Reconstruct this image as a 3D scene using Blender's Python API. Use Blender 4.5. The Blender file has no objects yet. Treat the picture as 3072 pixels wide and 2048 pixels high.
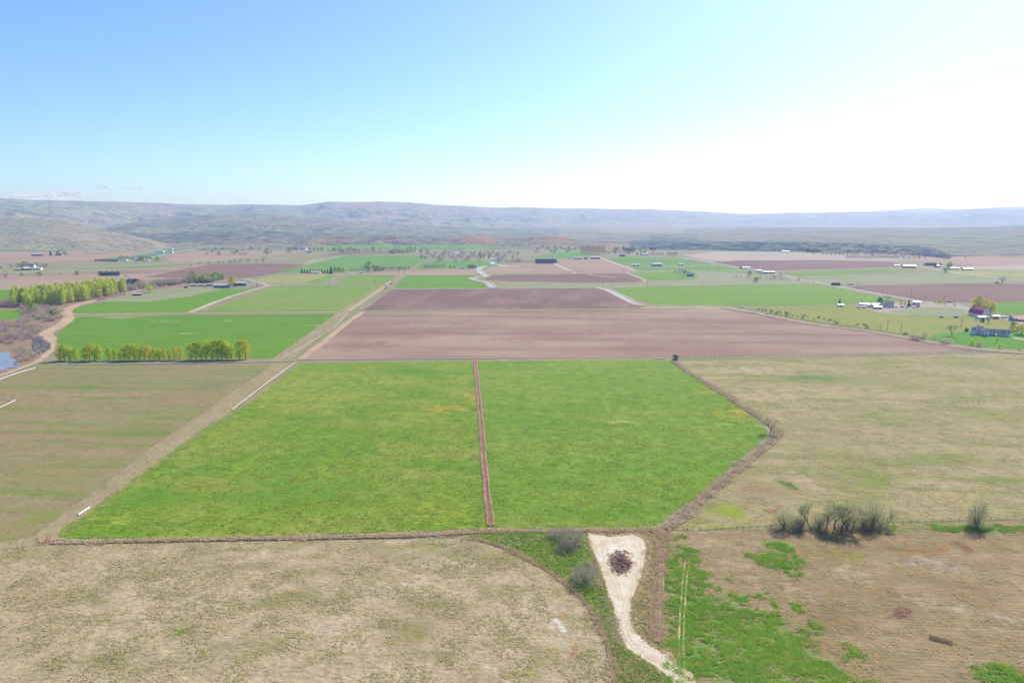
import bpy, bmesh, math, random
import numpy as np
from mathutils import Vector, Matrix, noise as mnoise
from mathutils.geometry import tessellate_polygon

scene = bpy.context.scene
C = scene.collection
R = math.radians
random.seed(7)
rng = np.random.default_rng(11)

# ------------------------------------------------------------------ camera, sky, sun, exposure
CAM_H = 120.0
FPX = 2076.0                      # focal length in photograph pixels (3072 wide)
HORIZON = 648.0                   # row of the true horizon
PITCH = math.atan((1024 - HORIZON) / FPX)
cam_data = bpy.data.cameras.new('camera')
cam_data.sensor_fit = 'HORIZONTAL'
cam_data.sensor_width = 36.0
cam_data.lens = 36.0 * FPX / 3072.0
cam_data.clip_start = 0.5
cam_data.clip_end = 90000.0
cam = bpy.data.objects.new('camera', cam_data)
cam.location = (0, 0, CAM_H)
cam.rotation_euler = (math.pi / 2 - PITCH, 0, 0)
C.objects.link(cam)
scene.camera = cam

SUN_EL, SUN_AZ = 42.5, 38.0       # degrees; azimuth clockwise from the viewing direction
world = bpy.data.worlds.new('World')
scene.world = world
world.use_nodes = True
wn = world.node_tree
bg = wn.nodes['Background']
sky = wn.nodes.new('ShaderNodeTexSky')
sky.sky_type = 'NISHITA'
sky.sun_disc = False
sky.sun_elevation = R(SUN_EL)
sky.sun_rotation = R(SUN_AZ)
sky.altitude = 700
sky.air_density = 0.8
sky.dust_density = 1.7
sky.ozone_density = 9.0
wn.links.new(sky.outputs[0], bg.inputs[0])
bg.inputs[1].default_value = 0.15

sun_data = bpy.data.lights.new('sun', 'SUN')
sun_data.energy = 4.7
sun_data.angle = R(0.53)
sun_data.color = (1.0, 0.92, 0.79)
sun = bpy.data.objects.new('sun', sun_data)
ce = math.cos(R(SUN_EL))
SUN_DIR = Vector((math.sin(R(SUN_AZ)) * ce, math.cos(R(SUN_AZ)) * ce, math.sin(R(SUN_EL))))
sun.rotation_euler = SUN_DIR.to_track_quat('Z', 'Y').to_euler()
sun.location = (0, 0, 400)
C.objects.link(sun)

vs = scene.view_settings
vs.view_transform = 'Standard'
vs.look = 'None'
vs.exposure = 0.60
vs.gamma = 1.0
vs.use_curve_mapping = False
cy = scene.cycles
cy.max_bounces = 6
cy.diffuse_bounces = 4
cy.glossy_bounces = 2
cy.transmission_bounces = 4
cy.transparent_max_bounces = 8
cy.volume_bounces = 0
cy.use_denoising = True
cy.sample_clamp_indirect = 4.0

KEXP = 1.78                        # photograph brightness of a white sunlit surface

# ------------------------------------------------------------------ geometry of the view
cP, sP = math.cos(PITCH), math.sin(PITCH)
def ray(x, y):
    a = (x - 1536.0) / FPX
    b = (1024.0 - y) / FPX
    return (a, cP + b * sP, -sP + b * cP)
def gp(x, y):
    """ground point seen at photograph pixel x, y"""
    d = ray(x, y)
    t = -CAM_H / d[2]
    return (d[0] * t, d[1] * t)
def top_height(x, yb, yt):
    X, Y = gp(x, yb)
    rr = math.hypot(X, Y)
    d = ray(x, yt)
    return CAM_H + rr * d[2] / math.hypot(d[0], d[1])
S = 3072.0 / 2352.0
def Q(pts):
    return [(a * S, b * S) for a, b in pts]
def metres(x, y):
    X, Y = gp(x, y)
    return math.hypot(X, Y) / FPX

def lin(c):
    c /= 255.0
    return c / 12.92 if c <= 0.04045 else ((c + 0.055) / 1.055) ** 2.4
def A(r, g, b, k=KEXP):
    """surface colour whose sunlit look in the photograph is r, g, b"""
    return (min(lin(r) / k, 0.85), min(lin(g) / k, 0.85), min(lin(b) / k, 0.85), 1.0)

def LF(r, g, b):
    return A(r, g, b, KEXP * 0.42)

# ------------------------------------------------------------------ node helpers
class NT:
    def __init__(self, name):
        self.m = bpy.data.materials.new(name)
        self.m.use_nodes = True
        self.t = self.m.node_tree
        self.t.nodes.clear()
        self.out = self.t.nodes.new('ShaderNodeOutputMaterial')
        self.tc = None
    def n(self, kind, **kw):
        nd = self.t.nodes.new(kind)
        for k, v in kw.items():
            setattr(nd, k, v)
        return nd
    def link(self, a, b):
        self.t.links.new(a, b)
    def put(self, sock, v):
        if hasattr(v, 'is_linked') or hasattr(v, 'links'):
            self.link(v, sock)
        else:
            sock.default_value = v
    def coord(self):
        if self.tc is None:
            self.tc = self.n('ShaderNodeTexCoord')
        return self.tc.outputs['Object']
    def mapping(self, vec, loc=(0, 0, 0), rot=(0, 0, 0), scale=(1, 1, 1), kind='POINT'):
        m = self.n('ShaderNodeMapping', vector_type=kind)
        self.put(m.inputs['Vector'], vec)
        m.inputs['Location'].default_value = loc
        m.inputs['Rotation'].default_value = rot
        m.inputs['Scale'].default_value = scale
        return m.outputs[0]
    def noise(self, vec, scale, detail=3, rough=0.55, dist=0.0, col=False):
        m = self.n('ShaderNodeTexNoise')
        self.put(m.inputs['Vector'], vec)
        m.inputs['Scale'].default_value = scale
        m.inputs['Detail'].default_value = detail
        m.inputs['Roughness'].default_value = rough
        m.inputs['Distortion'].default_value = dist
        return m.outputs['Color' if col else 'Fac']
    def math(self, op, a, b=0.0, clamp=False):
        m = self.n('ShaderNodeMath', operation=op, use_clamp=clamp)
        self.put(m.inputs[0], a)
        self.put(m.inputs[1], b)
        return m.outputs[0]
    def rng(self, v, a, b, c=0.0, d=1.0, smooth=True):
        m = self.n('ShaderNodeMapRange', interpolation_type='SMOOTHSTEP' if smooth else 'LINEAR')
        self.put(m.inputs['Value'], v)
        m.inputs['From Min'].default_value = a
        m.inputs['From Max'].default_value = b
        m.inputs['To Min'].default_value = c
        m.inputs['To Max'].default_value = d
        return m.outputs[0]
    def mix(self, f, a, b, blend='MIX'):
        m = self.n('ShaderNodeMix', data_type='RGBA', blend_type=blend)
        self.put(m.inputs[0], f)
        self.put(m.inputs[6], a)
        self.put(m.inputs[7], b)
        return m.outputs[2]
    def bsdf(self, col, rough=0.95, normal=None, spec=0.15, metal=0.0):
        b = self.n('ShaderNodeBsdfPrincipled')
        self.put(b.inputs['Base Color'], col)
        self.put(b.inputs['Roughness'], rough)
        b.inputs['Specular IOR Level'].default_value = spec
        b.inputs['Metallic'].default_value = metal
        if normal is not None:
            self.link(normal, b.inputs['Normal'])
        self.link(b.outputs[0], self.out.inputs['Surface'])
        return b
    def bump(self, h, strength=0.5, dist=0.2):
        b = self.n('ShaderNodeBump')
        b.inputs['Strength'].default_value = strength
        b.inputs['Distance'].default_value = dist
        self.put(b.inputs['Height'], h)
        return b.outputs[0]

YAW = R(4.4)                       # the farm's own grid is turned a little from the view

def field_mat(name, a, b, c, big=0.012, mid=0.05, fine=0.7, streak=(1, 1), cs=0.6, speck=0.35, patches=(),
              bump=0.6, bdist=0.25, rows=None, rot=YAW, rough=0.97, clump=None):
    """ground material: three tones, streaks along the rows, fine speckle and drawn patches.
    patches: (x, y, rx_px, ry_px, colour, strength, hardness[, turn])"""
    t = NT(name)
    P = t.mapping(t.coord(), rot=(0, 0, rot))
    n1 = t.noise(P, big, 4, 0.55)
    SP = t.mapping(P, scale=(1.0 / streak[0], 1.0 / streak[1], 1))
    n2 = t.noise(SP, mid, 4, 0.6)
    n3 = t.noise(SP if streak[0] < 6 else P, fine, 3, 0.7)
    n4 = t.noise(P, fine * 0.22, 3, 0.65)
    col = t.mix(t.rng(n1, 0.36, 0.64), a, b)
    col = t.mix(t.math('MULTIPLY', t.rng(n2, 0.42, 0.68), cs), col, c)
    if patches:
        dn = t.noise(P, 0.045, 3, 0.6, col=True)
        dv = t.n('ShaderNodeVectorMath', operation='MULTIPLY_ADD')
        t.link(dn, dv.inputs[0])
        dv.inputs[1].default_value = (22, 22, 0)
        t.link(t.coord(), dv.inputs[2])
        dv2 = t.n('ShaderNodeVectorMath', operation='SUBTRACT')
        t.link(dv.outputs[0], dv2.inputs[0])
        dv2.inputs[1].default_value = (11, 11, 0)
        W = dv2.outputs[0]
        rag = t.math('ADD', t.math('MULTIPLY', t.math('SUBTRACT', n3, 0.5), 1.9), t.math('MULTIPLY', t.math('SUBTRACT', n4, 0.5), 2.6))
        for p in patches:
            X, Y, rx, ry, turn = patch_world(p)
            mp = t.mapping(W, loc=(X, Y, 0), rot=(0, 0, turn), scale=(rx, ry, 1), kind='TEXTURE')
            ln = t.n('ShaderNodeVectorMath', operation='LENGTH')
            t.link(mp, ln.inputs[0])
            v = t.math('ADD', t.math('SUBTRACT', 1.0, ln.outputs['Value']), rag)
            h = p[6] * 0.85
            f = t.math('MULTIPLY', t.rng(v, 0.05, 0.05 + h), min(1.0, p[5] * 1.2))
            col = t.mix(f, col, p[4])
    # fine speckle
    k = t.math('ADD', t.math('MULTIPLY', t.math('SUBTRACT', n3, 0.5), speck * 2.6), t.math('MULTIPLY', t.math('SUBTRACT', n4, 0.5), speck * 1.6))
    if rows:
        wv = t.n('ShaderNodeTexWave', wave_type='BANDS', bands_direction='Y' if rows[2] == 'Y' else 'X')
        t.link(P, wv.inputs['Vector'])
        wv.inputs['Scale'].default_value = 0.314 / rows[0]
        wv.inputs['Distortion'].default_value = 0.6
        wv.inputs['Detail'].default_value = 2
        wv.inputs['Detail Scale'].default_value = 0.3
        k = t.math('ADD', k, t.math('MULTIPLY', t.math('SUBTRACT', wv.outputs['Fac'], 0.5), rows[1]))
    k = t.math('ADD', k, 1.0)
    kc = t.n('ShaderNodeCombineColor')
    for i in range(3):
        t.link(k, kc.inputs[i])
    col = t.mix(1.0, col, kc.outputs[0], 'MULTIPLY')
    hgt = t.math('ADD', n3, t.math('MULTIPLY', n4, 1.5))
    t.bsdf(col, rough, t.bump(hgt, bump, bdist), spec=0.08)
    return t.m

def patch_world(p):
    x, y, rxp, ryp = p[:4]
    X, Y = gp(x, y)
    x0, x1 = gp(x - rxp, y), gp(x + rxp, y)
    rx = 0.5 * math.hypot(x1[0] - x0[0], x1[1] - x0[1])
    y0, y1 = gp(x, y + ryp), gp(x, max(y - ryp, HORIZON + 30))
    ry = 0.5 * math.hypot(y1[0] - y0[0], y1[1] - y0[1])
    turn = R(p[7]) if len(p) > 7 else 0.0
    return X, Y, rx, ry, turn

def plain(name, col, rough=0.7, var=0.12, scale=0.8, spec=0.25, metal=0.0, bump=0.0, bscale=6.0):
    t = NT(name)
    n = t.noise(t.coord(), scale, 4, 0.6)
    k = t.rng(n, 0.3, 0.7, 1 - var, 1 + var, False)
    kc = t.n('ShaderNodeCombineColor')
    for i in range(3):
        t.link(k, kc.inputs[i])
    c = t.mix(1.0, col, kc.outputs[0], 'MULTIPLY')
    nm = t.bump(t.noise(t.coord(), bscale, 3), bump, 0.05) if bump else None
    t.bsdf(c, rough, nm, spec, metal)
    return t.m

def grass_mat(name, a, b, c, trans=0.45, scale=0.03):
    """blades over a wide area: tone drifts from patch to patch"""
    t = NT(name)
    P = t.coord()
    col = t.mix(t.rng(t.noise(P, scale, 4, 0.6), 0.38, 0.62), a, b)
    col = t.mix(t.math('MULTIPLY', t.rng(t.noise(P, scale * 9, 3, 0.6), 0.45, 0.68), 0.7), col, c)
    d = t.n('ShaderNodeBsdfDiffuse')
    t.put(d.inputs['Color'], col)
    tr = t.n('ShaderNodeBsdfTranslucent')
    t.put(tr.inputs['Color'], col)
    mx = t.n('ShaderNodeMixShader')
    mx.inputs[0].default_value = trans
    t.link(d.outputs[0], mx.inputs[1])
    t.link(tr.outputs[0], mx.inputs[2])
    t.link(mx.outputs[0], t.out.inputs['Surface'])
    return t.m

def leaf_mat(name, a, b, trans=0.4, tint=None):
    """leaves: two tones across the tree and from tree to tree, part of the light comes through"""
    t = NT(name)
    n = t.noise(t.coord(), 0.45, 3, 0.6)
    oi = t.n('ShaderNodeObjectInfo')
    f = t.math('ADD', t.rng(n, 0.3, 0.7), t.math('MULTIPLY', t.math('SUBTRACT', oi.outputs['Random'], 0.5), 0.7), True)
    col = t.mix(f, a, b)
    d = t.n('ShaderNodeBsdfDiffuse')
    t.put(d.inputs['Color'], col)
    tr = t.n('ShaderNodeBsdfTranslucent')
    t.put(tr.inputs['Color'], tint if tint else col)
    mx = t.n('ShaderNodeMixShader')
    mx.inputs[0].default_value = trans
    t.link(d.outputs[0], mx.inputs[1])
    t.link(tr.outputs[0], mx.inputs[2])
    t.link(mx.outputs[0], t.out.inputs['Surface'])
    return t.m

# ------------------------------------------------------------------ object helpers
def tag(o, label=None, cat=None, group=None, kind=None):
    if label: o['label'] = label
    if cat: o['category'] = cat
    if group: o['group'] = group
    if kind: o['kind'] = kind
    return o

def mesh_np(name, verts, faces, mats, smooth=False, mat_idx=None):
    """verts (n,3); faces (m,k) with one k, or a list of tuples"""
    me = bpy.data.meshes.new(name)
    verts = np.asarray(verts, dtype=np.float32)
    if isinstance(faces, np.ndarray):
        m, k = faces.shape
        me.vertices.add(len(verts))
        me.vertices.foreach_set('co', verts.ravel())
        me.loops.add(m * k)
        me.loops.foreach_set('vertex_index', faces.astype(np.int32).ravel())
        me.polygons.add(m)
        me.polygons.foreach_set('loop_start', np.arange(0, m * k, k, dtype=np.int32))
        me.polygons.foreach_set('loop_total', np.full(m, k, dtype=np.int32))
        me.update(calc_edges=True)
    else:
        me.from_pydata([tuple(map(float, v)) for v in verts], [], [tuple(f) for f in faces])
        me.update()
    for mt in (mats if isinstance(mats, (list, tuple)) else [mats]):
        me.materials.append(mt)
    if mat_idx is not None:
        me.polygons.foreach_set('material_index', np.asarray(mat_idx, dtype=np.int32))
    if smooth:
        me.polygons.foreach_set('use_smooth', np.ones(len(me.polygons), dtype=bool))
    return me

def add(name, me, parent=None, loc=None, rotz=0.0, scale=None):
    o = bpy.data.objects.new(name, me)
    C.objects.link(o)
    if parent is not None:
        o.parent = parent
    if loc is not None:
        o.location = loc
    if rotz:
        o.rotation_euler = (0, 0, rotz)
    if scale is not None:
        o.scale = scale if isinstance(scale, (tuple, list)) else (scale,) * 3
    return o

def empty(name, loc=(0, 0, 0), rotz=0.0, scale=None):
    o = bpy.data.objects.new(name, None)
    o.empty_display_size = 0.5
    C.objects.link(o)
    o.location = loc
    o.rotation_euler = (0, 0, rotz)
    if scale is not None:
        o.scale = scale if isinstance(scale, (tuple, list)) else (scale,) * 3
    return o

class MB:
    """collects boxes, prisms and tubes into one mesh"""
    def __init__(self):
        self.v, self.f = [], []
    def box(self, c, s, rot=None):
        cx, cy_, cz = c
        hx, hy, hz = s[0] / 2, s[1] / 2, s[2] / 2
        pts = [Vector((a * hx, b * hy, d * hz)) for d in (-1, 1) for a, b in ((-1, -1), (1, -1), (1, 1), (-1, 1))]
        if rot is not None:
            pts = [rot @ p for p in pts]
        n = len(self.v)
        self.v += [(p.x + cx, p.y + cy_, p.z + cz) for p in pts]
        self.f += [tuple(n + i for i in q) for q in ((3, 2, 1, 0), (4, 5, 6, 7), (0, 1, 5, 4), (1, 2, 6, 5), (2, 3, 7, 6), (3, 0, 4, 7))]
        return self
    def prism(self, poly, a0, a1, axis='x'):
        """poly in the plane across the axis, extruded from a0 to a1; 'x': poly is (y, z); 'y': (x, z); 'z': (x, y)"""
        n, k = len(self.v), len(poly)
        for a in (a0, a1):
            for p, q in poly:
                self.v.append({'x': (a, p, q), 'y': (p, a, q), 'z': (p, q, a)}[axis])
        self.f.append(tuple(n + i for i in range(k - 1, -1, -1)))
        self.f.append(tuple(n + k + i for i in range(k)))
        for i in range(k):
            j = (i + 1) % k
            self.f.append((n + i, n + j, n + k + j, n + k + i))
        return self
    def tube(self, pts, r, sides=6, cap=True):
        rs = r if isinstance(r, (list, tuple)) else [r] * len(pts)
        base = len(self.v)
        for i, p in enumerate(pts):
            p = Vector(p)
            d = Vector(pts[min(i + 1, len(pts) - 1)]) - Vector(pts[max(i - 1, 0)])
            if d.length < 1e-6:
                d = Vector((0, 0, 1))
            d.normalize()
            u = d.cross(Vector((0, 0, 1)) if abs(d.z) < 0.9 else Vector((1, 0, 0))).normalized()
            w = d.cross(u)
            for s in range(sides):
                a = 2 * math.pi * s / sides
                q = p + (u * math.cos(a) + w * math.sin(a)) * rs[i]
                self.v.append(tuple(q))
        for i in range(len(pts) - 1):
            for s in range(sides):
                a, b = base + i * sides + s, base + i * sides + (s + 1) % sides
                self.f.append((a, b, b + sides, a + sides))
        if cap:
            self.f.append(tuple(base + s for s in range(sides - 1, -1, -1)))
            e = base + (len(pts) - 1) * sides
            self.f.append(tuple(e + s for s in range(sides)))
        return self
    def poly(self, pts):
        n = len(self.v)
        self.v += [tuple(p) for p in pts]
        self.f.append(tuple(range(n, n + len(pts))))
        return self
    def mesh(self, name, mat, smooth=False):
        me = mesh_np(name, self.v, self.f, mat, smooth)
        bm = bmesh.new()
        bm.from_mesh(me)
        bmesh.ops.recalc_face_normals(bm, faces=bm.faces)
        bm.to_mesh(me)
        bm.free()
        return me
    def build(self, name, mat, parent=None, loc=None, rotz=0.0, smooth=False):
        return add(name, self.mesh(name, mat, smooth), parent, loc, rotz)

# ------------------------------------------------------------------ flat land helpers
def smooth_line(pts, step=4.0, closed=False):
    """Catmull-Rom through ground points, resampled"""
    P = [Vector((p[0], p[1])) for p in pts]
    n = len(P)
    out = []
    rngi = range(n if closed else n - 1)
    for i in rngi:
        if closed:
            p0, p1, p2, p3 = P[(i - 1) % n], P[i], P[(i + 1) % n], P[(i + 2) % n]
        else:
            p0, p1, p2, p3 = P[max(i - 1, 0)], P[i], P[i + 1], P[min(i + 2, n - 1)]
        k = max(1, min(80, int((p2 - p1).length / step)))
        for j in range(k):
            t = j / k
            out.append(0.5 * ((2 * p1) + (p2 - p0) * t + (2 * p0 - 5 * p1 + 4 * p2 - p3) * t * t + (3 * p1 - p0 - 3 * p2 + p3) * t ** 3))
    if not closed:
        out.append(P[-1])
    return out

def ragged(pts, amp, step):
    """straight edges resampled with small sideways wander"""
    out = []
    n = len(pts)
    for i in range(n):
        a, b = Vector(pts[i]), Vector(pts[(i + 1) % n])
        L = (b - a).length
        k = max(1, min(120, int(L / step)))
        nrm = Vector((-(b - a).y, (b - a).x))
        if nrm.length > 0:
            nrm.normalize()
        for j in range(k):
            p = a.lerp(b, j / k)
            w = mnoise.noise(Vector((p.x * 0.11, p.y * 0.11, 3.3))) * amp * 1.6 + mnoise.noise(Vector((p.x * 0.5, p.y * 0.5, 9.1))) * amp
            out.append(p + nrm * (w if j else w * 0.3))
    return out

LAYER = [0]
def layer_lift():
    LAYER[0] += 1
    return LAYER[0] * 0.0009

def sheet(name, pts, mat, z, amp=0.5, step=4.0, world=False, smooth=False, kind='structure', grow=0.0):
    W = [Vector(p) for p in pts] if world else [Vector(gp(*p)) for p in pts]
    if smooth:
        W = smooth_line(W, step, True)
    if grow:
        ar = sum(W[i].x * W[(i + 1) % len(W)].y - W[(i + 1) % len(W)].x * W[i].y for i in range(len(W)))
        sg = 1 if ar > 0 else -1
        n = len(W)
        W = [W[i] + Vector(((W[(i + 1) % n] - W[i - 1]).y, -(W[(i + 1) % n] - W[i - 1]).x)).normalized() * grow * sg for i in range(n)]
    if amp > 0:
        W = ragged(W, amp, step)
        z = z + layer_lift()
    V = [Vector((p.x, p.y, z)) for p in W]
    tris = tessellate_polygon([V])
    fs = []
    for a, b, c in tris:
        nz = (V[b].x - V[a].x) * (V[c].y - V[a].y) - (V[b].y - V[a].y) * (V[c].x - V[a].x)
        fs.append((a, b, c) if nz > 0 else (a, c, b))
    me = mesh_np(name, [tuple(v) for v in V], fs, mat)
    return tag(add(name, me), kind=kind)

def sweep(name, line, profile, mat, z=0.0, wander=0.0, kind='structure', mats=None, scale_fn=None, closed=False):
    """profile [(offset, height)] swept along a ground line"""
    n, k = len(line), len(profile)
    z = z + layer_lift()
    span = profile[-1][0] - profile[0][0]
    V, F, MI = [], [], []
    for i, p in enumerate(line):
        d = (line[min(i + 1, n - 1)] - line[max(i - 1, 0)])
        d = d.normalized() if d.length > 0 else Vector((0, 1))
        nr = Vector((d.y, -d.x))
        s = scale_fn(i / max(1, n - 1)) if scale_fn else 1.0
        for j, (o, h) in enumerate(profile):
            w = mnoise.noise(Vector((p.x * 0.15 + j * 7.7, p.y * 0.15, j * 3.1))) * min(wander, span * 0.12) + mnoise.noise(Vector((p.x * 0.07, p.y * 0.07, 2.2))) * wander
            hw = mnoise.noise(Vector((p.x * 0.3 + j * 2.7, p.y * 0.3, j * 5.1))) * wander * 0.35 if h > 0.05 else 0
            q = p + nr * (o * s + w)
            V.append((q.x, q.y, z + h + hw))
    for i in range(n - 1):
        for j in range(k - 1):
            a = i * k + j
            F.append((a, a + k, a + k + 1, a + 1)); MI.append(mats[j] if mats else 0)
    F = np.array(F)[:, ::-1]
    me = mesh_np(name, V, F, mat, smooth=True, mat_idx=MI if mats else None)
    return tag(add(name, me), kind=kind)

def path(name, pts, width, mat, z, wander=0.4, step=4.0, scale_fn=None):
    line = smooth_line([gp(*p) for p in pts], step)
    h = width / 2
    return sweep(name, line, [(-h, 0), (-h * 0.33, 0.0), (h * 0.33, 0.0), (h, 0)], mat, z, wander, scale_fn=scale_fn)

def in_poly(pts, poly):
    x, y = pts[:, 0], pts[:, 1]
    inside = np.zeros(len(pts), bool)
    n = len(poly)
    for i in range(n):
        x0, y0 = poly[i]
        x1, y1 = poly[(i + 1) % n]
        c = ((y0 > y) != (y1 > y)) & (x < (x1 - x0) * (y - y0) / ((y1 - y0) if y1 != y0 else 1e-9) + x0)
        inside ^= c
    return inside

def scatter(poly_px, count, falloff=None):
    W = [gp(*p) for p in poly_px]
    a = np.array(W)
    lo, hi = a.min(0), a.max(0)
    out = []
    got = 0
    for _ in range(60):
        p = rng.random((count * 2, 2)) * (hi - lo) + lo
        p = p[in_poly(p, W)]
        if falloff is not None:
            p = p[rng.random(len(p)) < falloff(p)]
        out.append(p)
        got += len(p)
        if got >= count:
            break
    return np.concatenate(out)[:count]

# value noise in numpy for terrain and scattering
def _hash(ix, iy, seed):
    h = (ix.astype(np.int64) * 374761393 + iy.astype(np.int64) * 668265263 + seed * 982451653) & 0x7fffffff
    h = ((h ^ (h >> 13)) * 1274126177) & 0x7fffffff
    return ((h ^ (h >> 16)) & 0xffff) / 65535.0
def vnoise(x, y, seed=0):
    ix, iy = np.floor(x), np.floor(y)
    fx, fy = x - ix, y - iy
    fx, fy = fx * fx * fx * (fx * (fx * 6 - 15) + 10), fy * fy * fy * (fy * (fy * 6 - 15) + 10)
    a, b = _hash(ix, iy, seed), _hash(ix + 1, iy, seed)
    c, d = _hash(ix, iy + 1, seed), _hash(ix + 1, iy + 1, seed)
    return (a + (b - a) * fx) * (1 - fy) + (c + (d - c) * fx) * fy
def fbm(x, y, octv=4, seed=0, ridged=False):
    s, amp, tot = 0, 1.0, 0
    for o in range(octv):
        v = vnoise(x, y, seed + o * 17)
        if ridged:
            v = 1 - np.abs(2 * v - 1)
        s = s + v * amp
        tot += amp
        x, y, amp = x * 2.03 + 3.1, y * 2.03 + 1.7, amp * 0.5
    return s / tot

# ------------------------------------------------------------------ ground materials
M = {}
M['base'] = field_mat('base_land', A(158, 160, 118), A(170, 156, 128), A(128, 146, 92), big=0.006, mid=0.02, fine=0.25, streak=(3, 1), speck=0.25)
M['alfalfa_l'] = field_mat('alfalfa_mottled', A(118, 158, 48), A(138, 164, 58), A(164, 170, 82), big=0.014, mid=0.04, fine=0.6, streak=(2.2, 1), cs=0.75, speck=0.55, rows=(3.2, 0.07, 'Y'),
    patches=[(640, 1300, 240, 55, A(150, 165, 66), 0.75, 1.2), (900, 1190, 260, 40, A(156, 170, 70), 0.7, 1.2), (1180, 1130, 150, 25, A(150, 170, 74), 0.6, 1.2),
             (1330, 1225, 90, 14, A(186, 170, 60), 0.7, 0.9), (1420, 1195, 30, 30, A(176, 166, 72), 0.7, 0.9),
             (1010, 1420, 190, 40, A(140, 165, 58), 0.5, 1.2), (1330, 1540, 110, 26, A(168, 176, 66), 0.55, 1.0), (450, 1480, 160, 40, A(88, 150, 40), 0.6, 1.2),
             (860, 1480, 300, 60, A(84, 152, 38), 0.55, 1.2), (560, 1400, 120, 30, A(140, 160, 74), 0.6, 1.2), (330, 1560, 140, 22, A(150, 170, 60), 0.7, 1.0),
             (1230, 1110, 130, 16, A(90, 150, 40), 0.6, 1.0)])
M['alfalfa_r'] = field_mat('alfalfa_even', A(120, 160, 52), A(134, 166, 60), A(152, 170, 78), big=0.014, mid=0.06, fine=0.6, streak=(5, 1), cs=0.6, speck=0.5, rows=(3.2, 0.09, 'Y'),
    patches=[(1850, 1262, 50, 8, A(176, 182, 92), 0.8, 0.7), (1585, 1375, 60, 14, A(146, 172, 78), 0.7, 0.8), (1480, 1290, 70, 60, A(132, 168, 62), 0.5, 1.2),
             (2215, 1240, 110, 26, A(188, 172, 58), 0.75, 1.1, -52), (2120, 1170, 70, 24, A(170, 170, 60), 0.5, 1.1, -48), (1700, 1540, 300, 24, A(94, 152, 40), 0.5, 1.2),
             (1620, 1565, 90, 10, A(150, 164, 74), 0.6, 0.8), (2050, 1400, 220, 60, A(116, 166, 52), 0.5, 1.4)])
M['olive'] = field_mat('thin_grass', A(160, 152, 104), A(168, 148, 114), A(128, 150, 76), big=0.015, mid=0.12, fine=0.5, streak=(16, 1), cs=0.85, speck=0.3,
    patches=[(265, 1162, 34, 8, A(108, 150, 52), 0.8, 0.8), (620, 1160, 90, 24, A(120, 138, 80), 0.5, 1.0), (350, 1352, 70, 12, A(176, 148, 118), 0.6, 0.9), (250, 1185, 240, 8, A(176, 154, 120), 0.7, 0.9),
             (60, 1320, 120, 16, A(170, 148, 116), 0.6, 1.0), (420, 1300, 200, 20, A(118, 146, 68), 0.6, 1.2), (120, 1560, 120, 36, A(140, 160, 64), 0.6, 1.2), (60, 1500, 200, 30, A(160, 150, 110), 0.5, 1.2),
             (240, 1440, 150, 30, A(150, 150, 98), 0.5, 1.2), (420, 1550, 60, 30, A(120, 148, 64), 0.5, 1.2)])
M['dry'] = field_mat('dry_pasture', A(204, 186, 156), A(190, 172, 138), A(162, 154, 108), big=0.03, mid=0.09, fine=0.75, streak=(1.6, 1), cs=0.75, speck=0.5, bump=0.9, bdist=0.35,
    patches=[(580, 1765, 130, 50, A(196, 174, 144), 0.8, 1.2), (420, 1840, 220, 40, A(198, 178, 146), 0.6, 1.4), (560, 1895, 34, 22, A(122, 152, 52), 0.85, 0.7), (190, 1740, 110, 32, A(196, 174, 146), 0.7, 1.2), (90, 1830, 150, 60, A(186, 160, 124), 0.6, 1.3),
             (1240, 1755, 46, 12, A(214, 204, 184), 0.9, 0.7), (1150, 1760, 60, 18, A(200, 186, 158), 0.7, 1.0), (1490, 1980, 130, 90, A(198, 180, 152), 0.75, 1.2), (1660, 1890, 30, 28, A(220, 210, 196), 0.95, 0.6, 25),
             (1690, 1850, 26, 26, A(182, 138, 92), 0.6, 0.9), (1742, 1950, 22, 44, A(186, 136, 86), 0.7, 0.9), (1400, 1660, 260, 30, A(150, 150, 92), 0.7, 1.2), (1200, 1640, 320, 16, A(150, 148, 92), 0.6, 1.2), (700, 1640, 300, 14, A(146, 146, 96), 0.6, 1.2),
             (1230, 1900, 120, 50, A(140, 138, 82), 0.65, 1.2), (1340, 1830, 130, 26, A(142, 142, 84), 0.6, 1.2), (860, 1790, 120, 30, A(132, 138, 76), 0.6, 1.2), (800, 1950, 160, 50, A(138, 140, 76), 0.6, 1.4), (300, 1790, 80, 24, A(140, 142, 84), 0.6, 1.0),
             (1600, 2000, 60, 60, A(150, 146, 78), 0.6, 1.2), (960, 2010, 200, 36, A(194, 178, 146), 0.6, 1.2), (60, 1660, 120, 22, A(150, 152, 86), 0.7, 1.0), (300, 1980, 70, 26, A(134, 140, 72), 0.6, 1.0), (680, 1700, 130, 14, A(140, 142, 84), 0.5, 1.0)])
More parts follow.
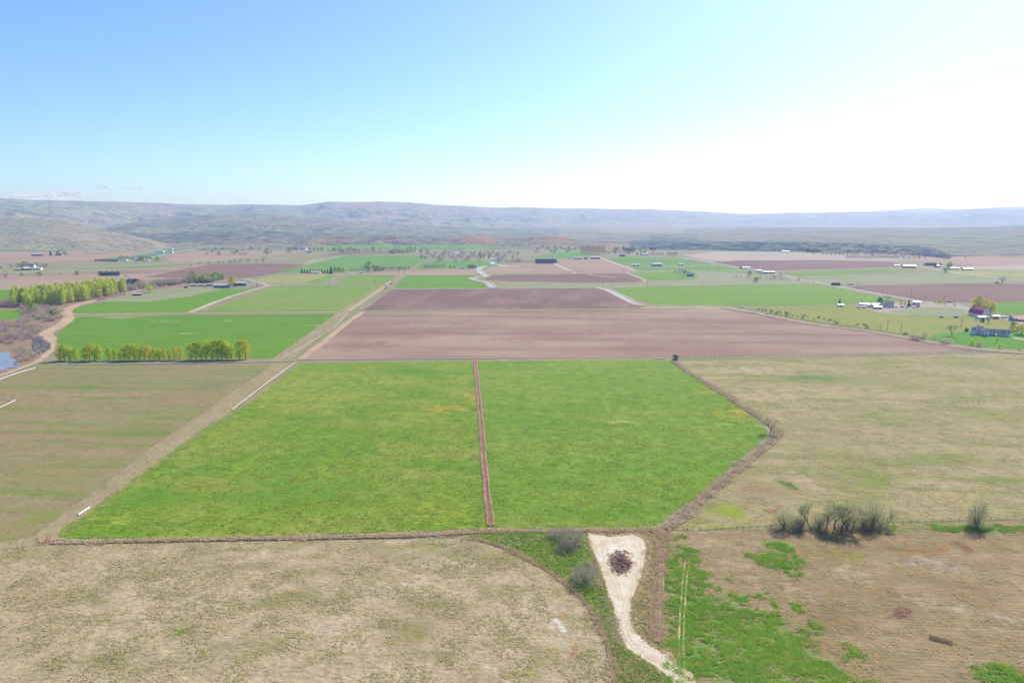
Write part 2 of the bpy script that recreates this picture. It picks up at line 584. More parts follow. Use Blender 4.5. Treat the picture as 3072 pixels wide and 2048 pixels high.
M['pasture'] = field_mat('rough_pasture', A(186, 172, 132), A(172, 164, 116), A(144, 152, 84), big=0.018, mid=0.06, fine=0.55, streak=(3.4, 1), cs=0.8, speck=0.42, bump=0.9, bdist=0.35,
    patches=[(2440, 1133, 150, 14, A(122, 148, 78), 0.9, 0.8), (2300, 1190, 200, 24, A(196, 176, 136), 0.7, 1.2), (2250, 1110, 160, 14, A(196, 180, 142), 0.7, 1.2), (2160, 1235, 60, 14, A(160, 162, 84), 0.7, 0.9), (2700, 1150, 220, 20, A(158, 158, 96), 0.6, 1.2),
             (2900, 1090, 200, 14, A(150, 156, 96), 0.6, 1.2), (2560, 1290, 160, 20, A(176, 160, 128), 0.6, 1.0, 12), (2620, 1440, 110, 34, A(136, 156, 64), 0.75, 1.0), (2760, 1470, 40, 10, A(128, 154, 62), 0.8, 0.8), (2420, 1450, 50, 40, A(192, 170, 140), 0.7, 1.0),
             (2290, 1470, 90, 26, A(168, 140, 102), 0.75, 1.0, -18), (2335, 1530, 36, 16, A(152, 120, 92), 0.8, 0.9), (2350, 1450, 22, 18, A(104, 130, 62), 0.9, 0.7), (2190, 1530, 110, 30, A(150, 168, 62), 0.85, 1.0), (2270, 1500, 40, 12, A(150, 134, 116), 0.7, 0.8), (2255, 1410, 60, 16, A(150, 146, 92), 0.6, 1.0),
             (2800, 1380, 180, 20, A(142, 154, 84), 0.55, 1.2), (2980, 1250, 140, 30, A(156, 158, 84), 0.6, 1.2), (2500, 1370, 180, 26, A(150, 152, 92), 0.5, 1.2), (2900, 1500, 200, 22, A(190, 174, 122), 0.6, 1.2), (2650, 1580, 260, 8, A(126, 154, 66), 0.6, 1.0), (3000, 1440, 120, 16, A(120, 150, 62), 0.6, 1.0),
             (2200, 1590, 130, 10, A(160, 170, 70), 0.7, 1.0), (2100, 1560, 60, 20, A(150, 150, 96), 0.6, 1.0)])
GREEN1 = A(108, 158, 60)
M['weedy'] = field_mat('weedy_stubble', A(180, 158, 124), A(166, 146, 106), A(150, 134, 96), big=0.03, mid=0.10, fine=0.8, streak=(3, 1), cs=0.6, speck=0.45, rows=(1.5, 0.13, 'Y'), bump=0.9, bdist=0.35,
    patches=[(2240, 1920, 210, 190, GREEN1, 0.78, 1.0, 16), (2060, 1800, 80, 160, GREEN1, 0.75, 1.0), (2110, 1980, 130, 110, GREEN1, 0.78, 1.0), (2330, 1680, 90, 30, GREEN1, 0.45, 1.0, -14), (2340, 1640, 40, 16, GREEN1, 0.7, 0.9), (2030, 1650, 30, 24, A(110, 154, 62), 0.6, 0.9),
             (2230, 1720, 46, 40, A(182, 158, 126), 0.9, 0.8, 20), (2360, 1760, 50, 40, A(186, 164, 128), 0.6, 1.0), (3020, 2030, 90, 26, A(84, 150, 50), 0.7, 0.8), (2900, 1585, 200, 10, A(118, 156, 60), 0.7, 0.8), (2680, 1590, 120, 8, A(126, 160, 64), 0.5, 0.8),
             (2540, 1660, 110, 20, A(150, 146, 66), 0.75, 1.0), (2720, 1640, 110, 12, A(158, 118, 76), 0.8, 0.9), (2880, 1640, 36, 22, A(146, 108, 84), 0.8, 0.7, -40), (2760, 1690, 60, 14, A(146, 110, 92), 0.7, 0.8), (2680, 1640, 44, 10, A(140, 108, 92), 0.6, 0.8), (2620, 1760, 160, 40, A(160, 138, 88), 0.6, 1.2),
             (2700, 1850, 36, 22, A(132, 98, 82), 0.85, 0.7, 15), (2660, 1775, 60, 18, A(144, 112, 90), 0.6, 0.9), (2800, 1690, 150, 26, A(196, 182, 164), 0.5, 1.2), (2560, 1720, 80, 24, A(190, 176, 146), 0.6, 1.0), (2780, 1800, 120, 40, A(196, 182, 158), 0.45, 1.2), (2500, 1860, 100, 40, A(150, 130, 86), 0.7, 1.0),
             (2560, 1950, 160, 50, A(156, 138, 86), 0.6, 1.2), (2450, 1800, 40, 50, A(178, 152, 130), 0.6, 1.0), (2900, 1780, 200, 50, A(150, 122, 92), 0.5, 1.3), (2960, 1850, 120, 30, A(188, 172, 150), 0.5, 1.0), (2800, 1940, 120, 40, A(158, 134, 92), 0.5, 1.2), (2700, 1970, 80, 30, A(154, 142, 96), 0.6, 1.0), (2960, 1690, 140, 20, A(162, 134, 108), 0.6, 1.0)])
M['verge'] = field_mat('dry_verge', A(166, 154, 116), A(150, 146, 98), A(182, 166, 130), big=0.04, mid=0.12, fine=0.8, cs=0.6, speck=0.5, bump=0.9, bdist=0.3)
M['weedgreen'] = field_mat('lush_weeds', A(134, 158, 66), A(160, 164, 88), A(120, 144, 72), big=0.05, mid=0.16, fine=0.8, cs=0.7, speck=0.5, bump=0.9, bdist=0.35,
    patches=[(1560, 1612, 90, 12, A(158, 158, 120), 0.7, 0.9), (1690, 1730, 30, 24, A(186, 180, 96), 0.6, 0.9), (1800, 1900, 60, 150, A(166, 152, 118), 1.0, 0.7), (1830, 2000, 90, 90, A(168, 152, 118), 1.0, 0.7), (1760, 1810, 40, 40, A(150, 146, 104), 0.8, 0.8)])
M['plough_big'] = field_mat('ploughed_red', A(168, 140, 122), A(188, 164, 142), A(152, 124, 110), big=0.006, mid=0.03, fine=0.35, streak=(14, 1), cs=0.7, speck=0.14, bump=0.5, rows=(2.6, 0.05, 'Y'),
    patches=[(1080, 1035, 230, 22, A(156, 112, 98), 0.7, 1.6), (1400, 1010, 240, 12, A(196, 170, 148), 0.65, 1.5), (1850, 1045, 220, 10, A(158, 116, 104), 0.6, 1.4), (1900, 1005, 200, 14, A(190, 164, 144), 0.55, 1.5), (1300, 975, 200, 10, A(192, 168, 148), 0.55, 1.5), (1900, 955, 300, 10, A(182, 158, 142), 0.5, 1.5), (2450, 1010, 260, 24, A(158, 130, 124), 0.5, 1.5), (1280, 998, 170, 6, A(152, 114, 106), 0.5, 1.3)])
M['plough_mid'] = field_mat('ploughed_mauve', A(136, 110, 102), A(146, 122, 110), A(178, 152, 132), big=0.006, mid=0.03, fine=0.3, streak=(1, 4), cs=0.35, speck=0.12, bump=0.4,
    patches=[(1550, 905, 120, 12, A(186, 160, 146), 0.4, 1.2), (1400, 925, 300, 8, A(172, 150, 136), 0.5, 1.5), (1830, 915, 100, 10, A(176, 156, 134), 0.5, 1.5)])
M['plough_dark'] = field_mat('ploughed_dark', A(138, 112, 98), A(148, 122, 106), A(156, 132, 116), big=0.004, mid=0.02, fine=0.2, streak=(6, 1), cs=0.5, speck=0.08, bump=0.3)
M['plough_pale'] = field_mat('ploughed_pale', A(184, 160, 134), A(174, 150, 128), A(196, 174, 146), big=0.004, mid=0.02, fine=0.2, streak=(8, 1), cs=0.5, speck=0.08, bump=0.3)
M['fallow'] = field_mat('fallow_beige', A(192, 180, 160), A(184, 170, 154), A(200, 188, 166), big=0.003, mid=0.02, fine=0.2, streak=(8, 1), cs=0.5, speck=0.07, bump=0.3)
M['wheat'] = field_mat('young_wheat', A(104, 154, 38), A(114, 158, 40), A(128, 166, 58), big=0.006, mid=0.08, fine=0.35, streak=(16, 1), cs=0.55, speck=0.13, bump=0.5,
    patches=[(360, 952, 60, 2.5, A(176, 176, 112), 0.8, 0.8), (500, 965, 60, 2.5, A(170, 176, 108), 0.7, 0.8), (560, 1000, 40, 2.5, A(186, 176, 120), 0.8, 0.8), (960, 977, 60, 3, A(170, 180, 104), 0.8, 0.9), (975, 958, 20, 2, A(186, 180, 120), 0.8, 0.8), (690, 963, 30, 2, A(180, 180, 120), 0.7, 0.8)])
M['wheat_bright'] = field_mat('bright_wheat', A(118, 164, 36), A(108, 158, 34), A(128, 170, 50), big=0.005, mid=0.04, fine=0.3, streak=(6, 1), cs=0.4, speck=0.09, bump=0.3)
M['grass_pale'] = field_mat('pale_green', A(138, 166, 70), A(124, 164, 62), A(152, 168, 84), big=0.005, mid=0.02, fine=0.3, streak=(1.5, 3), cs=0.6, speck=0.1, bump=0.3)
M['green_r'] = field_mat('green_hay', A(130, 166, 58), A(122, 162, 54), A(144, 174, 66), big=0.004, mid=0.012, fine=0.3, streak=(12, 1), cs=0.6, speck=0.08, bump=0.3)
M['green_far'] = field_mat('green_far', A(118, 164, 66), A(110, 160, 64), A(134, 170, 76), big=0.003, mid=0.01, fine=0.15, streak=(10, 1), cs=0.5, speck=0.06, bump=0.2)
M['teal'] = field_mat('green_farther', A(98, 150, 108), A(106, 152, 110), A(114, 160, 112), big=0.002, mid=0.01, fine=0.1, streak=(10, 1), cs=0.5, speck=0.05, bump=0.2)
M['yellowish'] = field_mat('yellow_stubble', A(178, 176, 112), A(150, 170, 96), A(200, 178, 112), big=0.006, mid=0.02, fine=0.3, streak=(2, 1), cs=0.6, speck=0.1, bump=0.3)
M['greygreen'] = field_mat('grazed_grass', A(160, 168, 128), A(150, 164, 112), A(172, 166, 136), big=0.005, mid=0.02, fine=0.2, streak=(4, 1), cs=0.6, speck=0.12, bump=0.3)
M['yard_pasture'] = field_mat('yard_pasture', A(152, 164, 74), A(166, 162, 88), A(136, 160, 66), big=0.012, mid=0.05, fine=0.4, streak=(2.5, 1), cs=0.6, speck=0.18, bump=0.5)
M['lawn'] = field_mat('lawn', A(102, 160, 40), A(94, 154, 38), A(120, 164, 50), big=0.02, mid=0.08, fine=0.7, cs=0.5, speck=0.12, bump=0.3)
M['creek'] = field_mat('creek_brush_floor', A(164, 146, 122), A(172, 140, 128), A(140, 140, 100), big=0.02, mid=0.08, fine=0.4, cs=0.6, speck=0.35, bump=0.8)
M['track'] = field_mat('pale_track', A(238, 226, 202), A(246, 238, 220), A(224, 204, 172), big=0.05, mid=0.14, fine=0.8, cs=0.75, speck=0.22, bump=0.5)
M['fringe'] = field_mat('track_edge', A(214, 192, 160), A(204, 182, 146), A(226, 208, 178), big=0.08, mid=0.3, fine=1.0, cs=0.6, speck=0.35, bump=0.6)
M['rutlane'] = field_mat('lane_rut', A(196, 178, 146), A(184, 166, 132), A(176, 162, 122), big=0.05, mid=0.2, fine=0.9, cs=0.7, speck=0.4, bump=0.6)
M['track_rut'] = field_mat('track_rut', A(228, 212, 184), A(236, 222, 198), A(222, 202, 170), big=0.1, mid=0.3, fine=1.0, cs=0.6, speck=0.25, bump=0.4)
M['sand'] = field_mat('sandy_road', A(206, 182, 150), A(196, 168, 138), A(222, 204, 172), big=0.03, mid=0.10, fine=0.5, cs=0.5, speck=0.16, bump=0.4)
M['lane'] = field_mat('farm_lane', A(172, 158, 120), A(180, 166, 130), A(150, 148, 98), big=0.03, mid=0.10, fine=0.7, streak=(1, 6), cs=0.6, speck=0.3, bump=0.7, rot=R(-33))
M['gravel'] = field_mat('gravel_road', A(224, 212, 192), A(212, 198, 176), A(232, 222, 204), big=0.01, mid=0.05, fine=0.4, cs=0.4, speck=0.1, bump=0.2)
M['bank'] = field_mat('canal_bank', A(214, 196, 172), A(200, 178, 152), A(226, 212, 190), big=0.01, mid=0.05, fine=0.4, cs=0.5, speck=0.12, bump=0.3)
M['asphalt'] = field_mat('worn_asphalt', A(168, 162, 160), A(176, 170, 166), A(160, 154, 152), big=0.01, mid=0.05, fine=0.5, cs=0.4, speck=0.06, bump=0.1)
M['soil'] = field_mat('bare_soil', A(172, 132, 104), A(154, 116, 92), A(190, 150, 122), big=0.05, mid=0.2, fine=0.9, cs=0.6, speck=0.35, bump=1.0, bdist=0.3)
M['ditchsoil'] = field_mat('weedy_bank', A(178, 156, 128), A(168, 152, 114), A(154, 132, 110), big=0.06, mid=0.2, fine=0.9, cs=0.6, speck=0.5, bump=1.0, bdist=0.35)
M['strip'] = field_mat('dry_grass_strip', A(200, 190, 132), A(188, 180, 128), A(206, 194, 150), big=0.02, mid=0.06, fine=0.4, cs=0.5, speck=0.14, bump=0.4)
M['rut'] = field_mat('tyre_rut', A(206, 198, 140), A(190, 176, 124), A(216, 206, 160), big=0.05, mid=0.2, fine=0.9, cs=0.5, speck=0.3, bump=0.5)

def water_mat(name, deep):
    t = NT(name)
    nm = t.bump(t.noise(t.coord(), 0.8, 3), 0.015, 0.05)
    b = t.bsdf(deep, 0.05, nm, 0.5)
    return t.m
M['water'] = water_mat('water', (0.16, 0.16, 0.15, 1))
M['canal_water'] = water_mat('canal_water', (0.12, 0.13, 0.11, 1))

# ------------------------------------------------------------------ the great sheet and the hills
sheet('ground', [(-23000, -3000), (23000, -3000), (23000, 23000), (-23000, 23000)], M['base'], -0.06, amp=0, world=True)

def hill_mat():
    t = NT('sage_hills')
    P = t.coord()
    a = t.noise(P, 0.0011, 6, 0.6)
    b = t.noise(t.mapping(P, scale=(1, 0.5, 1)), 0.0035, 6, 0.68)
    c = t.noise(P, 0.012, 5, 0.7)
    g = t.n('ShaderNodeNewGeometry')
    sx = t.n('ShaderNodeSeparateXYZ')
    t.link(g.outputs['Normal'], sx.inputs[0])
    steep = t.rng(sx.outputs['Z'], 0.99, 0.90)
    col = t.mix(t.rng(a, 0.35, 0.65), A(176, 186, 142), A(182, 174, 150))
    col = t.mix(t.math('MULTIPLY', t.rng(b, 0.46, 0.62), 0.8), col, A(144, 164, 120))
    rock = t.rng(t.math('ADD', c, t.math('MULTIPLY', steep, 0.13)), 0.53, 0.66)
    col = t.mix(t.math('MULTIPLY', rock, 0.8), col, A(94, 110, 106))
    at = t.n('ShaderNodeAttribute', attribute_name='cover')
    sc = t.n('ShaderNodeSeparateColor')
    t.link(at.outputs['Color'], sc.inputs[0])
    speck = t.noise(P, 0.04, 4, 0.8)
    sage = t.math('MULTIPLY', sc.outputs[0], t.rng(t.math('ADD', speck, t.math('MULTIPLY', c, 0.6)), 0.62, 0.92))
    col = t.mix(sage, col, A(80, 98, 96))
    col = t.mix(t.math('MULTIPLY', sc.outputs[1], t.rng(c, 0.3, 0.6)), col, A(190, 150, 118))
    col = t.mix(t.math('MULTIPLY', sc.outputs[2], 0.8), col, t.mix(t.rng(b, 0.4, 0.6), A(186, 174, 152), A(174, 174, 140)))
    t.bsdf(col, 1.0, t.bump(t.math('ADD', c, b), 1.0, 40.0), spec=0.0)
    return t.m

def az_el(x, y):
    d = ray(x, y)
    return math.atan2(d[0], d[1]), math.atan2(d[2], math.hypot(d[0], d[1]))
# ridges: (x, y of the crest in the photograph, distance, run of the near slope, run of the far slope)
RIDGES = [
    # left plateau running away to the right
    ([(-700, 590, 9000), (0, 593, 9000), (45, 594, 9000), (90, 598, 9100), (200, 600, 9200), (320, 603, 9300), (420, 606, 9300), (600, 612, 9300), (760, 613, 9300), (905, 616, 9400), (950, 611, 9400), (985, 606, 9400), (1080, 607, 9500), (1150, 605, 9500), (1240, 609, 9700), (1330, 616, 10000), (1450, 620, 10500), (1512, 622, 11000), (1545, 620.5, 11200), (1600, 622, 11400), (1680, 625, 12000), (1760, 624, 12200), (1850, 626, 12600), (1950, 628, 13000), (2040, 631, 13300), (2120, 636, 13600), (2200, 642, 13900), (2300, 648, 14200), (2420, 656, 14500)], 3800, 2500, 1.5, (0, 0, 0)),
    # blue range on the right
    ([(2080, 655, 14800), (2200, 648, 14800), (2280, 644, 14800), (2360, 637.5, 14800), (2470, 637.5, 14800), (2500, 635, 14700), (2600, 635, 14600), (2655, 638, 14600), (2690, 634, 14500), (2735, 638, 14500), (2800, 638, 14400), (2870, 631, 14300), (2935, 624, 14200), (2985, 627, 14200), (3072, 627, 14000), (3400, 618, 14000), (3800, 615, 14000)], 4200, 2000, 1.3, (0, 0, 0)),
    # far pale peaks
    ([(1700, 634, 20500), (1730, 625.5, 20500), (1800, 628, 20500), (1950, 626.5, 20500), (2050, 632, 20500), (2100, 632.5, 20500), (2220, 640, 20500), (2360, 640, 20500), (2600, 634, 20500), (2700, 628, 20500), (2780, 623, 20500), (2880, 626, 20500), (3000, 620, 20500), (3200, 618, 20500)], 4000, 800, 1.3, (0, 0, 0)),
    # smooth fan at the left
    ([(-700, 640, 5200), (-200, 646, 5200), (0, 652, 5100), (150, 655, 5000), (230, 668, 4700), (290, 682, 4400), (340, 694, 4050), (390, 708, 3650), (440, 722, 3250), (500, 729, 3050)], 2000, 1500, 1.5, (0, 0, 1)),
    # green foothills in the middle
    ([(250, 700, 5600), (330, 682, 5700), (420, 664, 5800), (520, 655, 5900), (640, 642, 6000), (760, 641, 6000), (860, 647, 6000), (960, 654, 5900), (1100, 664, 5800), (1260, 676, 5700), (1400, 684, 5700), (1600, 690, 5700), (1750, 697, 5600), (1900, 706, 5400), (2050, 716, 5200)], 2200, 1500, 1.4, (0.35, 0, 0)),
    # lower shelf before them
    ([(330, 716, 4300), (480, 700, 4300), (650, 690, 4300), (850, 694, 4300), (1000, 700, 4300), (1200, 702, 4300), (1400, 706, 4300), (1600, 710, 4200), (1800, 716, 4100), (1950, 722, 4000)], 900, 600, 1.1, (0.75, 0, 0)),
    # bluffs above the river
    ([(880, 726, 3250), (930, 716, 3250), (1000, 708, 3250), (1060, 703, 3250), (1100, 714, 3250), (1160, 707, 3250), (1190, 704, 3250), (1225, 718, 3250), (1300, 716, 3250), (1390, 710, 3250), (1440, 706, 3250), (1490, 714, 3250), (1560, 716, 3250), (1600, 712, 3200), (1640, 708, 3200), (1700, 714, 3200), (1745, 730, 3200)], 330, 500, 0.9, (0.8, 0.25, 0)),
    # long grassy bench on the right
    ([(1800, 728, 5200), (1950, 706, 5400), (2150, 692, 5600), (2350, 686, 5800), (2600, 684, 6000), (2800, 684, 6000), (3072, 676, 6200), (3500, 666, 6400)], 3000, 2500, 1.0, (0.12, 0, 0.25)),
    # dark sagebrush scarp along its foot
    ([(1830, 744, 2850), (1900, 738, 2850), (2000, 733, 2850), (2150, 730, 2850), (2300, 727, 2850), (2420, 729, 2850), (2480, 728, 2800), (2570, 731, 2750), (2640, 738, 2700), (2740, 744, 2650), (2800, 754, 2550), (2850, 762, 2450)], 330, 700, 0.8, (1.0, 0, 0)),
    # low rise at the far right
    ([(2700, 762, 2700), (2850, 748, 2900), (3000, 738, 3000), (3200, 728, 3100), (3500, 715, 3200)], 700, 2500, 1.0, (0.25, 0, 0.3)),
]
def build_hills():
    NA, NR = 620, 300
    az = np.linspace(R(-50), R(50), NA)
    rr = np.geomspace(2250, 21800, NR)
    AZ, RR = np.meshgrid(az, rr, indexing='ij')
    X, Y = np.sin(AZ) * RR, np.cos(AZ) * RR
    Z = np.full(AZ.shape, -6.0)
    cover = np.zeros(AZ.shape + (4,), np.float32)
    cover[..., 3] = 1
    gul = fbm(X / 900, Y / 1300, 5, 3, True) - 0.55
    rough = fbm(X / 260, Y / 260, 5, 9) - 0.5
    roll = fbm(X / 2200, Y / 2200, 3, 5) - 0.5
    for fi, (pts, wf, wb, pw, cov) in enumerate(RIDGES):
        a = np.array([az_el(p[0], p[1])[0] for p in pts])
        z = np.array([CAM_H + p[2] * math.tan(az_el(p[0], p[1])[1]) for p in pts])
        d = np.array([p[2] for p in pts], float)
        zt = np.interp(az, a, z)
        dt = np.interp(az, a, d)
        fade = np.clip((az - a[0]) / 0.02 + 0.0, 0, 1) * np.clip((a[-1] - az) / 0.02, 0, 1)
        dt = dt + (fbm(az * 9, az * 0 + fi, 2, 40 + fi) - 0.5) * wf * 0.25
        zt, dt, fade = zt[:, None], dt[:, None], fade[:, None]
        t = (RR - dt)
        wfv = np.clip(np.minimum(wf * (1 + roll * 0.7), dt - 2560), 150, None)
        front = np.clip(1 + t / wfv, 0, 1)
        back = np.clip(1 - t / wb, 0, 1)
        sh = np.where(t < 0, front ** pw * (1.0 - 0.12 * np.sin(front * math.pi)), back ** 1.2)
        amp = np.clip(1 - sh, 0.0, 1) * np.clip(sh * 3, 0, 1)
        smooth_f = 0.25 if cov[2] >= 1 else 1.0
        h = zt * fade * (sh + (gul * 0.95 + rough * 0.40) * amp * smooth_f) + (rough * 0.02 + gul * 0.015) * np.maximum(zt, 10) * sh * smooth_f
        h = h + np.where(sh > 0, 0, -6)
        up = h > Z
        Z = np.where(up, h, Z)
        for k in range(3):
            cover[..., k] = np.where(up, cov[k], cover[..., k])
    # orange clay slopes
    for (x, y, r0, wx, wr) in ((1440, 712, 3150, 60, 260), (1670, 726, 3120, 60, 240), (960, 720, 3150, 40, 200), (1090, 612, 9000, 40, 900), (1840, 740, 2900, 30, 300)):
        a0 = az_el(x, y)[0]
        wa = wx / FPX
        m = np.exp(-((AZ - a0) / wa) ** 2 - ((RR - r0) / wr) ** 2)
        cover[..., 1] = np.maximum(cover[..., 1], m)
        cover[..., 0] = cover[..., 0] * (1 - 0.8 * m)
    Z[:, -1] = -30
    V = np.stack([X, Y, Z], -1).reshape(-1, 3)
    i = np.arange(NA - 1)[:, None] * NR + np.arange(NR - 1)[None, :]
    F = np.stack([i, i + NR, i + NR + 1, i + 1], -1).reshape(-1, 4)[:, ::-1]
    keep = (V[F, 2].max(1) > -5.5)
    F = F[keep]
    me = mesh_np('hills', V, F, hill_mat(), smooth=True)
    ca = me.color_attributes.new('cover', 'FLOAT_COLOR', 'POINT')
    ca.data.foreach_set('color', cover.reshape(-1))
    tag(add('hills', me), kind='structure')
build_hills()

# ------------------------------------------------------------------ fields, nearest first
L1, L2, L3, L4, L5 = 0.0, 0.04, 0.08, 0.12, 0.16
DRY = Q([(-260, 1290), (-60, 1266), (90, 1250), (400, 1247), (790, 1240), (1060, 1238), (1105, 1242), (1150, 1255), (1200, 1278), (1250, 1306), (1300, 1342), (1340, 1380), (1370, 1420), (1390, 1465), (1405, 1520), (1418, 1610), (-260, 1640)])
sheet('dry_pasture', DRY, M['dry'], L2, 0.3, 2.0)
LUSH = Q([(1060, 1232), (1180, 1222), (1352, 1222), (1352, 1245), (1372, 1300), (1400, 1370), (1430, 1450), (1460, 1500), (1540, 1560), (1560, 1610), (1418, 1610), (1405, 1520), (1390, 1465), (1370, 1420), (1340, 1380), (1300, 1342), (1250, 1306), (1200, 1278), (1150, 1255), (1105, 1242)])
sheet('weedy_corner', LUSH, M['weedgreen'], L1, 0.4, 2.0)
VERGE = Q([(1340, 1218), (1535, 1214), (1528, 1300), (1524, 1400), (1524, 1640), (1400, 1640), (1400, 1400)])
sheet('track_verge', VERGE, M['verge'], L1 - 0.015, 0.4, 2.0)
WEEDY = Q([(1524, 1226), (1590, 1222), (1800, 1212), (2100, 1204), (2420, 1190), (2760, 1180), (2800, 1660), (1520, 1640)])
sheet('weedy_field', WEEDY, M['weedy'], L2, 0.4, 2.0)
ALF_L = Q([(148, 1236), (132, 1222), (190, 1178), (330, 1085), (540, 950), (690, 834), (1089, 829), (1100, 920), (1112, 1080), (1120, 1214), (900, 1220), (760, 1226), (400, 1236)])
sheet('alfalfa_field', ALF_L, M['alfalfa_l'], L2, 0.7, 2.5)
ALF_R = Q([(1097, 829), (1540, 827), (1600, 868), (1680, 920), (1735, 962), (1764, 990), (1760, 1002), (1690, 1062), (1610, 1132), (1500, 1212), (1350, 1217), (1130, 1213), (1122, 1080), (1108, 920)])
sheet('alfalfa_field', ALF_R, M['alfalfa_r'], L2, 0.7, 2.5)
OLIVE = Q([(-300, 1300), (60, 1238), (330, 1040), (600, 852), (640, 836), (110, 838), (60, 852), (0, 876), (-300, 950)])
sheet('thin_field', OLIVE, M['olive'], L2, 0.6, 2.5)
LANE = Q([(40, 1250), (84, 1226), (226, 1122), (346, 1032), (482, 938), (606, 852), (636, 828), (690, 828), (600, 893), (530, 948), (430, 1018), (330, 1092), (200, 1182), (140, 1228), (100, 1250)])
sheet('farm_lane', LANE, M['lane'], L3, 1.3, 2.0)
for k, off in enumerate((0, 15)):
    path('wheel_track', Q([(104 + off, 1228), (225 + off, 1142), (345 + off, 1052), (490 + off * 0.9, 948), (612 + off * 0.8, 864), (655 + off * 0.5, 834)]), 0.7, M['rutlane'], L4, 0.9, 3.0)
sheet('lane_verge', Q([(130, 1226), (200, 1176), (330, 1086), (430, 1012), (530, 945), (548, 945), (440, 1018), (345, 1088), (215, 1180), (150, 1232)]), M['weedgreen'], L4 + 0.01, 1.2, 2.0)
sheet('lane_corner', Q([(-200, 1290), (0, 1246), (80, 1232), (150, 1236), (110, 1252), (0, 1262), (-200, 1310)]), M['lane'], L3 + 0.01, 0.6, 2.5)
PAST = Q([(1556, 830), (1800, 824), (2352, 812), (2760, 806), (2760, 1182), (2352, 1192), (1780, 1205), (1580, 1218), (1530, 1216), (1640, 1130), (1720, 1062), (1795, 1000), (1770, 975), (1690, 920), (1620, 878)])
sheet('rough_pasture', PAST, M['pasture'], L2, 0.5, 2.5)
# middle distance
BIG = Q([(690, 826), (760, 770), (828, 719), (1000, 716), (1640, 710), (1700, 716), (1840, 742), (2060, 772), (2200, 796), (2235, 806), (1560, 820), (1100, 824)])
sheet('ploughed_field', BIG, M['plough_big'], L2, 0.8, 4)
sheet('ploughed_field', Q([(836, 712), (900, 665), (1376, 662), (1416, 678), (1462, 702), (1470, 707), (1000, 711)]), M['plough_mid'], L2, 0.8, 4)
sheet('wheat_field', Q([(132, 772), (170, 728), (400, 724), (795, 720), (645, 822), (200, 826), (132, 826)]), M['wheat'], L2, 0.8, 4)
sheet('wheat_field', Q([(158, 713), (200, 701), (235, 694), (300, 692), (350, 691), (400, 684), (520, 664), (590, 663), (430, 717), (180, 720)]), M['wheat_bright'], L2, 0.8, 4)
sheet('grazed_strip', Q([(225, 692), (300, 676), (390, 661), (520, 657), (440, 680), (350, 692), (300, 693)]), M['greygreen'], L2 + 0.01, 0.6, 4)
sheet('hay_field', Q([(466, 716), (520, 698), (592, 670), (640, 657), (880, 655), (830, 688), (794, 714)]), M['grass_pale'], L2, 0.6, 4)
path('field_border', Q([(540, 687), (700, 686), (846, 686)]), 2.0, M['strip'], L4, 0.2)
sheet('stubble_field', Q([(570, 644), (640, 634), (700, 631), (790, 630), (742, 650), (650, 653), (600, 648)]), M['yellowish'], L2, 0.6, 5)
sheet('hay_field', Q([(772, 651), (815, 633), (908, 633), (884, 651)]), M['green_r'], L2, 0.6, 5)
sheet('hay_field', Q([(700, 650), (752, 632), (778, 632), (738, 650)]), M['green_r'], L3, 0.6, 5)
sheet('wheat_field', Q([(905, 661), (934, 633), (1088, 632), (1102, 640), (1122, 650), (1116, 662)]), M['wheat_bright'], L2, 0.6, 5)
sheet('ploughed_field', Q([(1112, 644), (1128, 632), (1330, 629), (1438, 628), (1478, 644), (1470, 650), (1300, 648)]), M['plough_dark'], L2, 0.6, 5)
sheet('grazed_strip', Q([(1140, 660), (1144, 648), (1300, 649), (1472, 649), (1380, 661)]), M['greygreen'], L2, 0.6, 5)
sheet('ploughed_field', Q([(1112, 628), (1126, 613), (1200, 606), (1278, 606), (1312, 627)]), M['plough_pale'], L2, 0.6, 6)
sheet('ploughed_field', Q([(1284, 606), (1296, 598), (1388, 594), (1466, 626), (1320, 627)]), M['plough_pale'], L2, 0.6, 6)
sheet('ploughed_field', Q([(818, 631), (850, 626), (940, 621), (1098, 616), (1096, 631)]), M['plough_pale'], L2, 0.6, 6)
sheet('wheat_field', Q([(636, 625), (700, 612), (790, 586), (880, 586), (990, 588), (950, 611), (880, 620), (740, 626)]), M['green_far'], L2, 0.6, 8)
sheet('wheat_field', Q([(955, 613), (1000, 596), (1080, 598), (1146, 603), (1150, 608), (1080, 618), (960, 620)]), M['green_far'], L2, 0.6, 8)
sheet('ploughed_field', Q([(330, 636), (480, 608), (640, 605), (700, 607), (690, 612), (640, 626), (560, 641), (470, 640)]), M['plough_dark'], L3, 0.6, 8)
sheet('stubble_field', Q([(690, 606), (720, 596), (790, 586), (760, 594), (706, 606)]), M['yellowish'], L4, 0.6, 8)
sheet('ploughed_field', Q([(720, 588), (800, 578), (900, 577), (940, 582), (800, 585)]), M['plough_dark'], L3, 0.6, 8)
sheet('ploughed_field', Q([(-300, 668), (-300, 632), (100, 634), (360, 628), (500, 620), (640, 612), (560, 642), (400, 642), (300, 646), (200, 664)]), M['plough_pale'], L2, 0.6, 8)
sheet('ploughed_field', Q([(-300, 638), (-300, 628), (100, 630), (330, 618), (480, 606), (480, 610), (330, 630)]), M['plough_big'], L1, 0.6, 8)
sheet('wheat_field', Q([(-300, 690), (-300, 666), (180, 666), (100, 680), (0, 688)]), M['wheat_bright'], L3, 0.6, 8)
sheet('wheat_field', Q([(-300, 742), (-300, 714), (0, 712), (90, 710), (60, 730), (0, 736)]), M['wheat_bright'], L3, 0.6, 8)
sheet('hay_field', Q([(-300, 624), (120, 620), (340, 606), (560, 598), (640, 600), (480, 606), (330, 616), (100, 628), (-300, 632)]), M['greygreen'], L1 - 0.02, 0.6, 10)
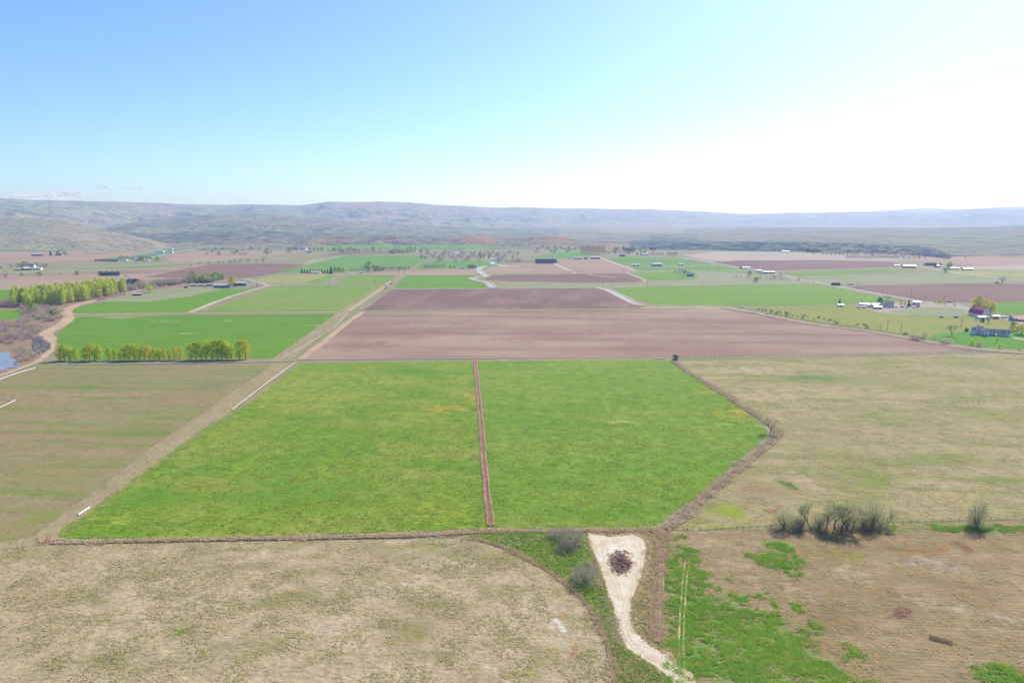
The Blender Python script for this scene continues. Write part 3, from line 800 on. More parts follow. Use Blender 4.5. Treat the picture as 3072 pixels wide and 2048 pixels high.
sheet('hay_field', Q([(130, 620), (480, 604), (600, 598), (560, 602), (300, 616)]), M['green_far'], L3, 0.6, 10)
sheet('fallow_field', Q([(-300, 602), (-300, 577), (120, 578), (380, 578), (300, 590), (220, 597), (100, 604)]), M['plough_pale'], L2, 0.6, 12)
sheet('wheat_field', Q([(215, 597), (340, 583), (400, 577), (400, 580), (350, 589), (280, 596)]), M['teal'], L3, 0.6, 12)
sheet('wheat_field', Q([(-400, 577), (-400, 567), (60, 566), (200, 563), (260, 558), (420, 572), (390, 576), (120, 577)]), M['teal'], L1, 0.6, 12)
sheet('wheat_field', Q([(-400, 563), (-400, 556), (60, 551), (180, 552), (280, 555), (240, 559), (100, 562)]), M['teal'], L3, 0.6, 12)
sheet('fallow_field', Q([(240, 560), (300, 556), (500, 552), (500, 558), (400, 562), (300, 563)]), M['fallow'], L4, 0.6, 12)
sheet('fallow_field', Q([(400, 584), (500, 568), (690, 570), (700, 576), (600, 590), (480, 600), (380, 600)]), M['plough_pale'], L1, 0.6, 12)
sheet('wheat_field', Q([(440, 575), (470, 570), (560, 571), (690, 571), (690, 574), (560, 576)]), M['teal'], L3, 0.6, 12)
sheet('hay_field', Q([(1220, 590), (1300, 578), (1340, 578), (1370, 582), (1330, 590), (1280, 593)]), M['green_far'], L2, 0.6, 10)
sheet('hay_field', Q([(720, 565), (900, 558), (1150, 566), (1100, 572), (900, 574), (740, 572)]), M['green_far'], L1, 0.6, 12)
# right side
sheet('hay_field', Q([(1408, 663), (1500, 658), (1880, 652), (1960, 668), (2074, 690), (2000, 696), (1750, 703), (1560, 702), (1500, 698), (1440, 680)]), M['green_r'], L2, 0.8, 5)
sheet('grazed_pasture', Q([(1466, 650), (1480, 640), (1440, 628), (1500, 622), (1640, 624), (1780, 632), (1830, 642), (1870, 651), (1500, 657), (1400, 661)]), M['greygreen'], L1, 0.6, 6)
sheet('hay_field', Q([(1440, 629), (1500, 624), (1600, 625), (1600, 640), (1560, 644), (1490, 643)]), M['green_r'], L2 + 0.01, 0.6, 6)
sheet('wheat_field', Q([(1396, 594), (1440, 590), (1555, 592), (1640, 606), (1560, 609), (1430, 610)]), M['green_far'], L2, 0.6, 8)
sheet('hay_field', Q([(1470, 622), (1440, 614), (1560, 613), (1650, 610), (1760, 628), (1660, 624), (1500, 622)]), M['green_far'], L2, 0.6, 8)
sheet('fallow_field', Q([(1570, 586), (1650, 578), (1800, 579), (1950, 585), (2120, 598), (2050, 600), (1900, 598), (1630, 600)]), M['fallow'], L2, 0.6, 10)
sheet('ploughed_field', Q([(1632, 603), (1700, 598), (1900, 597), (2050, 602), (2090, 614), (1780, 621), (1720, 616)]), M['plough_dark'], L3, 0.6, 10)
sheet('hay_field', Q([(1800, 627), (1880, 622), (2090, 617), (2110, 621), (1900, 632), (1830, 633)]), M['green_r'], L2, 0.6, 8)
sheet('fallow_field', Q([(1830, 634), (2000, 630), (2140, 624), (2240, 636), (2340, 647), (2352, 648), (2200, 650), (1920, 654), (1880, 648)]), M['greygreen'], L3, 0.6, 8)
sheet('ploughed_field', Q([(1930, 662), (1990, 656), (2200, 652), (2760, 652), (2760, 700), (2340, 694), (2150, 694), (2060, 682)]), M['plough_dark'], L4, 0.6, 6)
sheet('ploughed_field', Q([(2050, 598), (2130, 590), (2250, 588), (2760, 600), (2760, 620), (2280, 612), (2160, 604)]), M['plough_pale'], L3, 0.6, 10)
sheet('fallow_field', Q([(2200, 612), (2352, 610), (2760, 614), (2760, 640), (2352, 622), (2240, 619)]), M['fallow'], L4, 0.6, 10)
sheet('wheat_field', Q([(2150, 622), (2240, 620), (2352, 624), (2760, 642), (2760, 660), (2352, 642), (2230, 634)]), M['yellowish'], L2, 0.6, 8)
sheet('wheat_field', Q([(2270, 696), (2352, 692), (2760, 700), (2760, 740), (2352, 722), (2290, 722)]), M['wheat_bright'], L5, 0.6, 6)
sheet('yard_pasture', Q([(1700, 708), (1790, 704), (1960, 700), (2100, 696), (2230, 716), (2352, 742), (2760, 790), (2760, 812), (2260, 806), (2060, 768), (1850, 736)]), M['yard_pasture'], L1, 0.6, 5)
sheet('farm_yard', Q([(1960, 702), (2000, 696), (2120, 692), (2200, 698), (2240, 712), (2150, 716), (2080, 724), (2020, 718)]), M['fallow'], L3, 0.6, 5)
sheet('yard_pasture', Q([(2040, 716), (2100, 706), (2200, 706), (2250, 720), (2200, 728), (2110, 724)]), M['greygreen'], L4, 0.6, 5)
sheet('lawn', Q([(2128, 778), (2160, 766), (2230, 760), (2352, 762), (2600, 780), (2600, 810), (2352, 802), (2250, 798), (2160, 786)]), M['lawn'], L3, 0.5, 4)
sheet('verge_strip', Q([(1470, 708), (1500, 701), (1560, 705), (1680, 706), (1650, 711)]), M['strip'], L4, 0.4, 4)
# creek land at the far left
sheet('creek_bank', Q([(-400, 860), (-400, 700), (0, 705), (60, 690), (160, 685), (250, 672), (330, 655), (500, 638), (560, 648), (400, 662), (260, 690), (180, 702), (150, 712), (150, 728), (130, 756), (110, 770), (120, 800), (100, 824), (40, 850), (0, 866), (-400, 980)]), M['creek'], L1 - 0.01, 0.8, 4)
sheet('pond', Q([(-120, 860), (-120, 812), (-20, 806), (6, 812), (18, 808), (26, 818), (20, 824), (38, 824), (32, 832), (50, 838), (40, 846), (18, 844), (8, 852), (-30, 856)]), M['water'], 0.24, 0.6, 1.5)

# ------------------------------------------------------------------ lanes, roads and canals
path('sandy_road', [(420, 870), (360, 884), (310, 896), (260, 908), (225, 918), (203, 930), (199, 942), (206, 956), (182, 976), (145, 995), (138, 1004), (155, 1026), (164, 1042), (154, 1053), (134, 1070), (107, 1088), (73, 1099), (0, 1128), (-120, 1170)], 11.0, M['sand'], L5, 0.9, scale_fn=lambda t: 0.8 if t < 0.22 else (1.15 if t < 0.72 else 0.55))
path('sandy_road', [(420, 870), (480, 860), (560, 850), (600, 852)], 7.0, M['sand'], L5 + 0.01, 0.6)
path('field_track', Q([(150, 722), (300, 720.5), (500, 719), (800, 716.5), (828, 716)]), 6.0, M['sand'], L4, 0.4)
path('field_track', Q([(436, 718), (500, 692), (560, 672), (612, 658), (640, 654)]), 8.5, M['bank'], L4 + 0.02, 0.4)
path('field_track', [(385, 905), (440, 897), (500, 886), (560, 878), (618, 867), (640, 864)], 3.0, M['strip'], L4, 0.3)
path('farm_road', Q([(640, 830), (700, 786), (760, 742), (812, 702), (860, 672), (892, 654), (918, 636), (930, 630)]), 17.0, M['lane'], L4, 0.6)
path('gravel_strip', Q([(690, 826), (740, 788), (800, 740), (835, 716)]), 7.0, M['sand'], L5, 0.5)
path('gravel_strip', Q([(800, 714), (840, 688), (880, 660), (898, 646)]), 6.0, M['strip'], L5 + 0.01, 0.5)
path('field_track', Q([(830, 715.5), (1000, 713.5), (1300, 711.5), (1640, 708.5), (1690, 709)]), 3.6, M['strip'], L5, 0.3)
path('field_track', Q([(894, 663), (1000, 663), (1200, 661.5), (1384, 660), (1450, 657), (1640, 654), (1880, 650)]), 4.5, M['gravel'], L5, 0.3)
path('field_track', Q([(620, 654), (760, 652.5), (886, 652.5)]), 3.6, M['gravel'], L5, 0.3)
path('gravel_road', Q([(500, 646), (560, 640), (620, 634), (700, 629), (800, 629), (930, 631), (1098, 631)]), 4.5, M['gravel'], L5 + 0.01, 0.3)
path('gravel_road', Q([(800, 629), (835, 624), (860, 621), (960, 618), (1100, 614)]), 5.5, M['gravel'], L5 + 0.02, 0.3)
path('gravel_road', Q([(618, 657), (600, 650), (572, 643), (560, 641)]), 5.0, M['gravel'], L5 + 0.02, 0.3)
path('gravel_road', Q([(1118, 631), (1300, 629), (1440, 627)]), 5.0, M['gravel'], L5, 0.3)
path('gravel_road', Q([(1440, 627), (1480, 643), (1466, 648)]), 6.0, M['bank'], L5 + 0.01, 0.3)
path('field_track', Q([(1270, 604), (1300, 618), (1322, 628)]), 8.0, M['gravel'], L5, 0.3)
path('gravel_road', Q([(1374, 590), (1400, 600), (1440, 614), (1470, 623), (1540, 622.5), (1660, 621.5), (1780, 621)]), 6.5, M['gravel'], L5, 0.3)
path('gravel_road', Q([(100, 625), (300, 618), (480, 607), (560, 603)]), 6.0, M['gravel'], L5, 0.3)
path('gravel_road', Q([(130, 617), (300, 609), (480, 600), (600, 594)]), 5.0, M['gravel'], L5, 0.3)
path('gravel_road', Q([(300, 600), (352, 590), (420, 577), (476, 566), (500, 563)]), 8.0, M['gravel'], L5, 0.3)
path('gravel_road', Q([(440, 576), (690, 575)]), 4.0, M['gravel'], L5, 0.3)
path('gravel_road', Q([(560, 603), (690, 607), (705, 606), (760, 594), (795, 586)]), 4.0, M['gravel'], L5, 0.3)
path('gravel_road', Q([(-100, 664), (0, 665), (190, 665)]), 4.0, M['gravel'], L5, 0.3)
ROAD = Q([(1556, 592), (1600, 598), (1660, 608), (1720, 619), (1790, 632), (1860, 646), (1960, 665), (2060, 683), (2150, 698), (2230, 712), (2330, 736), (2420, 760)])
path('highway_shoulder', ROAD, 15.0, M['gravel'], L5 + 0.06, 0.5)
path('highway', ROAD, 7.4, M['asphalt'], L5 + 0.12, 0.0)
path('gravel_road', Q([(1780, 622), (1880, 620), (2000, 616), (2100, 612), (2130, 616), (2200, 627), (2270, 636), (2352, 645), (2500, 660)]), 6.0, M['gravel'], L5, 0.3)
path('gravel_road', Q([(1910, 654), (2000, 652.5), (2120, 651.5)]), 5.0, M['bank'], L5 + 0.03, 0.3)
path('driveway', Q([(1690, 709), (1780, 706), (1900, 702), (2000, 698.5)]), 4.0, M['strip'], L5, 0.3)
path('driveway', Q([(2090, 702), (2150, 700), (2215, 700)]), 5.0, M['gravel'], L5 + 0.03, 0.3)
path('driveway', Q([(2272, 726), (2300, 730), (2352, 738), (2400, 744)]), 5.0, M['gravel'], L5, 0.3)
path('driveway', Q([(2330, 776), (2352, 780), (2420, 784)]), 6.0, M['gravel'], L5, 0.3)
path('ditch_bank', Q([(1830, 632), (1900, 631), (2000, 628), (2100, 625), (2136, 622)]), 4.0, M['creek'], L5, 0.3)

def canal(pts, w, name='irrigation_canal', bankw=5.0, mat_bank='bank'):
    line = smooth_line([gp(*p) for p in pts], 4.0)
    o = w / 2
    sweep('canal_bank', line, [(-o - bankw - 1.5, 0), (-o - bankw, 0.7), (-o - 1.2, 0.75), (-o, 0.15), (o, 0.15), (o + 1.2, 0.75), (o + bankw, 0.7), (o + bankw + 1.5, 0)], [M[mat_bank], M['ditchsoil']], 0.24, 0.3, mats=[0, 0, 1, 1, 1, 0, 0])
    sweep('canal_water', line, [(-o - 0.3, 0), (o + 0.3, 0)], M['canal_water'], 0.50)
canal(Q([(1112, 612), (1098, 617), (1104, 626), (1116, 634), (1092, 638), (1086, 641), (1110, 647), (1124, 652), (1128, 658), (1134, 662)]), 4.6)
canal(Q([(1376, 661), (1400, 668), (1432, 684), (1462, 698), (1500, 703), (1560, 704.5), (1640, 705.5), (1680, 709), (1740, 719)]), 4.2)
canal(Q([(1740, 719), (1800, 732), (1880, 746), (1980, 759), (2080, 775), (2180, 793), (2240, 802), (2300, 807), (2380, 812), (2560, 820)]), 2.2, bankw=3.4)
canal(Q([(1300, 622), (1338, 628), (1360, 632), (1420, 640)]), 2.0, bankw=3.0)
# river
path('river', Q([(1000, 586), (1040, 580), (1080, 588), (1110, 590), (1150, 598), (1130, 604), (1160, 611), (1190, 612)]), 12.0, M['water'], L5, 3.0)

# pale track with its turning loop, bare soil, ruts
TRK = Q([(1350, 1226), (1385, 1230), (1400, 1234), (1455, 1228), (1478, 1240), (1484, 1262), (1480, 1300), (1466, 1340), (1452, 1380), (1450, 1415), (1460, 1448), (1482, 1474), (1518, 1499), (1556, 1524), (1578, 1552), (1588, 1610), (1562, 1610), (1550, 1577), (1520, 1542), (1474, 1511), (1440, 1489), (1421, 1462), (1414, 1425), (1405, 1388), (1392, 1352), (1380, 1310), (1366, 1275), (1354, 1250)])
sheet('track_fringe', TRK, M['fringe'], L3, 2.0, 1.2, smooth=True, grow=1.6)
sheet('dirt_track', TRK, M['track'], L4, 0.9, 1.2, smooth=True)
for k, (off, wd) in enumerate(((0.0, 0.55), (12.0, 0.5))):
    path('wheel_track', Q([(1466 - off, 1246), (1473 - off * 0.7, 1272), (1468 - off * 0.7, 1310), (1453 - off * 0.6, 1350), (1440 - off * 0.7, 1390), (1437 - off * 0.8, 1430), (1446 - off * 0.8, 1464), (1466 - off, 1488), (1506 - off, 1512), (1545 - off, 1540), (1570 - off, 1590)]), wd, M['track_rut'], L5, 0.3, 1.5)
    path('wheel_track', Q([(1380 + off * 0.5, 1240), (1384 + off, 1270), (1396 + off, 1310), (1412 + off * 0.8, 1345), (1424 + off * 0.6, 1380)]), wd, M['track_rut'], L5, 0.35, 1.5)
for off in (0.0, 9.0):
    path('tyre_rut', Q([(1582 - off + 1, 1288), (1576 - off, 1340), (1573 - off * 1.1, 1400), (1570 - off * 1.2, 1470), (1572 - off * 1.3, 1540), (1574 - off * 1.4, 1600)]), 0.6, M['rut'], L5, 0.15, 2.0)
# central furrow between the two alfalfa fields: a sunk, bare strip between low ridges
line = smooth_line([gp(*p) for p in Q([(1091, 829), (1098, 900), (1106, 990), (1113, 1080), (1120, 1150), (1126, 1208)])], 2.0)
sweep('field_furrow', line, [(-1.7, 0), (-1.3, 0.26), (-0.8, 0.22), (-0.45, 0.04), (0.45, 0.04), (0.8, 0.22), (1.3, 0.26), (1.7, 0)], [M['ditchsoil'], M['soil']], L3, 0.35, mats=[0, 0, 1, 1, 1, 0, 0])
# ditch along the foot of the fields, its weedy banks
def ditch(name, pts, w=2.4, h=0.6):
    line = smooth_line([gp(*p) for p in Q(pts)], 2.0)
    sweep(name, line, [(-w, 0), (-w * 0.6, h * 0.8), (-w * 0.3, h), (-w * 0.1, 0.06), (w * 0.1, 0.06), (w * 0.3, h), (w * 0.6, h * 0.8), (w, 0)], M['ditchsoil'], L4, 0.7)
    return line
D1 = [(92, 1243), (200, 1245), (350, 1241), (500, 1238), (650, 1236), (800, 1233), (950, 1229), (1050, 1224), (1130, 1220), (1230, 1219), (1340, 1218), (1430, 1218), (1520, 1216)]
D2 = [(1525, 1216), (1570, 1186), (1620, 1140), (1680, 1090), (1740, 1040), (1786, 1000), (1770, 975), (1720, 942), (1660, 902), (1600, 866), (1546, 830)]
D3 = [(1060, 1236), (1110, 1242), (1160, 1258), (1220, 1288), (1280, 1326), (1330, 1368), (1362, 1408), (1384, 1450), (1400, 1500), (1416, 1600)]
D4 = [(1526, 1222), (1522, 1260), (1517, 1310), (1513, 1380), (1510, 1440), (1509, 1476)]
ditch('field_ditch', D1, 1.5, 0.24)
ditch('field_ditch', D2, 2.3, 0.3)
ditch('field_ditch', D3, 0.6, 0.14)
ditch('field_ditch', D4, 1.2, 0.22)

# ------------------------------------------------------------------ the air of the valley
def haze():
    t = NT('valley_haze')
    v = t.n('ShaderNodeVolumePrincipled')
    v.inputs['Color'].default_value = (0.31, 0.45, 1.0, 1)
    v.inputs['Absorption Color'].default_value = (1, 1, 1, 1)
    v.inputs['Density'].default_value = 1.0e-4
    v.inputs['Anisotropy'].default_value = 0.25
    t.link(v.outputs[0], t.out.inputs['Volume'])
    b = MB().box((0, 9900, 190), (47000, 26600, 480))
    o = b.build('haze', t.m)
    tag(o, kind='stuff')
haze()

# ------------------------------------------------------------------ plant materials
M['bark_dark'] = plain('dark_bark', A(92, 80, 72), 0.95, 0.25, 2.0, 0.05, bump=0.6)
M['bark_grey'] = plain('grey_bark', A(128, 116, 106), 0.95, 0.25, 2.0, 0.05, bump=0.6)
M['bark_pale'] = plain('pale_bark', A(150, 142, 112), 0.95, 0.2, 2.0, 0.05, bump=0.6)
M['leaf_poplar'] = leaf_mat('spring_poplar_leaves', LF(150, 172, 36), LF(176, 182, 44), 0.5)
M['leaf_poplar_orange'] = leaf_mat('budding_poplar_leaves', LF(172, 162, 52), LF(184, 164, 58), 0.45)
M['leaf_grove'] = leaf_mat('grove_poplar_leaves', LF(158, 174, 62), LF(176, 182, 70), 0.5)
M['leaf_green'] = leaf_mat('green_leaves', LF(128, 152, 84), LF(146, 162, 94), 0.45)
M['leaf_olive'] = leaf_mat('olive_leaves', LF(136, 146, 92), LF(150, 154, 100), 0.4)
M['leaf_willow'] = leaf_mat('golden_willow_leaves', LF(178, 168, 66), LF(160, 158, 78), 0.5)
M['twig_pond'] = leaf_mat('reed_blades', LF(168, 150, 120), LF(150, 136, 108), 0.3)
M['leaf_brown'] = leaf_mat('brown_twig_leaves', LF(180, 152, 110), LF(160, 140, 106), 0.3)
M['needles'] = leaf_mat('conifer_needles', LF(72, 94, 70), LF(88, 108, 80), 0.25)
M['needles_blue'] = leaf_mat('bluish_needles', LF(78, 98, 94), LF(92, 108, 100), 0.25)
M['twig_grey'] = leaf_mat('grey_twigs', LF(146, 138, 126), LF(160, 150, 138), 0.3)
M['twig_green'] = leaf_mat('budding_twigs', LF(164, 164, 122), LF(150, 150, 118), 0.4)
M['twig_mauve'] = leaf_mat('mauve_twigs', LF(154, 136, 132), LF(168, 150, 140), 0.3)
M['weed_dead'] = leaf_mat('dead_weeds', LF(162, 138, 112), LF(178, 158, 128), 0.2)
M['weed_grey'] = leaf_mat('grey_weeds', LF(152, 138, 116), LF(170, 156, 130), 0.2)
M['grass_green'] = grass_mat('green_grass_blades', LF(108, 150, 54), LF(124, 158, 60), LF(156, 162, 84), 0.45)
M['grass_alf'] = grass_mat('alfalfa_blades', LF(122, 154, 54), LF(142, 162, 62), LF(158, 164, 76), 0.45)
M['grass_dry'] = grass_mat('dry_grass_blades', LF(180, 162, 124), LF(164, 152, 108), LF(150, 142, 92), 0.3)
M['grass_clump'] = grass_mat('alfalfa_clump_blades', LF(108, 146, 50), LF(120, 150, 54), LF(136, 154, 62), 0.45)
M['grass_olive'] = grass_mat('olive_grass_blades', LF(142, 140, 90), LF(130, 136, 80), LF(150, 146, 98), 0.3)

# ------------------------------------------------------------------ plant shapes
def quads(cent, size, seed, up=0.0, stretch=1.0):
    """randomly turned leaf quads"""
    g = np.random.default_rng(seed)
    n = len(cent)
    d1 = g.normal(size=(n, 3))
    d1[:, 2] += up * np.sign(d1[:, 2] + 1e-9)
    d1 /= np.linalg.norm(d1, axis=1)[:, None]
    d2 = g.normal(size=(n, 3))
    d2 = np.cross(d1, d2)
    d2 /= np.linalg.norm(d2, axis=1)[:, None]
    s = (np.asarray(size) * (0.6 + 0.8 * g.random(n)))[:, None]
    a, b = d1 * s * stretch, d2 * s
    V = np.stack([cent - a - b * 0.6, cent + a * 0.2 - b, cent + a + b * 0.5, cent - a * 0.3 + b], 1).reshape(-1, 3)
    F = np.arange(4 * n).reshape(n, 4)
    return V, F

def crown_points(n, seed, width_fn, h0, h1, clumps=40, tight=0.16, shell=0.45):
    """leaf positions in clumps through a crown of revolution; width_fn(t) gives the radius"""
    g = np.random.default_rng(seed)
    t = g.random(clumps) ** 0.9
    ang = g.random(clumps) * 2 * math.pi
    rad = (shell + (1 - shell) * g.random(clumps)) ** 0.7
    w = np.array([width_fn(v) for v in t])
    cx, cyy, cz = np.cos(ang) * rad * w, np.sin(ang) * rad * w, h0 + t * (h1 - h0)
    k = g.integers(0, clumps, n)
    sc = tight * (h1 - h0)
    p = np.stack([cx[k], cyy[k], cz[k]], 1) + g.normal(size=(n, 3)) * np.stack([w[k] * 0.28 + 0.05, w[k] * 0.28 + 0.05, np.full(n, sc * 0.45)], 1)
    p[:, 2] = np.clip(p[:, 2], h0 * 0.8, h1 * 1.03)
    return p

def limbs(mb, seed, h, n, spread, r0, rise=0.55, sides=4, start=0.2, sub=0):
    g = random.Random(seed)
    ends = []
    for i in range(n):
        a = i * 2.4 + g.random()
        z0 = h * (start + (0.75 - start) * i / max(1, n))
        L = h * spread * (1 - 0.5 * i / n) * (0.7 + 0.5 * g.random())
        d = Vector((math.cos(a), math.sin(a), rise + 0.5 * g.random())).normalized()
        p = Vector((0, 0, z0))
        pts, rs = [p.copy()], [r0 * (1 - z0 / h) * 0.7]
        for k in range(3):
            d = (d + Vector((g.uniform(-0.25, 0.25), g.uniform(-0.25, 0.25), g.uniform(0, 0.25)))).normalized()
            p = p + d * L / 3
            pts.append(p.copy())
            rs.append(rs[0] * (1 - (k + 1) / 3.4))
        mb.tube(pts, rs, sides, False)
        ends.append(pts)
    return ends

def leafy(name, seed, h, width_fn, h0, leaf, n, size, bark, clumps=40, tight=0.16, r0=0.25, nl=7, spread=0.35, up=0.0, shell=0.45):
    mb = MB()
    mb.tube([(0, 0, -0.3), (0.05, 0, h * 0.3), (0, 0.08, h * 0.6), (0, 0, h * 0.92)], [r0, r0 * 0.75, r0 * 0.45, r0 * 0.12], 6)
    limbs(mb, seed, h, nl, spread, r0)
    tr = mb.mesh(name + '_trunk', M[bark], True)
    p = crown_points(n, seed + 5, width_fn, h0, h, clumps, tight, shell)
    V, F = quads(p, size, seed + 9, up)
    cr = mesh_np(name + '_crown', V, F, M[leaf])
    return dict(h=h, trunk=tr, crown=cr)

def twiggy(name, seed, h, bark, twig, n_stems=1, spread=0.5, gens=5, lean=0.12, r0=0.22, tw=0.03, twigs=5, base_split=0.25, haze_n=0):
    """bare tree or shrub grown by forking; branches are tubes, the finest twigs thin blades"""
    g = random.Random(seed)
    mb = MB()
    TV, TF, tips = [], [], []
    def blade(p, d, L, w):
        s = d.cross(Vector((g.uniform(-1, 1), g.uniform(-1, 1), g.uniform(-1, 1))))
        if s.length < 1e-4:
            s = Vector((1, 0, 0))
        s.normalize()
        n = len(TV)
        q = p + d * L
        TV.extend([tuple(p - s * w), tuple(p + s * w), tuple(q + s * w * 0.35), tuple(q - s * w * 0.35)])
        TF.append((n, n + 1, n + 2, n + 3))
        tips.append(q)
    def grow(p, d, L, r, gen):
        pts, rs = [p.copy()], [r]
        for k in range(2):
            d = (d + Vector((g.uniform(-0.18, 0.18), g.uniform(-0.18, 0.18), g.uniform(-0.06, 0.16)))).normalized()
            p = p + d * L / 2
            pts.append(p.copy())
            rs.append(r * (1 - 0.18 * (k + 1)))
        mb.tube(pts, rs, 5 if gen < 2 else 3, False)
        if gen >= 2:
            for _ in range(twigs):
                t = g.random()
                q = pts[0].lerp(pts[2], t)
                dd = (d + Vector((g.uniform(-1, 1), g.uniform(-1, 1), g.uniform(-0.35, 0.9)))).normalized()
                blade(q, dd, L * g.uniform(0.5, 1.0), tw)
        if gen >= gens:
            for _ in range(twigs):
                dd = (d + Vector((g.uniform(-0.8, 0.8), g.uniform(-0.8, 0.8), g.uniform(-0.2, 0.7)))).normalized()
                blade(p, dd, L * g.uniform(0.5, 1.1), tw)
            return
        kids = 3 if gen < 2 and g.random() < 0.6 else 2
        a0 = g.random() * 6.28
        for i in range(kids):
            a = a0 + i * 6.28 / kids + g.uniform(-0.4, 0.4)
            side = Vector((math.cos(a), math.sin(a), 0.1))
            dd = (d + side * spread * g.uniform(0.6, 1.3)).normalized()
            grow(p, dd, L * g.uniform(0.66, 0.86), r * 0.62, gen + 1)
    for s in range(n_stems):
        a = s * 2.4
        o = Vector((math.cos(a), math.sin(a), 0)) * (0.0 if n_stems == 1 else 0.35 * h * 0.25 * g.random())
        d = Vector((g.uniform(-lean, lean) + (math.cos(a) * 0.5 if n_stems > 1 else 0), g.uniform(-lean, lean) + (math.sin(a) * 0.5 if n_stems > 1 else 0), 1)).normalized()
        grow(o + Vector((0, 0, -0.15)), d, h * base_split, r0, 0)
    if haze_n:
        ks = [tips[g.randrange(len(tips))] for _ in range(haze_n)]
        for q in ks:
            q = q + Vector((g.gauss(0, 0.5), g.gauss(0, 0.5), g.gauss(-0.3, 0.6)))
            blade(q, Vector((g.uniform(-1, 1), g.uniform(-1, 1), g.uniform(-0.2, 1))).normalized(), h * g.uniform(0.05, 0.11), tw)
    zs = max(v[2] for v in TV)
    k = h / zs
    mb.v = [(x, y, z * k if z > 0 else z) for x, y, z in mb.v]
    TV = [(x, y, z * k) for x, y, z in TV]
    tr = mb.mesh(name + '_branches', M[bark], True)
    V = np.array(TV, dtype=np.float32)
    cr = mesh_np(name + '_twigs', V, np.array(TF), M[twig])
    return dict(h=h, trunk=tr, crown=cr)

def dome(name, seed, h, wr, bark, twig, stems, n, tw, L, lift=0.0, flat=0.6):
    """rounded mass of fine bare twigs on a few stems; lift raises it on a trunk"""
    g = np.random.default_rng(seed)
    mb = MB()
    base = h * lift
    if lift:
        mb.tube([(0, 0, -0.2), (0.05, 0, base * 0.6), (0, 0.05, base * 1.3)], [0.03 * h, 0.024 * h, 0.015 * h], 6)
    for k in range(stems):
        a, r, z = g.random() * 6.283, g.random() ** 0.6, 0.45 + 0.5 * g.random()
        e = Vector((math.cos(a) * wr * h * r * 0.8, math.sin(a) * wr * h * r * 0.8, base + (h - base) * z))
        p0 = Vector((e.x * 0.06, e.y * 0.06, base * 0.8 - (0 if lift else 0.15)))
        m = p0.lerp(e, 0.5) + Vector((g.normal(), g.normal(), 0.3)) * 0.04 * h
        mb.tube([p0, m, e], [0.012 * h, 0.008 * h, 0.003 * h], 4, False)
    lob = g.normal(size=(9, 3)); lob[:, 2] = np.abs(lob[:, 2]); lob /= np.linalg.norm(lob, axis=1)[:, None]
    d = g.normal(size=(n, 3)); d[:, 2] = np.abs(d[:, 2]) * 1.1 - (0.35 if lift else 0.0)
    d /= np.linalg.norm(d, axis=1)[:, None]
    rad = (0.72 + 0.34 * np.clip((d @ lob.T).max(1) * 2.2 - 1.2, -0.4, 1)) * g.random(n) ** (1 / 2.4)
    c = base + (h - base) * (0.42 if lift else 0.0)
    p = np.stack([d[:, 0] * wr * h * rad, d[:, 1] * wr * h * rad, c + d[:, 2] * (h - c) * rad], 1)
    p[:, 2] = np.maximum(p[:, 2], 0.03 * h)
    dr = d * 0.8 + np.array([0, 0, 0.55]) + g.normal(size=(n, 3)) * 0.45
    dr /= np.linalg.norm(dr, axis=1)[:, None]
    sd = np.cross(dr, g.normal(size=(n, 3))); sd /= np.linalg.norm(sd, axis=1)[:, None]
    l = (L * h * (0.5 + g.random(n)))[:, None]
    w = tw
    V = np.stack([p - sd * w, p + sd * w, p + dr * l + sd * w * 0.3, p + dr * l - sd * w * 0.3], 1).reshape(-1, 3)
    cr = mesh_np(name + '_twigs', V, np.arange(4 * n).reshape(n, 4), M[twig])
    return dict(h=h, trunk=mb.mesh(name + '_stems', M[bark], True), crown=cr)

def conifer(name, seed, h, w, leaf, n=700, r0=0.2):
    g = np.random.default_rng(seed)
    mb = MB().tube([(0, 0, -0.2), (0, 0, h * 0.5), (0, 0, h)], [r0, r0 * 0.6, 0.03], 6)
    tr = mb.mesh(name + '_trunk', M['bark_dark'], True)
    t = g.random(n) ** 1.5
    tier = np.floor(t * 9) / 9
    ang = g.random(n) * 6.283
    rr = w * (1 - t) ** 0.9 * (0.35 + 0.65 * g.random(n) ** 0.5) * (0.8 + 0.35 * np.sin(ang * 5 + tier * 40))
    p = np.stack([np.cos(ang) * rr, np.sin(ang) * rr, h * (0.06 + 0.94 * t) - rr * 0.25], 1)
    p[:, 2] = np.maximum(p[:, 2], 0.15)
    V, F = quads(p, h * 0.045, seed + 3)
    return dict(h=h, trunk=tr, crown=mesh_np(name + '_crown', V, F, M[leaf]))

def pop_w(w):
    return lambda t: w * (0.35 + 1.0 * math.sin(math.pi * min(1, t * 0.86 + 0.12)) ** 0.8) * 0.8
def round_w(w):
    return lambda t: w * max(0.12, math.sin(math.pi * (0.12 + 0.86 * t))) ** 0.6

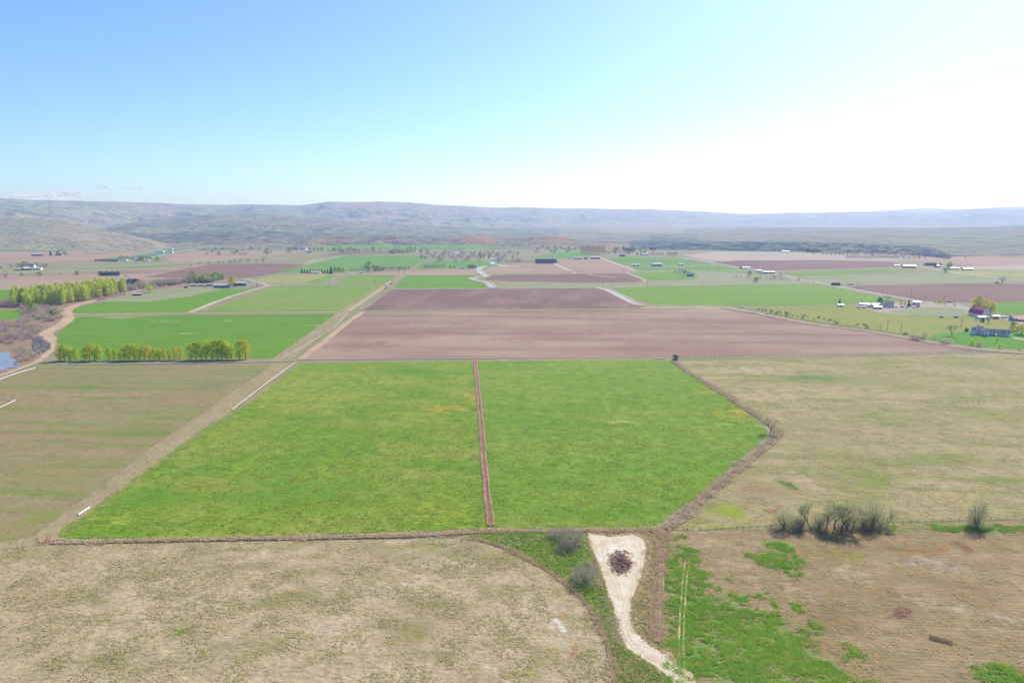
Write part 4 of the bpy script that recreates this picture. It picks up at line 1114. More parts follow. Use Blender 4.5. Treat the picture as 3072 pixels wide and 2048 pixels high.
PT = {}
PT['poplar'] = [leafy('poplar', 10 + i, 16, pop_w(2.1), 1.6, 'leaf_poplar', 1500, 0.22, 'bark_pale', 70, 0.10, 0.22, 11, 0.24, 0.3) for i in range(4)]
PT['poplar_orange'] = [leafy('poplar_o', 20 + i, 16, pop_w(2.1), 1.6, 'leaf_poplar_orange', 1300, 0.20, 'bark_grey', 70, 0.10, 0.22, 11, 0.24, 0.3) for i in range(2)]
PT['grove'] = [leafy('grove', 30 + i, 20, pop_w(2.2), 3.0, 'leaf_grove', 800, 0.34, 'bark_pale', 50, 0.12, 0.22, 9, 0.2, 0.3) for i in range(4)]
PT['brown_poplar'] = [leafy('brown_poplar', 40 + i, 22, pop_w(3.0), 5.0, 'leaf_brown', 500, 0.42, 'bark_dark', 40, 0.12, 0.35, 10, 0.25, 0.3) for i in range(2)]
PT['green'] = [leafy('green_tree', 50 + i, 10, round_w(3.6), 1.4, 'leaf_green', 800, 0.36, 'bark_dark', 42, 0.18, 0.3, 8, 0.4) for i in range(3)]
PT['olive'] = [leafy('olive_tree', 60 + i, 10, round_w(3.8), 1.2, 'leaf_olive', 800, 0.34, 'bark_dark', 46, 0.18, 0.3, 8, 0.4) for i in range(3)]
PT['willow'] = [leafy('willow', 70 + i, 15, round_w(5.6), 2.2, 'leaf_willow', 2200, 0.30, 'bark_grey', 90, 0.12, 0.5, 10, 0.45, 0.8) for i in range(2)]
PT['gold_small'] = [leafy('gold_small', 75 + i, 6, round_w(2.1), 1.4, 'leaf_willow', 420, 0.24, 'bark_grey', 26, 0.18, 0.16, 7, 0.4) for i in range(2)]
PT['lime_small'] = [leafy('lime_small', 78 + i, 5, round_w(1.7), 1.2, 'leaf_poplar', 420, 0.2, 'bark_grey', 26, 0.18, 0.13, 7, 0.4) for i in range(2)]
PT['conifer'] = [conifer('conifer', 80 + i, 10, 2.6, 'needles') for i in range(2)]
PT['conifer_blue'] = [conifer('conifer_b', 84 + i, 10, 2.5, 'needles_blue') for i in range(2)]
PT['pine'] = [leafy('pine', 88 + i, 9, round_w(3.0), 1.2, 'needles', 800, 0.30, 'bark_dark', 40, 0.16, 0.3, 7, 0.35) for i in range(2)]
PT['cedar'] = [leafy('cedar', 90 + i, 9, pop_w(2.0), 0.4, 'needles_blue', 600, 0.34, 'bark_dark', 40, 0.14, 0.3, 6, 0.25) for i in range(2)]
PT['bare'] = [twiggy('bare', 100 + i, 11, 'bark_dark', 'twig_green', 1, 0.66, 5, 0.2, 0.22, 0.022, 8, 0.22, 1300) for i in range(4)]
PT['bare_leaning'] = [twiggy('bare_lean', 111, 11, 'bark_dark', 'twig_green', 1, 0.55, 5, 0.9, 0.22, 0.022, 8, 0.22, 1200)]
PT['bare_full'] = [dome('bare_full', 120 + i, 10, 0.46, 'bark_grey', 'twig_green', 24, 2400, 0.03, 0.16) for i in range(3)]
PT['bare_far'] = [dome('bare_far', 130 + i, 10, 0.42, 'bark_grey', 'twig_grey', 12, 620, 0.055, 0.13, 0.16) for i in range(3)]
PT['bare_spire'] = [twiggy('bare_spire', 140 + i, 12, 'bark_grey', 'twig_grey', 3, 0.16, 4, 0.05, 0.16, 0.05, 5, 0.3) for i in range(2)]
PT['shrub'] = [dome('shrub', 150 + i, 4, 0.75, 'bark_grey', 'twig_grey', 16, 1100, 0.022, 0.2) for i in range(3)]
PT['shrub_mauve'] = [dome('shrub_m', 160 + i, 4, 0.62, 'bark_grey', 'twig_mauve', 12, 560, 0.04, 0.18) for i in range(4)]
PT['shrub_tan'] = [dome('shrub_t', 170 + i, 4, 0.62, 'bark_grey', 'twig_green', 12, 560, 0.04, 0.18) for i in range(3)]
PT['shrub_green'] = [leafy('shrub_g', 180 + i, 4, round_w(2.1), 0.25, 'leaf_olive', 480, 0.24, 'bark_dark', 34, 0.22, 0.12, 8, 0.5) for i in range(3)]
PT['evergreen_bush'] = [leafy('bush_e', 190, 4, round_w(1.9), 0.2, 'needles', 600, 0.20, 'bark_dark', 40, 0.2, 0.12, 8, 0.5)]

def plant(kind, x, yb, yt, label, name='tree', cat='tree', group=None, widen=1.0, var=None, world=None, h=None, rot=None):
    """a plant rooted at photograph pixel x, yb whose top reaches row yt"""
    ps = PT[kind]
    p = ps[(random.randrange(len(ps)) if var is None else var) % len(ps)]
    X, Y = gp(x, yb) if world is None else world
    hh = top_height(x, yb, yt) if h is None else h
    s = hh / p['h']
    o = empty(name, (X, Y, 0.0), random.random() * 6.28 if rot is None else rot, (s * widen, s * widen, s))
    shrubby = 'shrub' in name or 'bush' in name
    add('stems' if shrubby else 'trunk', p['trunk'], o)
    add('foliage' if kind in ('shrub_green', 'evergreen_bush') else ('twigs' if shrubby else 'crown'), p['crown'], o)
    tag(o, label, cat, group)
    return o

ORD = ['first', 'second', 'third', 'fourth', 'fifth', 'sixth', 'seventh', 'eighth', 'ninth', 'tenth', 'eleventh', 'twelfth', 'thirteenth', 'fourteenth', 'fifteenth', 'sixteenth', 'seventeenth', 'eighteenth', 'nineteenth', 'twentieth',
       'twenty-first', 'twenty-second', 'twenty-third', 'twenty-fourth', 'twenty-fifth', 'twenty-sixth', 'twenty-seventh', 'twenty-eighth', 'twenty-ninth', 'thirtieth', 'thirty-first', 'thirty-second', 'thirty-third', 'thirty-fourth', 'thirty-fifth', 'thirty-sixth']

# ------------------------------------------------------------------ poplar row before the wheat field
row = [(181, 1032, 'poplar_orange'), (194, 1034, 'poplar'), (211, 1037, 'poplar'), (227, 1042, 'poplar'), (256, 1040, 'poplar'), (270, 1030, 'poplar_orange'), (285, 1035, 'poplar'), (300, 1036, 'poplar'), (329, 1044, 'poplar'), (345, 1047, 'poplar'), (360, 1054, 'poplar'),
       (374, 1034, 'poplar'), (388, 1032, 'poplar'), (403, 1031, 'poplar'), (419, 1031, 'poplar'), (435, 1034, 'poplar_orange'), (450, 1036, 'poplar_orange'), (465, 1044, 'poplar'), (479, 1042, 'poplar'), (494, 1043, 'poplar_orange'), (509, 1050, 'poplar'), (524, 1041, 'poplar_orange'), (541, 1040, 'poplar_orange'),
       (573, 1032, 'poplar'), (589, 1026, 'poplar'), (605, 1024, 'poplar'), (621, 1021, 'poplar'), (637, 1020, 'poplar'), (652, 1019, 'poplar'), (667, 1019, 'poplar'), (681, 1022, 'poplar'), (695, 1036, 'poplar'), (719, 1022, 'poplar'), (737, 1020, 'poplar_orange')]
for i, (x, yt, k) in enumerate(row):
    yb = 1081 - 3.5 * (x - 180) / 557
    look = 'orange-tinged' if 'orange' in k else 'yellow-green'
    plant(k, x, yb, yt, '%s poplar, %s from the left in the row before the wheat field' % (look, ORD[i]), 'poplar_tree', 'tree', 'poplars in the row before the wheat field', 1.5, i)

# ------------------------------------------------------------------ poplar grove beyond the creek
GROVE = [(36, 922), (110, 920), (179, 916), (241, 906), (312, 893), (380, 879), (372, 868), (310, 872), (230, 884), (130, 897), (40, 904)]
pts = scatter(GROVE, 150)
keep = []
for p in pts:
    if all((p[0] - q[0]) ** 2 + (p[1] - q[1]) ** 2 > 5.0 for q in keep):
        keep.append(p)
for i, p in enumerate(keep):
    plant('grove', 0, 0, 0, 'tall yellow-green poplar in the dense grove at the left edge beyond the creek', 'poplar_tree', 'tree', 'poplars of the dense grove beyond the creek', 1.3, i, world=p, h=18 + 6 * random.random())
plant('olive', 318, 872, 846, 'rounded olive tree standing above the back of the poplar grove', 'leafy_tree', 'tree', None, 1.3)

# ------------------------------------------------------------------ creek brush at the left edge
def thicket(poly, kinds, count, h0, h1, label, group, name='bare_shrub', gap=2.2, cat='shrub', widen=1.2):
    got = []
    for p in scatter(poly, count * 3):
        if len(got) >= count:
            break
        if all((p[0] - q[0]) ** 2 + (p[1] - q[1]) ** 2 > gap * gap for q in got):
            got.append(p)
    for i, p in enumerate(got):
        k = kinds[i % len(kinds)]
        plant(k, 0, 0, 0, label, name, cat, group, widen * random.uniform(0.9, 1.3), i, world=p, h=random.uniform(h0, h1))
thicket([(60, 968), (160, 966), (196, 948), (190, 930), (120, 924), (66, 930)], ['shrub_mauve', 'shrub_mauve', 'shrub_tan'], 42, 4, 8.5, 'bushy mauve-grey bare shrub in the big clump inside the road bend', 'mauve shrubs inside the road bend', gap=3.5)
thicket([(-40, 1030), (60, 1032), (110, 1008), (130, 985), (60, 975), (-40, 972)], ['shrub_mauve', 'shrub_mauve', 'shrub_tan', 'shrub_mauve'], 55, 3.5, 7.5, 'mauve bare shrub in the thicket above the pond', 'mauve shrubs above the pond', gap=3.2)
thicket([(48, 1094), (110, 1076), (118, 1056), (60, 1046), (50, 1062)], ['shrub_tan', 'shrub_tan', 'shrub_mauve'], 26, 2.0, 4.5, 'tan bare shrub on the bank beside the pond', 'tan shrubs beside the pond', gap=2.6)
thicket([(290, 904), (385, 882), (388, 874), (300, 892)], ['shrub_mauve'], 22, 3, 5, 'low mauve shrub along the foot of the poplar grove', 'mauve shrubs at the foot of the grove', gap=3.0)
thicket([(-30, 925), (40, 926), (60, 912), (-30, 905)], ['shrub_mauve', 'bare_far'], 14, 5, 9, 'grey bare tree at the left edge beside the poplar grove', 'grey trees beside the grove', 'bare_tree', 4.0, 'tree')
thicket([(380, 880), (470, 866), (560, 850), (640, 848), (640, 842), (540, 846), (440, 856), (384, 866)], ['bare_far', 'shrub_mauve', 'bare_far', 'olive'], 46, 7, 13, 'grey bare tree in the belt between the grove and the white-roofed farm', 'grey trees between grove and farm', 'bare_tree', 5.0, 'tree')
thicket([(560, 850), (662, 846), (672, 836), (570, 836)], ['olive', 'green', 'olive'], 16, 10, 16, 'olive tree in the belt behind the white-roofed farm buildings', 'olive trees behind the farm', 'leafy_tree', 8.0, 'tree')
thicket([(376, 862), (418, 860), (418, 852), (378, 853)], ['cedar'], 9, 9, 12, 'dark bluish cedar in the clump right of the poplar grove', 'dark cedars right of the grove', 'cedar_tree', 5.0, 'tree')
plant('green', 99, 938, 910, 'pale green leafy bush among the mauve shrubs beside the road bend', 'leafy_bush', 'bush', None, 1.3)
plant('shrub_green', 164, 950, 928, 'rounded green bush at the right edge of the mauve clump', 'leafy_bush', 'bush', None, 1.2)
plant('lime_small', 451, 878, 854, 'yellow-green tree beside the sandy road right of the grove', 'leafy_tree', 'tree', None, 1.2)
plant('willow', 697, 862, 826, 'tall yellow-green tree between the two white-roofed farm buildings', 'leafy_tree', 'tree', None, 0.7)
plant('pine', 706, 862, 848, 'dark bushy tree before the open bay of the teal farm building', 'leafy_tree', 'tree', None, 0.9)

# ------------------------------------------------------------------ bare trees of the right foreground
BT = [('bare_full', 2352, 1584, 1525, 'low spreading grey shrub-tree, leftmost of the bare group on the pasture fence', 1.3), ('bare_full', 2402, 1586, 1545, 'thin pale bare tree between the leftmost shrub-tree and the leaning tree', 1.0), ('bare_leaning', 2434, 1590, 1495, 'dark bare tree leaning right, third from the left in the fence group', 0.9),
      ('bare', 2480, 1586, 1512, 'bushy bare tree just right of the leaning tree in the fence group', 1.0), ('bare', 2503, 1588, 1490, 'tall bare tree in the middle of the fence group, left of the curved-trunk tree', 0.9), ('bare', 2524, 1592, 1496, 'bare tree with a curved trunk in the middle of the fence group', 0.9), ('bare', 2560, 1584, 1488, 'tallest wide-forked bare tree of the fence group', 1.05),
      ('bare_full', 2616, 1582, 1500, 'dense dark bare tree, second from the right in the fence group', 0.8), ('bare', 2662, 1580, 1518, 'smallest bare tree at the right end of the fence group', 0.85)]
BT += [('bare_full', 2382, 1583, 1552, 'low grey brush between the two leftmost trees of the fence group', 1.6), ('bare_full', 2458, 1584, 1540, 'low brush between the leaning tree and the bushy bare tree', 1.3), ('bare_full', 2540, 1582, 1530, 'low brush left of the tallest wide-forked bare tree', 1.2), ('bare_full', 2588, 1581, 1535, 'low brush right of the tallest wide-forked bare tree', 1.2), ('bare_full', 2640, 1580, 1545, 'low brush between the two rightmost trees of the fence group', 1.3)]
for i, (k, x, yb, yt, lb, w) in enumerate(BT):
    plant(k, x, yb, yt, lb, 'bare_tree', 'tree', 'bare trees on the pasture fence', w * (1.25 if k == 'bare' else 1.1), i, rot=i * 1.3 if k != 'bare_leaning' else 2.6)
plant('bare_full', 2930, 1578, 1488, 'lone dark bare tree on the fence near the right edge', 'bare_tree', 'tree', None, 0.85, 1)
plant('bare', 2312, 1296, 1240, 'lone bare tree at the corner of the weedy ditch beside the alfalfa field', 'bare_tree', 'tree', None, 1.25, 2)
plant('evergreen_bush', 2025, 1080, 1064, 'dark green bush at the far right corner of the alfalfa field', 'evergreen_bush', 'bush', None, 1.1)
# shrubs by the turning loop
for i, (x, yb, yt, k, lb, w) in enumerate([(1662, 1610, 1584, 'shrub', 'small grey bare shrub at the left of the clump by the turning loop', 1.0), (1688, 1622, 1582, 'shrub', 'bushy grey bare shrub in the middle of the clump by the turning loop', 1.0), (1722, 1632, 1582, 'shrub', 'largest bare shrub of the clump beside the top of the turning loop', 1.05), (1700, 1650, 1618, 'shrub', 'low dark brush at the front of the clump by the turning loop', 1.3),
                                             (1758, 1748, 1690, 'shrub', 'round grey bare shrub beside the neck of the pale track', 1.0), (1728, 1738, 1712, 'shrub', 'small pale shrub touching the round shrub beside the track', 0.9)]):
    plant(k, x, yb, yt, lb, 'bare_shrub', 'shrub', None, w, i)

# ------------------------------------------------------------------ grass, weeds (uncountable)
def blades(name, pts, h, w, mat, per=3, lean=0.35, group_label=None, seed=1, jit=0.15):
    """grass tufts, each a few leaning blades"""
    g = np.random.default_rng(seed)
    n = len(pts) * per
    b = np.repeat(np.asarray(pts)[:, :2], per, 0) + g.normal(size=(n, 2)) * jit
    hh = h * (0.35 + g.random(n))
    a = g.random(n) * 6.283
    ww = w * (0.6 + 0.8 * g.random(n))
    la = a + 1.57 + g.normal(size=n) * 0.5
    lv = np.stack([np.cos(la), np.sin(la)], 1) * (lean * (h * 0.6 + hh) * (0.6 + 0.8 * g.random(n)))[:, None]
    z0 = 0.16 + hh * 0.25 * g.random(n)
    s = np.stack([np.cos(a) * ww, np.sin(a) * ww], 1)
    V = np.concatenate([np.c_[b - s, z0], np.c_[b + s, z0], np.c_[b + lv + s * 0.25, z0 + hh * 0.7]], 1).reshape(-1, 3)
    F = np.arange(3 * n).reshape(n, 3)
    o = add(name, mesh_np(name, V, F, mat))
    tag(o, group_label, kind='stuff')
    return o
TRKW = [gp(*p) for p in TRK]
DRYW = [gp(*p) for p in DRY]
def off_track(p):
    return (~in_poly(p, TRKW) & ~in_poly(p, DRYW)).astype(float)
def near(p):
    d = np.hypot(p[:, 0], p[:, 1])
    return np.clip(1.35 - d / 420.0, 0.08, 1.0)
def patchy(scale, lo, hi, seed):
    def f(p):
        v = fbm(p[:, 0] / scale, p[:, 1] / scale, 3, seed)
        return np.clip((v - lo) / (hi - lo), 0, 1) * near(p)
    return f
blades('alfalfa_plants', scatter(ALF_L, 24000, patchy(6, 0.30, 0.62, 3)), 0.26, 0.16, M['grass_alf'], 3, 0.9, 'low green alfalfa plants of the left field', 2, 0.25)
blades('alfalfa_plants', scatter(ALF_R, 24000, patchy(6, 0.30, 0.62, 4)), 0.22, 0.16, M['grass_alf'], 3, 0.9, 'low green alfalfa plants of the right field', 3, 0.25)
blades('alfalfa_clumps', scatter(ALF_L, 6000, patchy(3.5, 0.42, 0.75, 13)), 0.32, 0.17, M['grass_clump'], 4, 0.7, 'taller dark green clumps in the left alfalfa field', 22, 0.3)
blades('alfalfa_clumps', scatter(ALF_R, 5000, patchy(3.5, 0.42, 0.75, 14)), 0.3, 0.17, M['grass_clump'], 4, 0.7, 'taller dark green clumps in the right alfalfa field', 23, 0.3)
blades('dry_grass', scatter(DRY, 8000, patchy(5, 0.45, 0.7, 5)), 0.22, 0.15, M['grass_dry'], 3, 1.2, 'dry grass tufts of the near left pasture', 4, 0.3)
blades('green_tufts', scatter(DRY, 10000, patchy(9, 0.5, 0.64, 8)), 0.2, 0.16, M['grass_olive'], 3, 1.1, 'olive weeds in the near left pasture', 14, 0.3)
blades('dry_grass', scatter(PAST, 16000, patchy(7, 0.42, 0.66, 6)), 0.24, 0.16, M['grass_dry'], 3, 1.2, 'dry grass tufts of the right pasture', 5, 0.3)
blades('dry_grass', scatter(WEEDY, 16000, patchy(5, 0.45, 0.7, 7)), 0.18, 0.14, M['grass_dry'], 3, 1.2, 'dry stubble of the near right field', 6, 0.3)
def in_patches(mat_patches, thr=0.1):
    ws = [patch_world(p) for p in mat_patches]
    def f(p):
        v = np.full(len(p), -1.0)
        for X, Y, rx, ry, tn in ws:
            c, s = math.cos(tn), math.sin(tn)
            dx, dy = p[:, 0] - X, p[:, 1] - Y
            u, w = (dx * c + dy * s) / rx, (-dx * s + dy * c) / ry
            v = np.maximum(v, 1 - np.hypot(u, w))
        q = v + (fbm(p[:, 0] / 6, p[:, 1] / 6, 4, 21) - 0.5) * 2.2
        gaps = np.clip(fbm(p[:, 0] / 2.6, p[:, 1] / 1.7, 3, 33) * 6 - 2.0, 0.03, 1)
        return np.clip((q - thr) * 2.5, 0, 1) * near(p) * gaps
    return f
GP = [(2050, 1690, 60, 90), (2080, 1860, 110, 150), (2190, 2010, 220, 80), (2240, 1920, 210, 190, 0, 0, 0, 16), (2060, 1800, 80, 160), (2110, 1980, 130, 110), (2330, 1680, 90, 30, 0, 0, 0, -14), (2340, 1640, 40, 16), (3020, 2030, 90, 26), (2900, 1585, 200, 10)]
blades('green_weeds', scatter(WEEDY, 23000, in_patches(GP, 0.0)), 0.26, 0.18, M['grass_green'], 4, 1.0, 'bright green weeds spreading over the near right field', 7, 0.3)
GP2 = [(p[0], p[1], p[2] * 1.5, p[3] * 1.5) + tuple(p[4:]) for p in GP]
blades('sparse_weeds', scatter(WEEDY, 3600, in_patches(GP2, -0.15)), 0.2, 0.13, M['grass_olive'], 3, 1.0, 'thin olive weeds around the bright green weeds of the near right field', 37, 0.4)
blades('green_weeds', scatter(LUSH, 4500, off_track), 0.45, 0.18, M['grass_green'], 4, 0.6, 'lush green weeds beside the turning loop', 8, 0.3)
blades('dry_grass', scatter(LUSH, 1600, off_track), 0.35, 0.14, M['grass_dry'], 4, 0.8, 'dry grass among the lush weeds beside the turning loop', 19, 0.3)
blades('dry_grass', scatter(VERGE, 4500, off_track), 0.4, 0.14, M['grass_dry'], 4, 0.7, 'dry grass beside the pale track', 9, 0.3)
def along(pts, width, n, seed, wz=None):
    g = np.random.default_rng(seed)
    line = smooth_line([gp(*p) for p in Q(pts)], 1.0)
    L = np.array([(p.x, p.y) for p in line])
    k = g.integers(0, len(L) - 1, n)
    d = L[k + 1] - L[k]
    d /= np.linalg.norm(d, axis=1)[:, None] + 1e-9
    nr = np.stack([d[:, 1], -d[:, 0]], 1)
    out = L[k] + d * g.random(n)[:, None] + nr * (g.normal(size=n) * width * (0.6 + 0.8 * vnoise(L[k][:, 0] / 9, L[k][:, 1] / 9, seed)))[:, None]
    return out[g.random(n) < np.clip(fbm(out[:, 0] / 5, out[:, 1] / 5, 3, seed) * 2.6 - 0.75, 0.05, 1)]
for i, (dd, w, n, h, lb) in enumerate([(D1, 1.0, 5000, 0.65, 'dead brown weeds along the near ditch'), (D2, 1.7, 8500, 0.85, 'dead brown weeds along the diagonal ditch'), (D3, 0.7, 2200, 0.45, 'dead weeds along the curved ditch'), (D4, 1.2, 3200, 0.6, 'dead weeds along the ditch beside the near right field')]):
    blades('dead_weeds', along(dd, w, n, 50 + i), h, 0.10, M['weed_dead' if i != 1 else 'weed_grey'], 5, 0.9, lb, 60 + i, 0.4)
blades('dry_grass', along([(1424, 1478), (1412, 1430), (1402, 1385), (1384, 1340), (1366, 1290), (1352, 1240)], 0.9, 900, 81), 0.3, 0.12, M['grass_dry'], 4, 0.9, 'dry grass fringing the left edge of the pale track', 82, 0.4)
blades('dry_grass', along([(1486, 1262), (1481, 1300), (1467, 1342), (1454, 1384), (1453, 1420), (1462, 1452), (1482, 1478), (1518, 1500), (1560, 1526)], 0.8, 1100, 83), 0.3, 0.12, M['grass_dry'], 4, 0.9, 'dry grass fringing the right edge of the pale track', 84, 0.4)
blades('dead_weeds', along([(1091, 829), (1098, 900), (1106, 990), (1113, 1080), (1120, 1150), (1126, 1208)], 1.9, 1500, 71), 0.4, 0.09, M['weed_dead'], 4, 0.9, 'dead weeds along the brown furrow', 72, 0.3)
blades('dead_weeds', along([(1424, 1480), (1410, 1440), (1396, 1395), (1376, 1345), (1356, 1290)], 0.9, 1500, 73), 0.5, 0.10, M['weed_grey'], 4, 0.9, 'grey weeds left of the pale track', 74, 0.3)
blades('bank_weeds', along([(1690, 706), (1740, 716), (1800, 728), (1880, 742), (1980, 755), (2080, 771), (2180, 789)], 3.0, 3500, 75), 1.1, 0.25, M['leaf_olive'], 4, 0.7, 'olive weeds along the canal bank', 76, 0.5)

blades('pond_reeds', scatter([(0, 1062), (30, 1066), (50, 1084), (66, 1092), (60, 1106), (20, 1112), (-40, 1116), (-40, 1058)], 70, lambda p: np.clip(fbm(p[:, 0] / 8, p[:, 1] / 8, 3, 91) * 4 - 2.0, 0, 1)), 1.0, 0.1, M['twig_pond'], 3, 0.5, 'tan reeds standing in the pond', 92, 0.9)

# ------------------------------------------------------------------ building materials
def metal_roof(name, col, rough=0.45):
    t = NT(name)
    wv = t.n('ShaderNodeTexWave', wave_type='BANDS', bands_direction='X')
    t.link(t.coord(), wv.inputs['Vector'])
    wv.inputs['Scale'].default_value = 0.9
    n = t.noise(t.coord(), 0.4, 3)
    k = t.rng(n, 0.3, 0.7, 0.88, 1.08, False)
    kc = t.n('ShaderNodeCombineColor')
    for i in range(3):
        t.link(k, kc.inputs[i])
    t.bsdf(t.mix(1.0, col, kc.outputs[0], 'MULTIPLY'), rough, t.bump(wv.outputs['Fac'], 0.3, 0.05), 0.4)
    return t.m
def siding(name, col):
    t = NT(name)
    wv = t.n('ShaderNodeTexWave', wave_type='BANDS', bands_direction='Z')
    t.link(t.coord(), wv.inputs['Vector'])
    wv.inputs['Scale'].default_value = 1.6
    n = t.noise(t.coord(), 0.6, 4)
    k = t.rng(n, 0.3, 0.7, 0.9, 1.06, False)
    kc = t.n('ShaderNodeCombineColor')
    for i in range(3):
        t.link(k, kc.inputs[i])
    t.bsdf(t.mix(1.0, col, kc.outputs[0], 'MULTIPLY'), 0.7, t.bump(wv.outputs['Fac'], 0.25, 0.03), 0.25)
    return t.m
M['white_roof'] = metal_roof('white_metal_roof', (0.42, 0.43, 0.44, 1))
M['grey_roof'] = metal_roof('grey_metal_roof', (0.36, 0.38, 0.40, 1))
M['red_roof'] = metal_roof('red_metal_roof', (0.36, 0.035, 0.075, 1))
M['blue_roof'] = metal_roof('blue_metal_roof', (0.16, 0.26, 0.50, 1))
M['teal_roof'] = metal_roof('teal_metal_roof', (0.18, 0.36, 0.40, 1))
M['orange_roof'] = metal_roof('clay_roof', (0.52, 0.30, 0.20, 1), 0.8)
M['shingle'] = plain('grey_shingles', (0.19, 0.19, 0.22, 1), 0.9, 0.2, 1.5, 0.1, bump=0.5)
M['shingle_dark'] = plain('dark_shingles', (0.09, 0.09, 0.11, 1), 0.9, 0.2, 1.5, 0.1, bump=0.5)
M['white_wall'] = siding('white_siding', (0.82, 0.82, 0.82, 1))
M['grey_wall'] = siding('grey_siding', (0.34, 0.36, 0.36, 1))
M['green_wall'] = siding('grey_green_siding', (0.30, 0.38, 0.34, 1))
M['teal_wall'] = siding('teal_siding', (0.16, 0.32, 0.34, 1))
M['brown_wall'] = siding('brown_boards', (0.16, 0.11, 0.10, 1))
M['dark_wall'] = siding('dark_boards', (0.07, 0.065, 0.07, 1))
M['blue_wall'] = siding('blue_siding', (0.10, 0.18, 0.28, 1))
M['red_wall'] = siding('red_boards', (0.34, 0.06, 0.07, 1))
M['glass'] = plain('window_glass', (0.03, 0.04, 0.06, 1), 0.08, 0.1, 1.0, 0.6)
M['dark_trim'] = plain('dark_trim', (0.03, 0.04, 0.07, 1), 0.6, 0.1)
M['white_paint'] = plain('white_paint', (0.66, 0.66, 0.65, 1), 0.5, 0.06, 0.5, 0.3)
M['door_dark'] = plain('dark_doorway', (0.035, 0.035, 0.04, 1), 0.9, 0.1)
M['wood_grey'] = plain('weathered_wood', (0.2, 0.17, 0.14, 1), 0.95, 0.3, 2.0, 0.05, bump=0.5)
M['wood_dark'] = plain('dark_wood', (0.085, 0.07, 0.06, 1), 0.95, 0.3, 2.0, 0.05, bump=0.5)
M['rust'] = plain('rusty_iron', (0.15, 0.075, 0.055, 1), 0.85, 0.4, 2.5, 0.15, bump=0.5)
M['rubber'] = plain('rubber', (0.02, 0.02, 0.022, 1), 0.8, 0.1)
M['concrete'] = plain('pale_concrete', (0.5, 0.48, 0.45, 1), 0.85, 0.1, 0.5, 0.15)
M['old_concrete'] = plain('old_concrete', (0.34, 0.32, 0.28, 1), 0.9, 0.15, 0.5, 0.1)
M['hay'] = plain('old_hay', (0.17, 0.115, 0.06, 1), 0.98, 0.35, 0.7, 0.02, bump=0.9, bscale=2.0)
M['wire'] = plain('fence_wire', (0.25, 0.24, 0.23, 1), 0.5, 0.1)
M['rock'] = plain('bank_rock', (0.15, 0.17, 0.18, 1), 0.95, 0.4, 0.6, 0.05, bump=0.8)
M['pile_wood'] = plain('pile_wood', (0.24, 0.17, 0.135, 1), 0.95, 0.35, 2.0, 0.05, bump=0.5)
M['pile_red'] = plain('pile_red_wood', (0.28, 0.13, 0.10, 1), 0.95, 0.35, 2.0, 0.05, bump=0.5)
M['pile_soil'] = field_mat('heaped_soil', A(186, 164, 136), A(170, 142, 118), A(158, 122, 102), big=0.12, mid=0.4, fine=1.4, cs=0.7, speck=0.5, bump=1.0, bdist=0.3)
PAINT = {}
for nm, c in (('white', (0.75, 0.75, 0.76, 1)), ('black', (0.03, 0.03, 0.035, 1)), ('red', (0.42, 0.03, 0.05, 1)), ('silver', (0.45, 0.46, 0.48, 1)), ('blue', (0.06, 0.10, 0.28, 1)), ('tan', (0.40, 0.33, 0.22, 1)), ('green', (0.05, 0.16, 0.07, 1))):
    PAINT[nm] = plain(nm + '_paint', c, 0.35, 0.08, 0.7, 0.5)

# ------------------------------------------------------------------ buildings
def opening(root, kind, side, L, W, pos, z, w, h, frame='white_paint', dark='glass'):
    """a window or door on a wall: front (-y), back (+y), left (-x), right (+x); the frame stands proud, the pane sits in it"""
    d = 0.10
    if side in 'FB':
        s = -1 if side == 'F' else 1
        c = (pos, s * (W / 2 + d / 2 - 0.03), z + h / 2)
        fs, ps = (w + 0.3, d, h + 0.3), (w, d + 0.05, h)
    else:
        s = -1 if side == 'L' else 1
        c = (s * (L / 2 + d / 2 - 0.03), pos, z + h / 2)
        fs, ps = (d, w + 0.3, h + 0.3), (d + 0.05, w, h)
    o = MB().box(c, fs).build(kind, M[frame], root)
    MB().box(c, ps).build('pane' if kind == 'window' else 'leaf', M[dark], o)

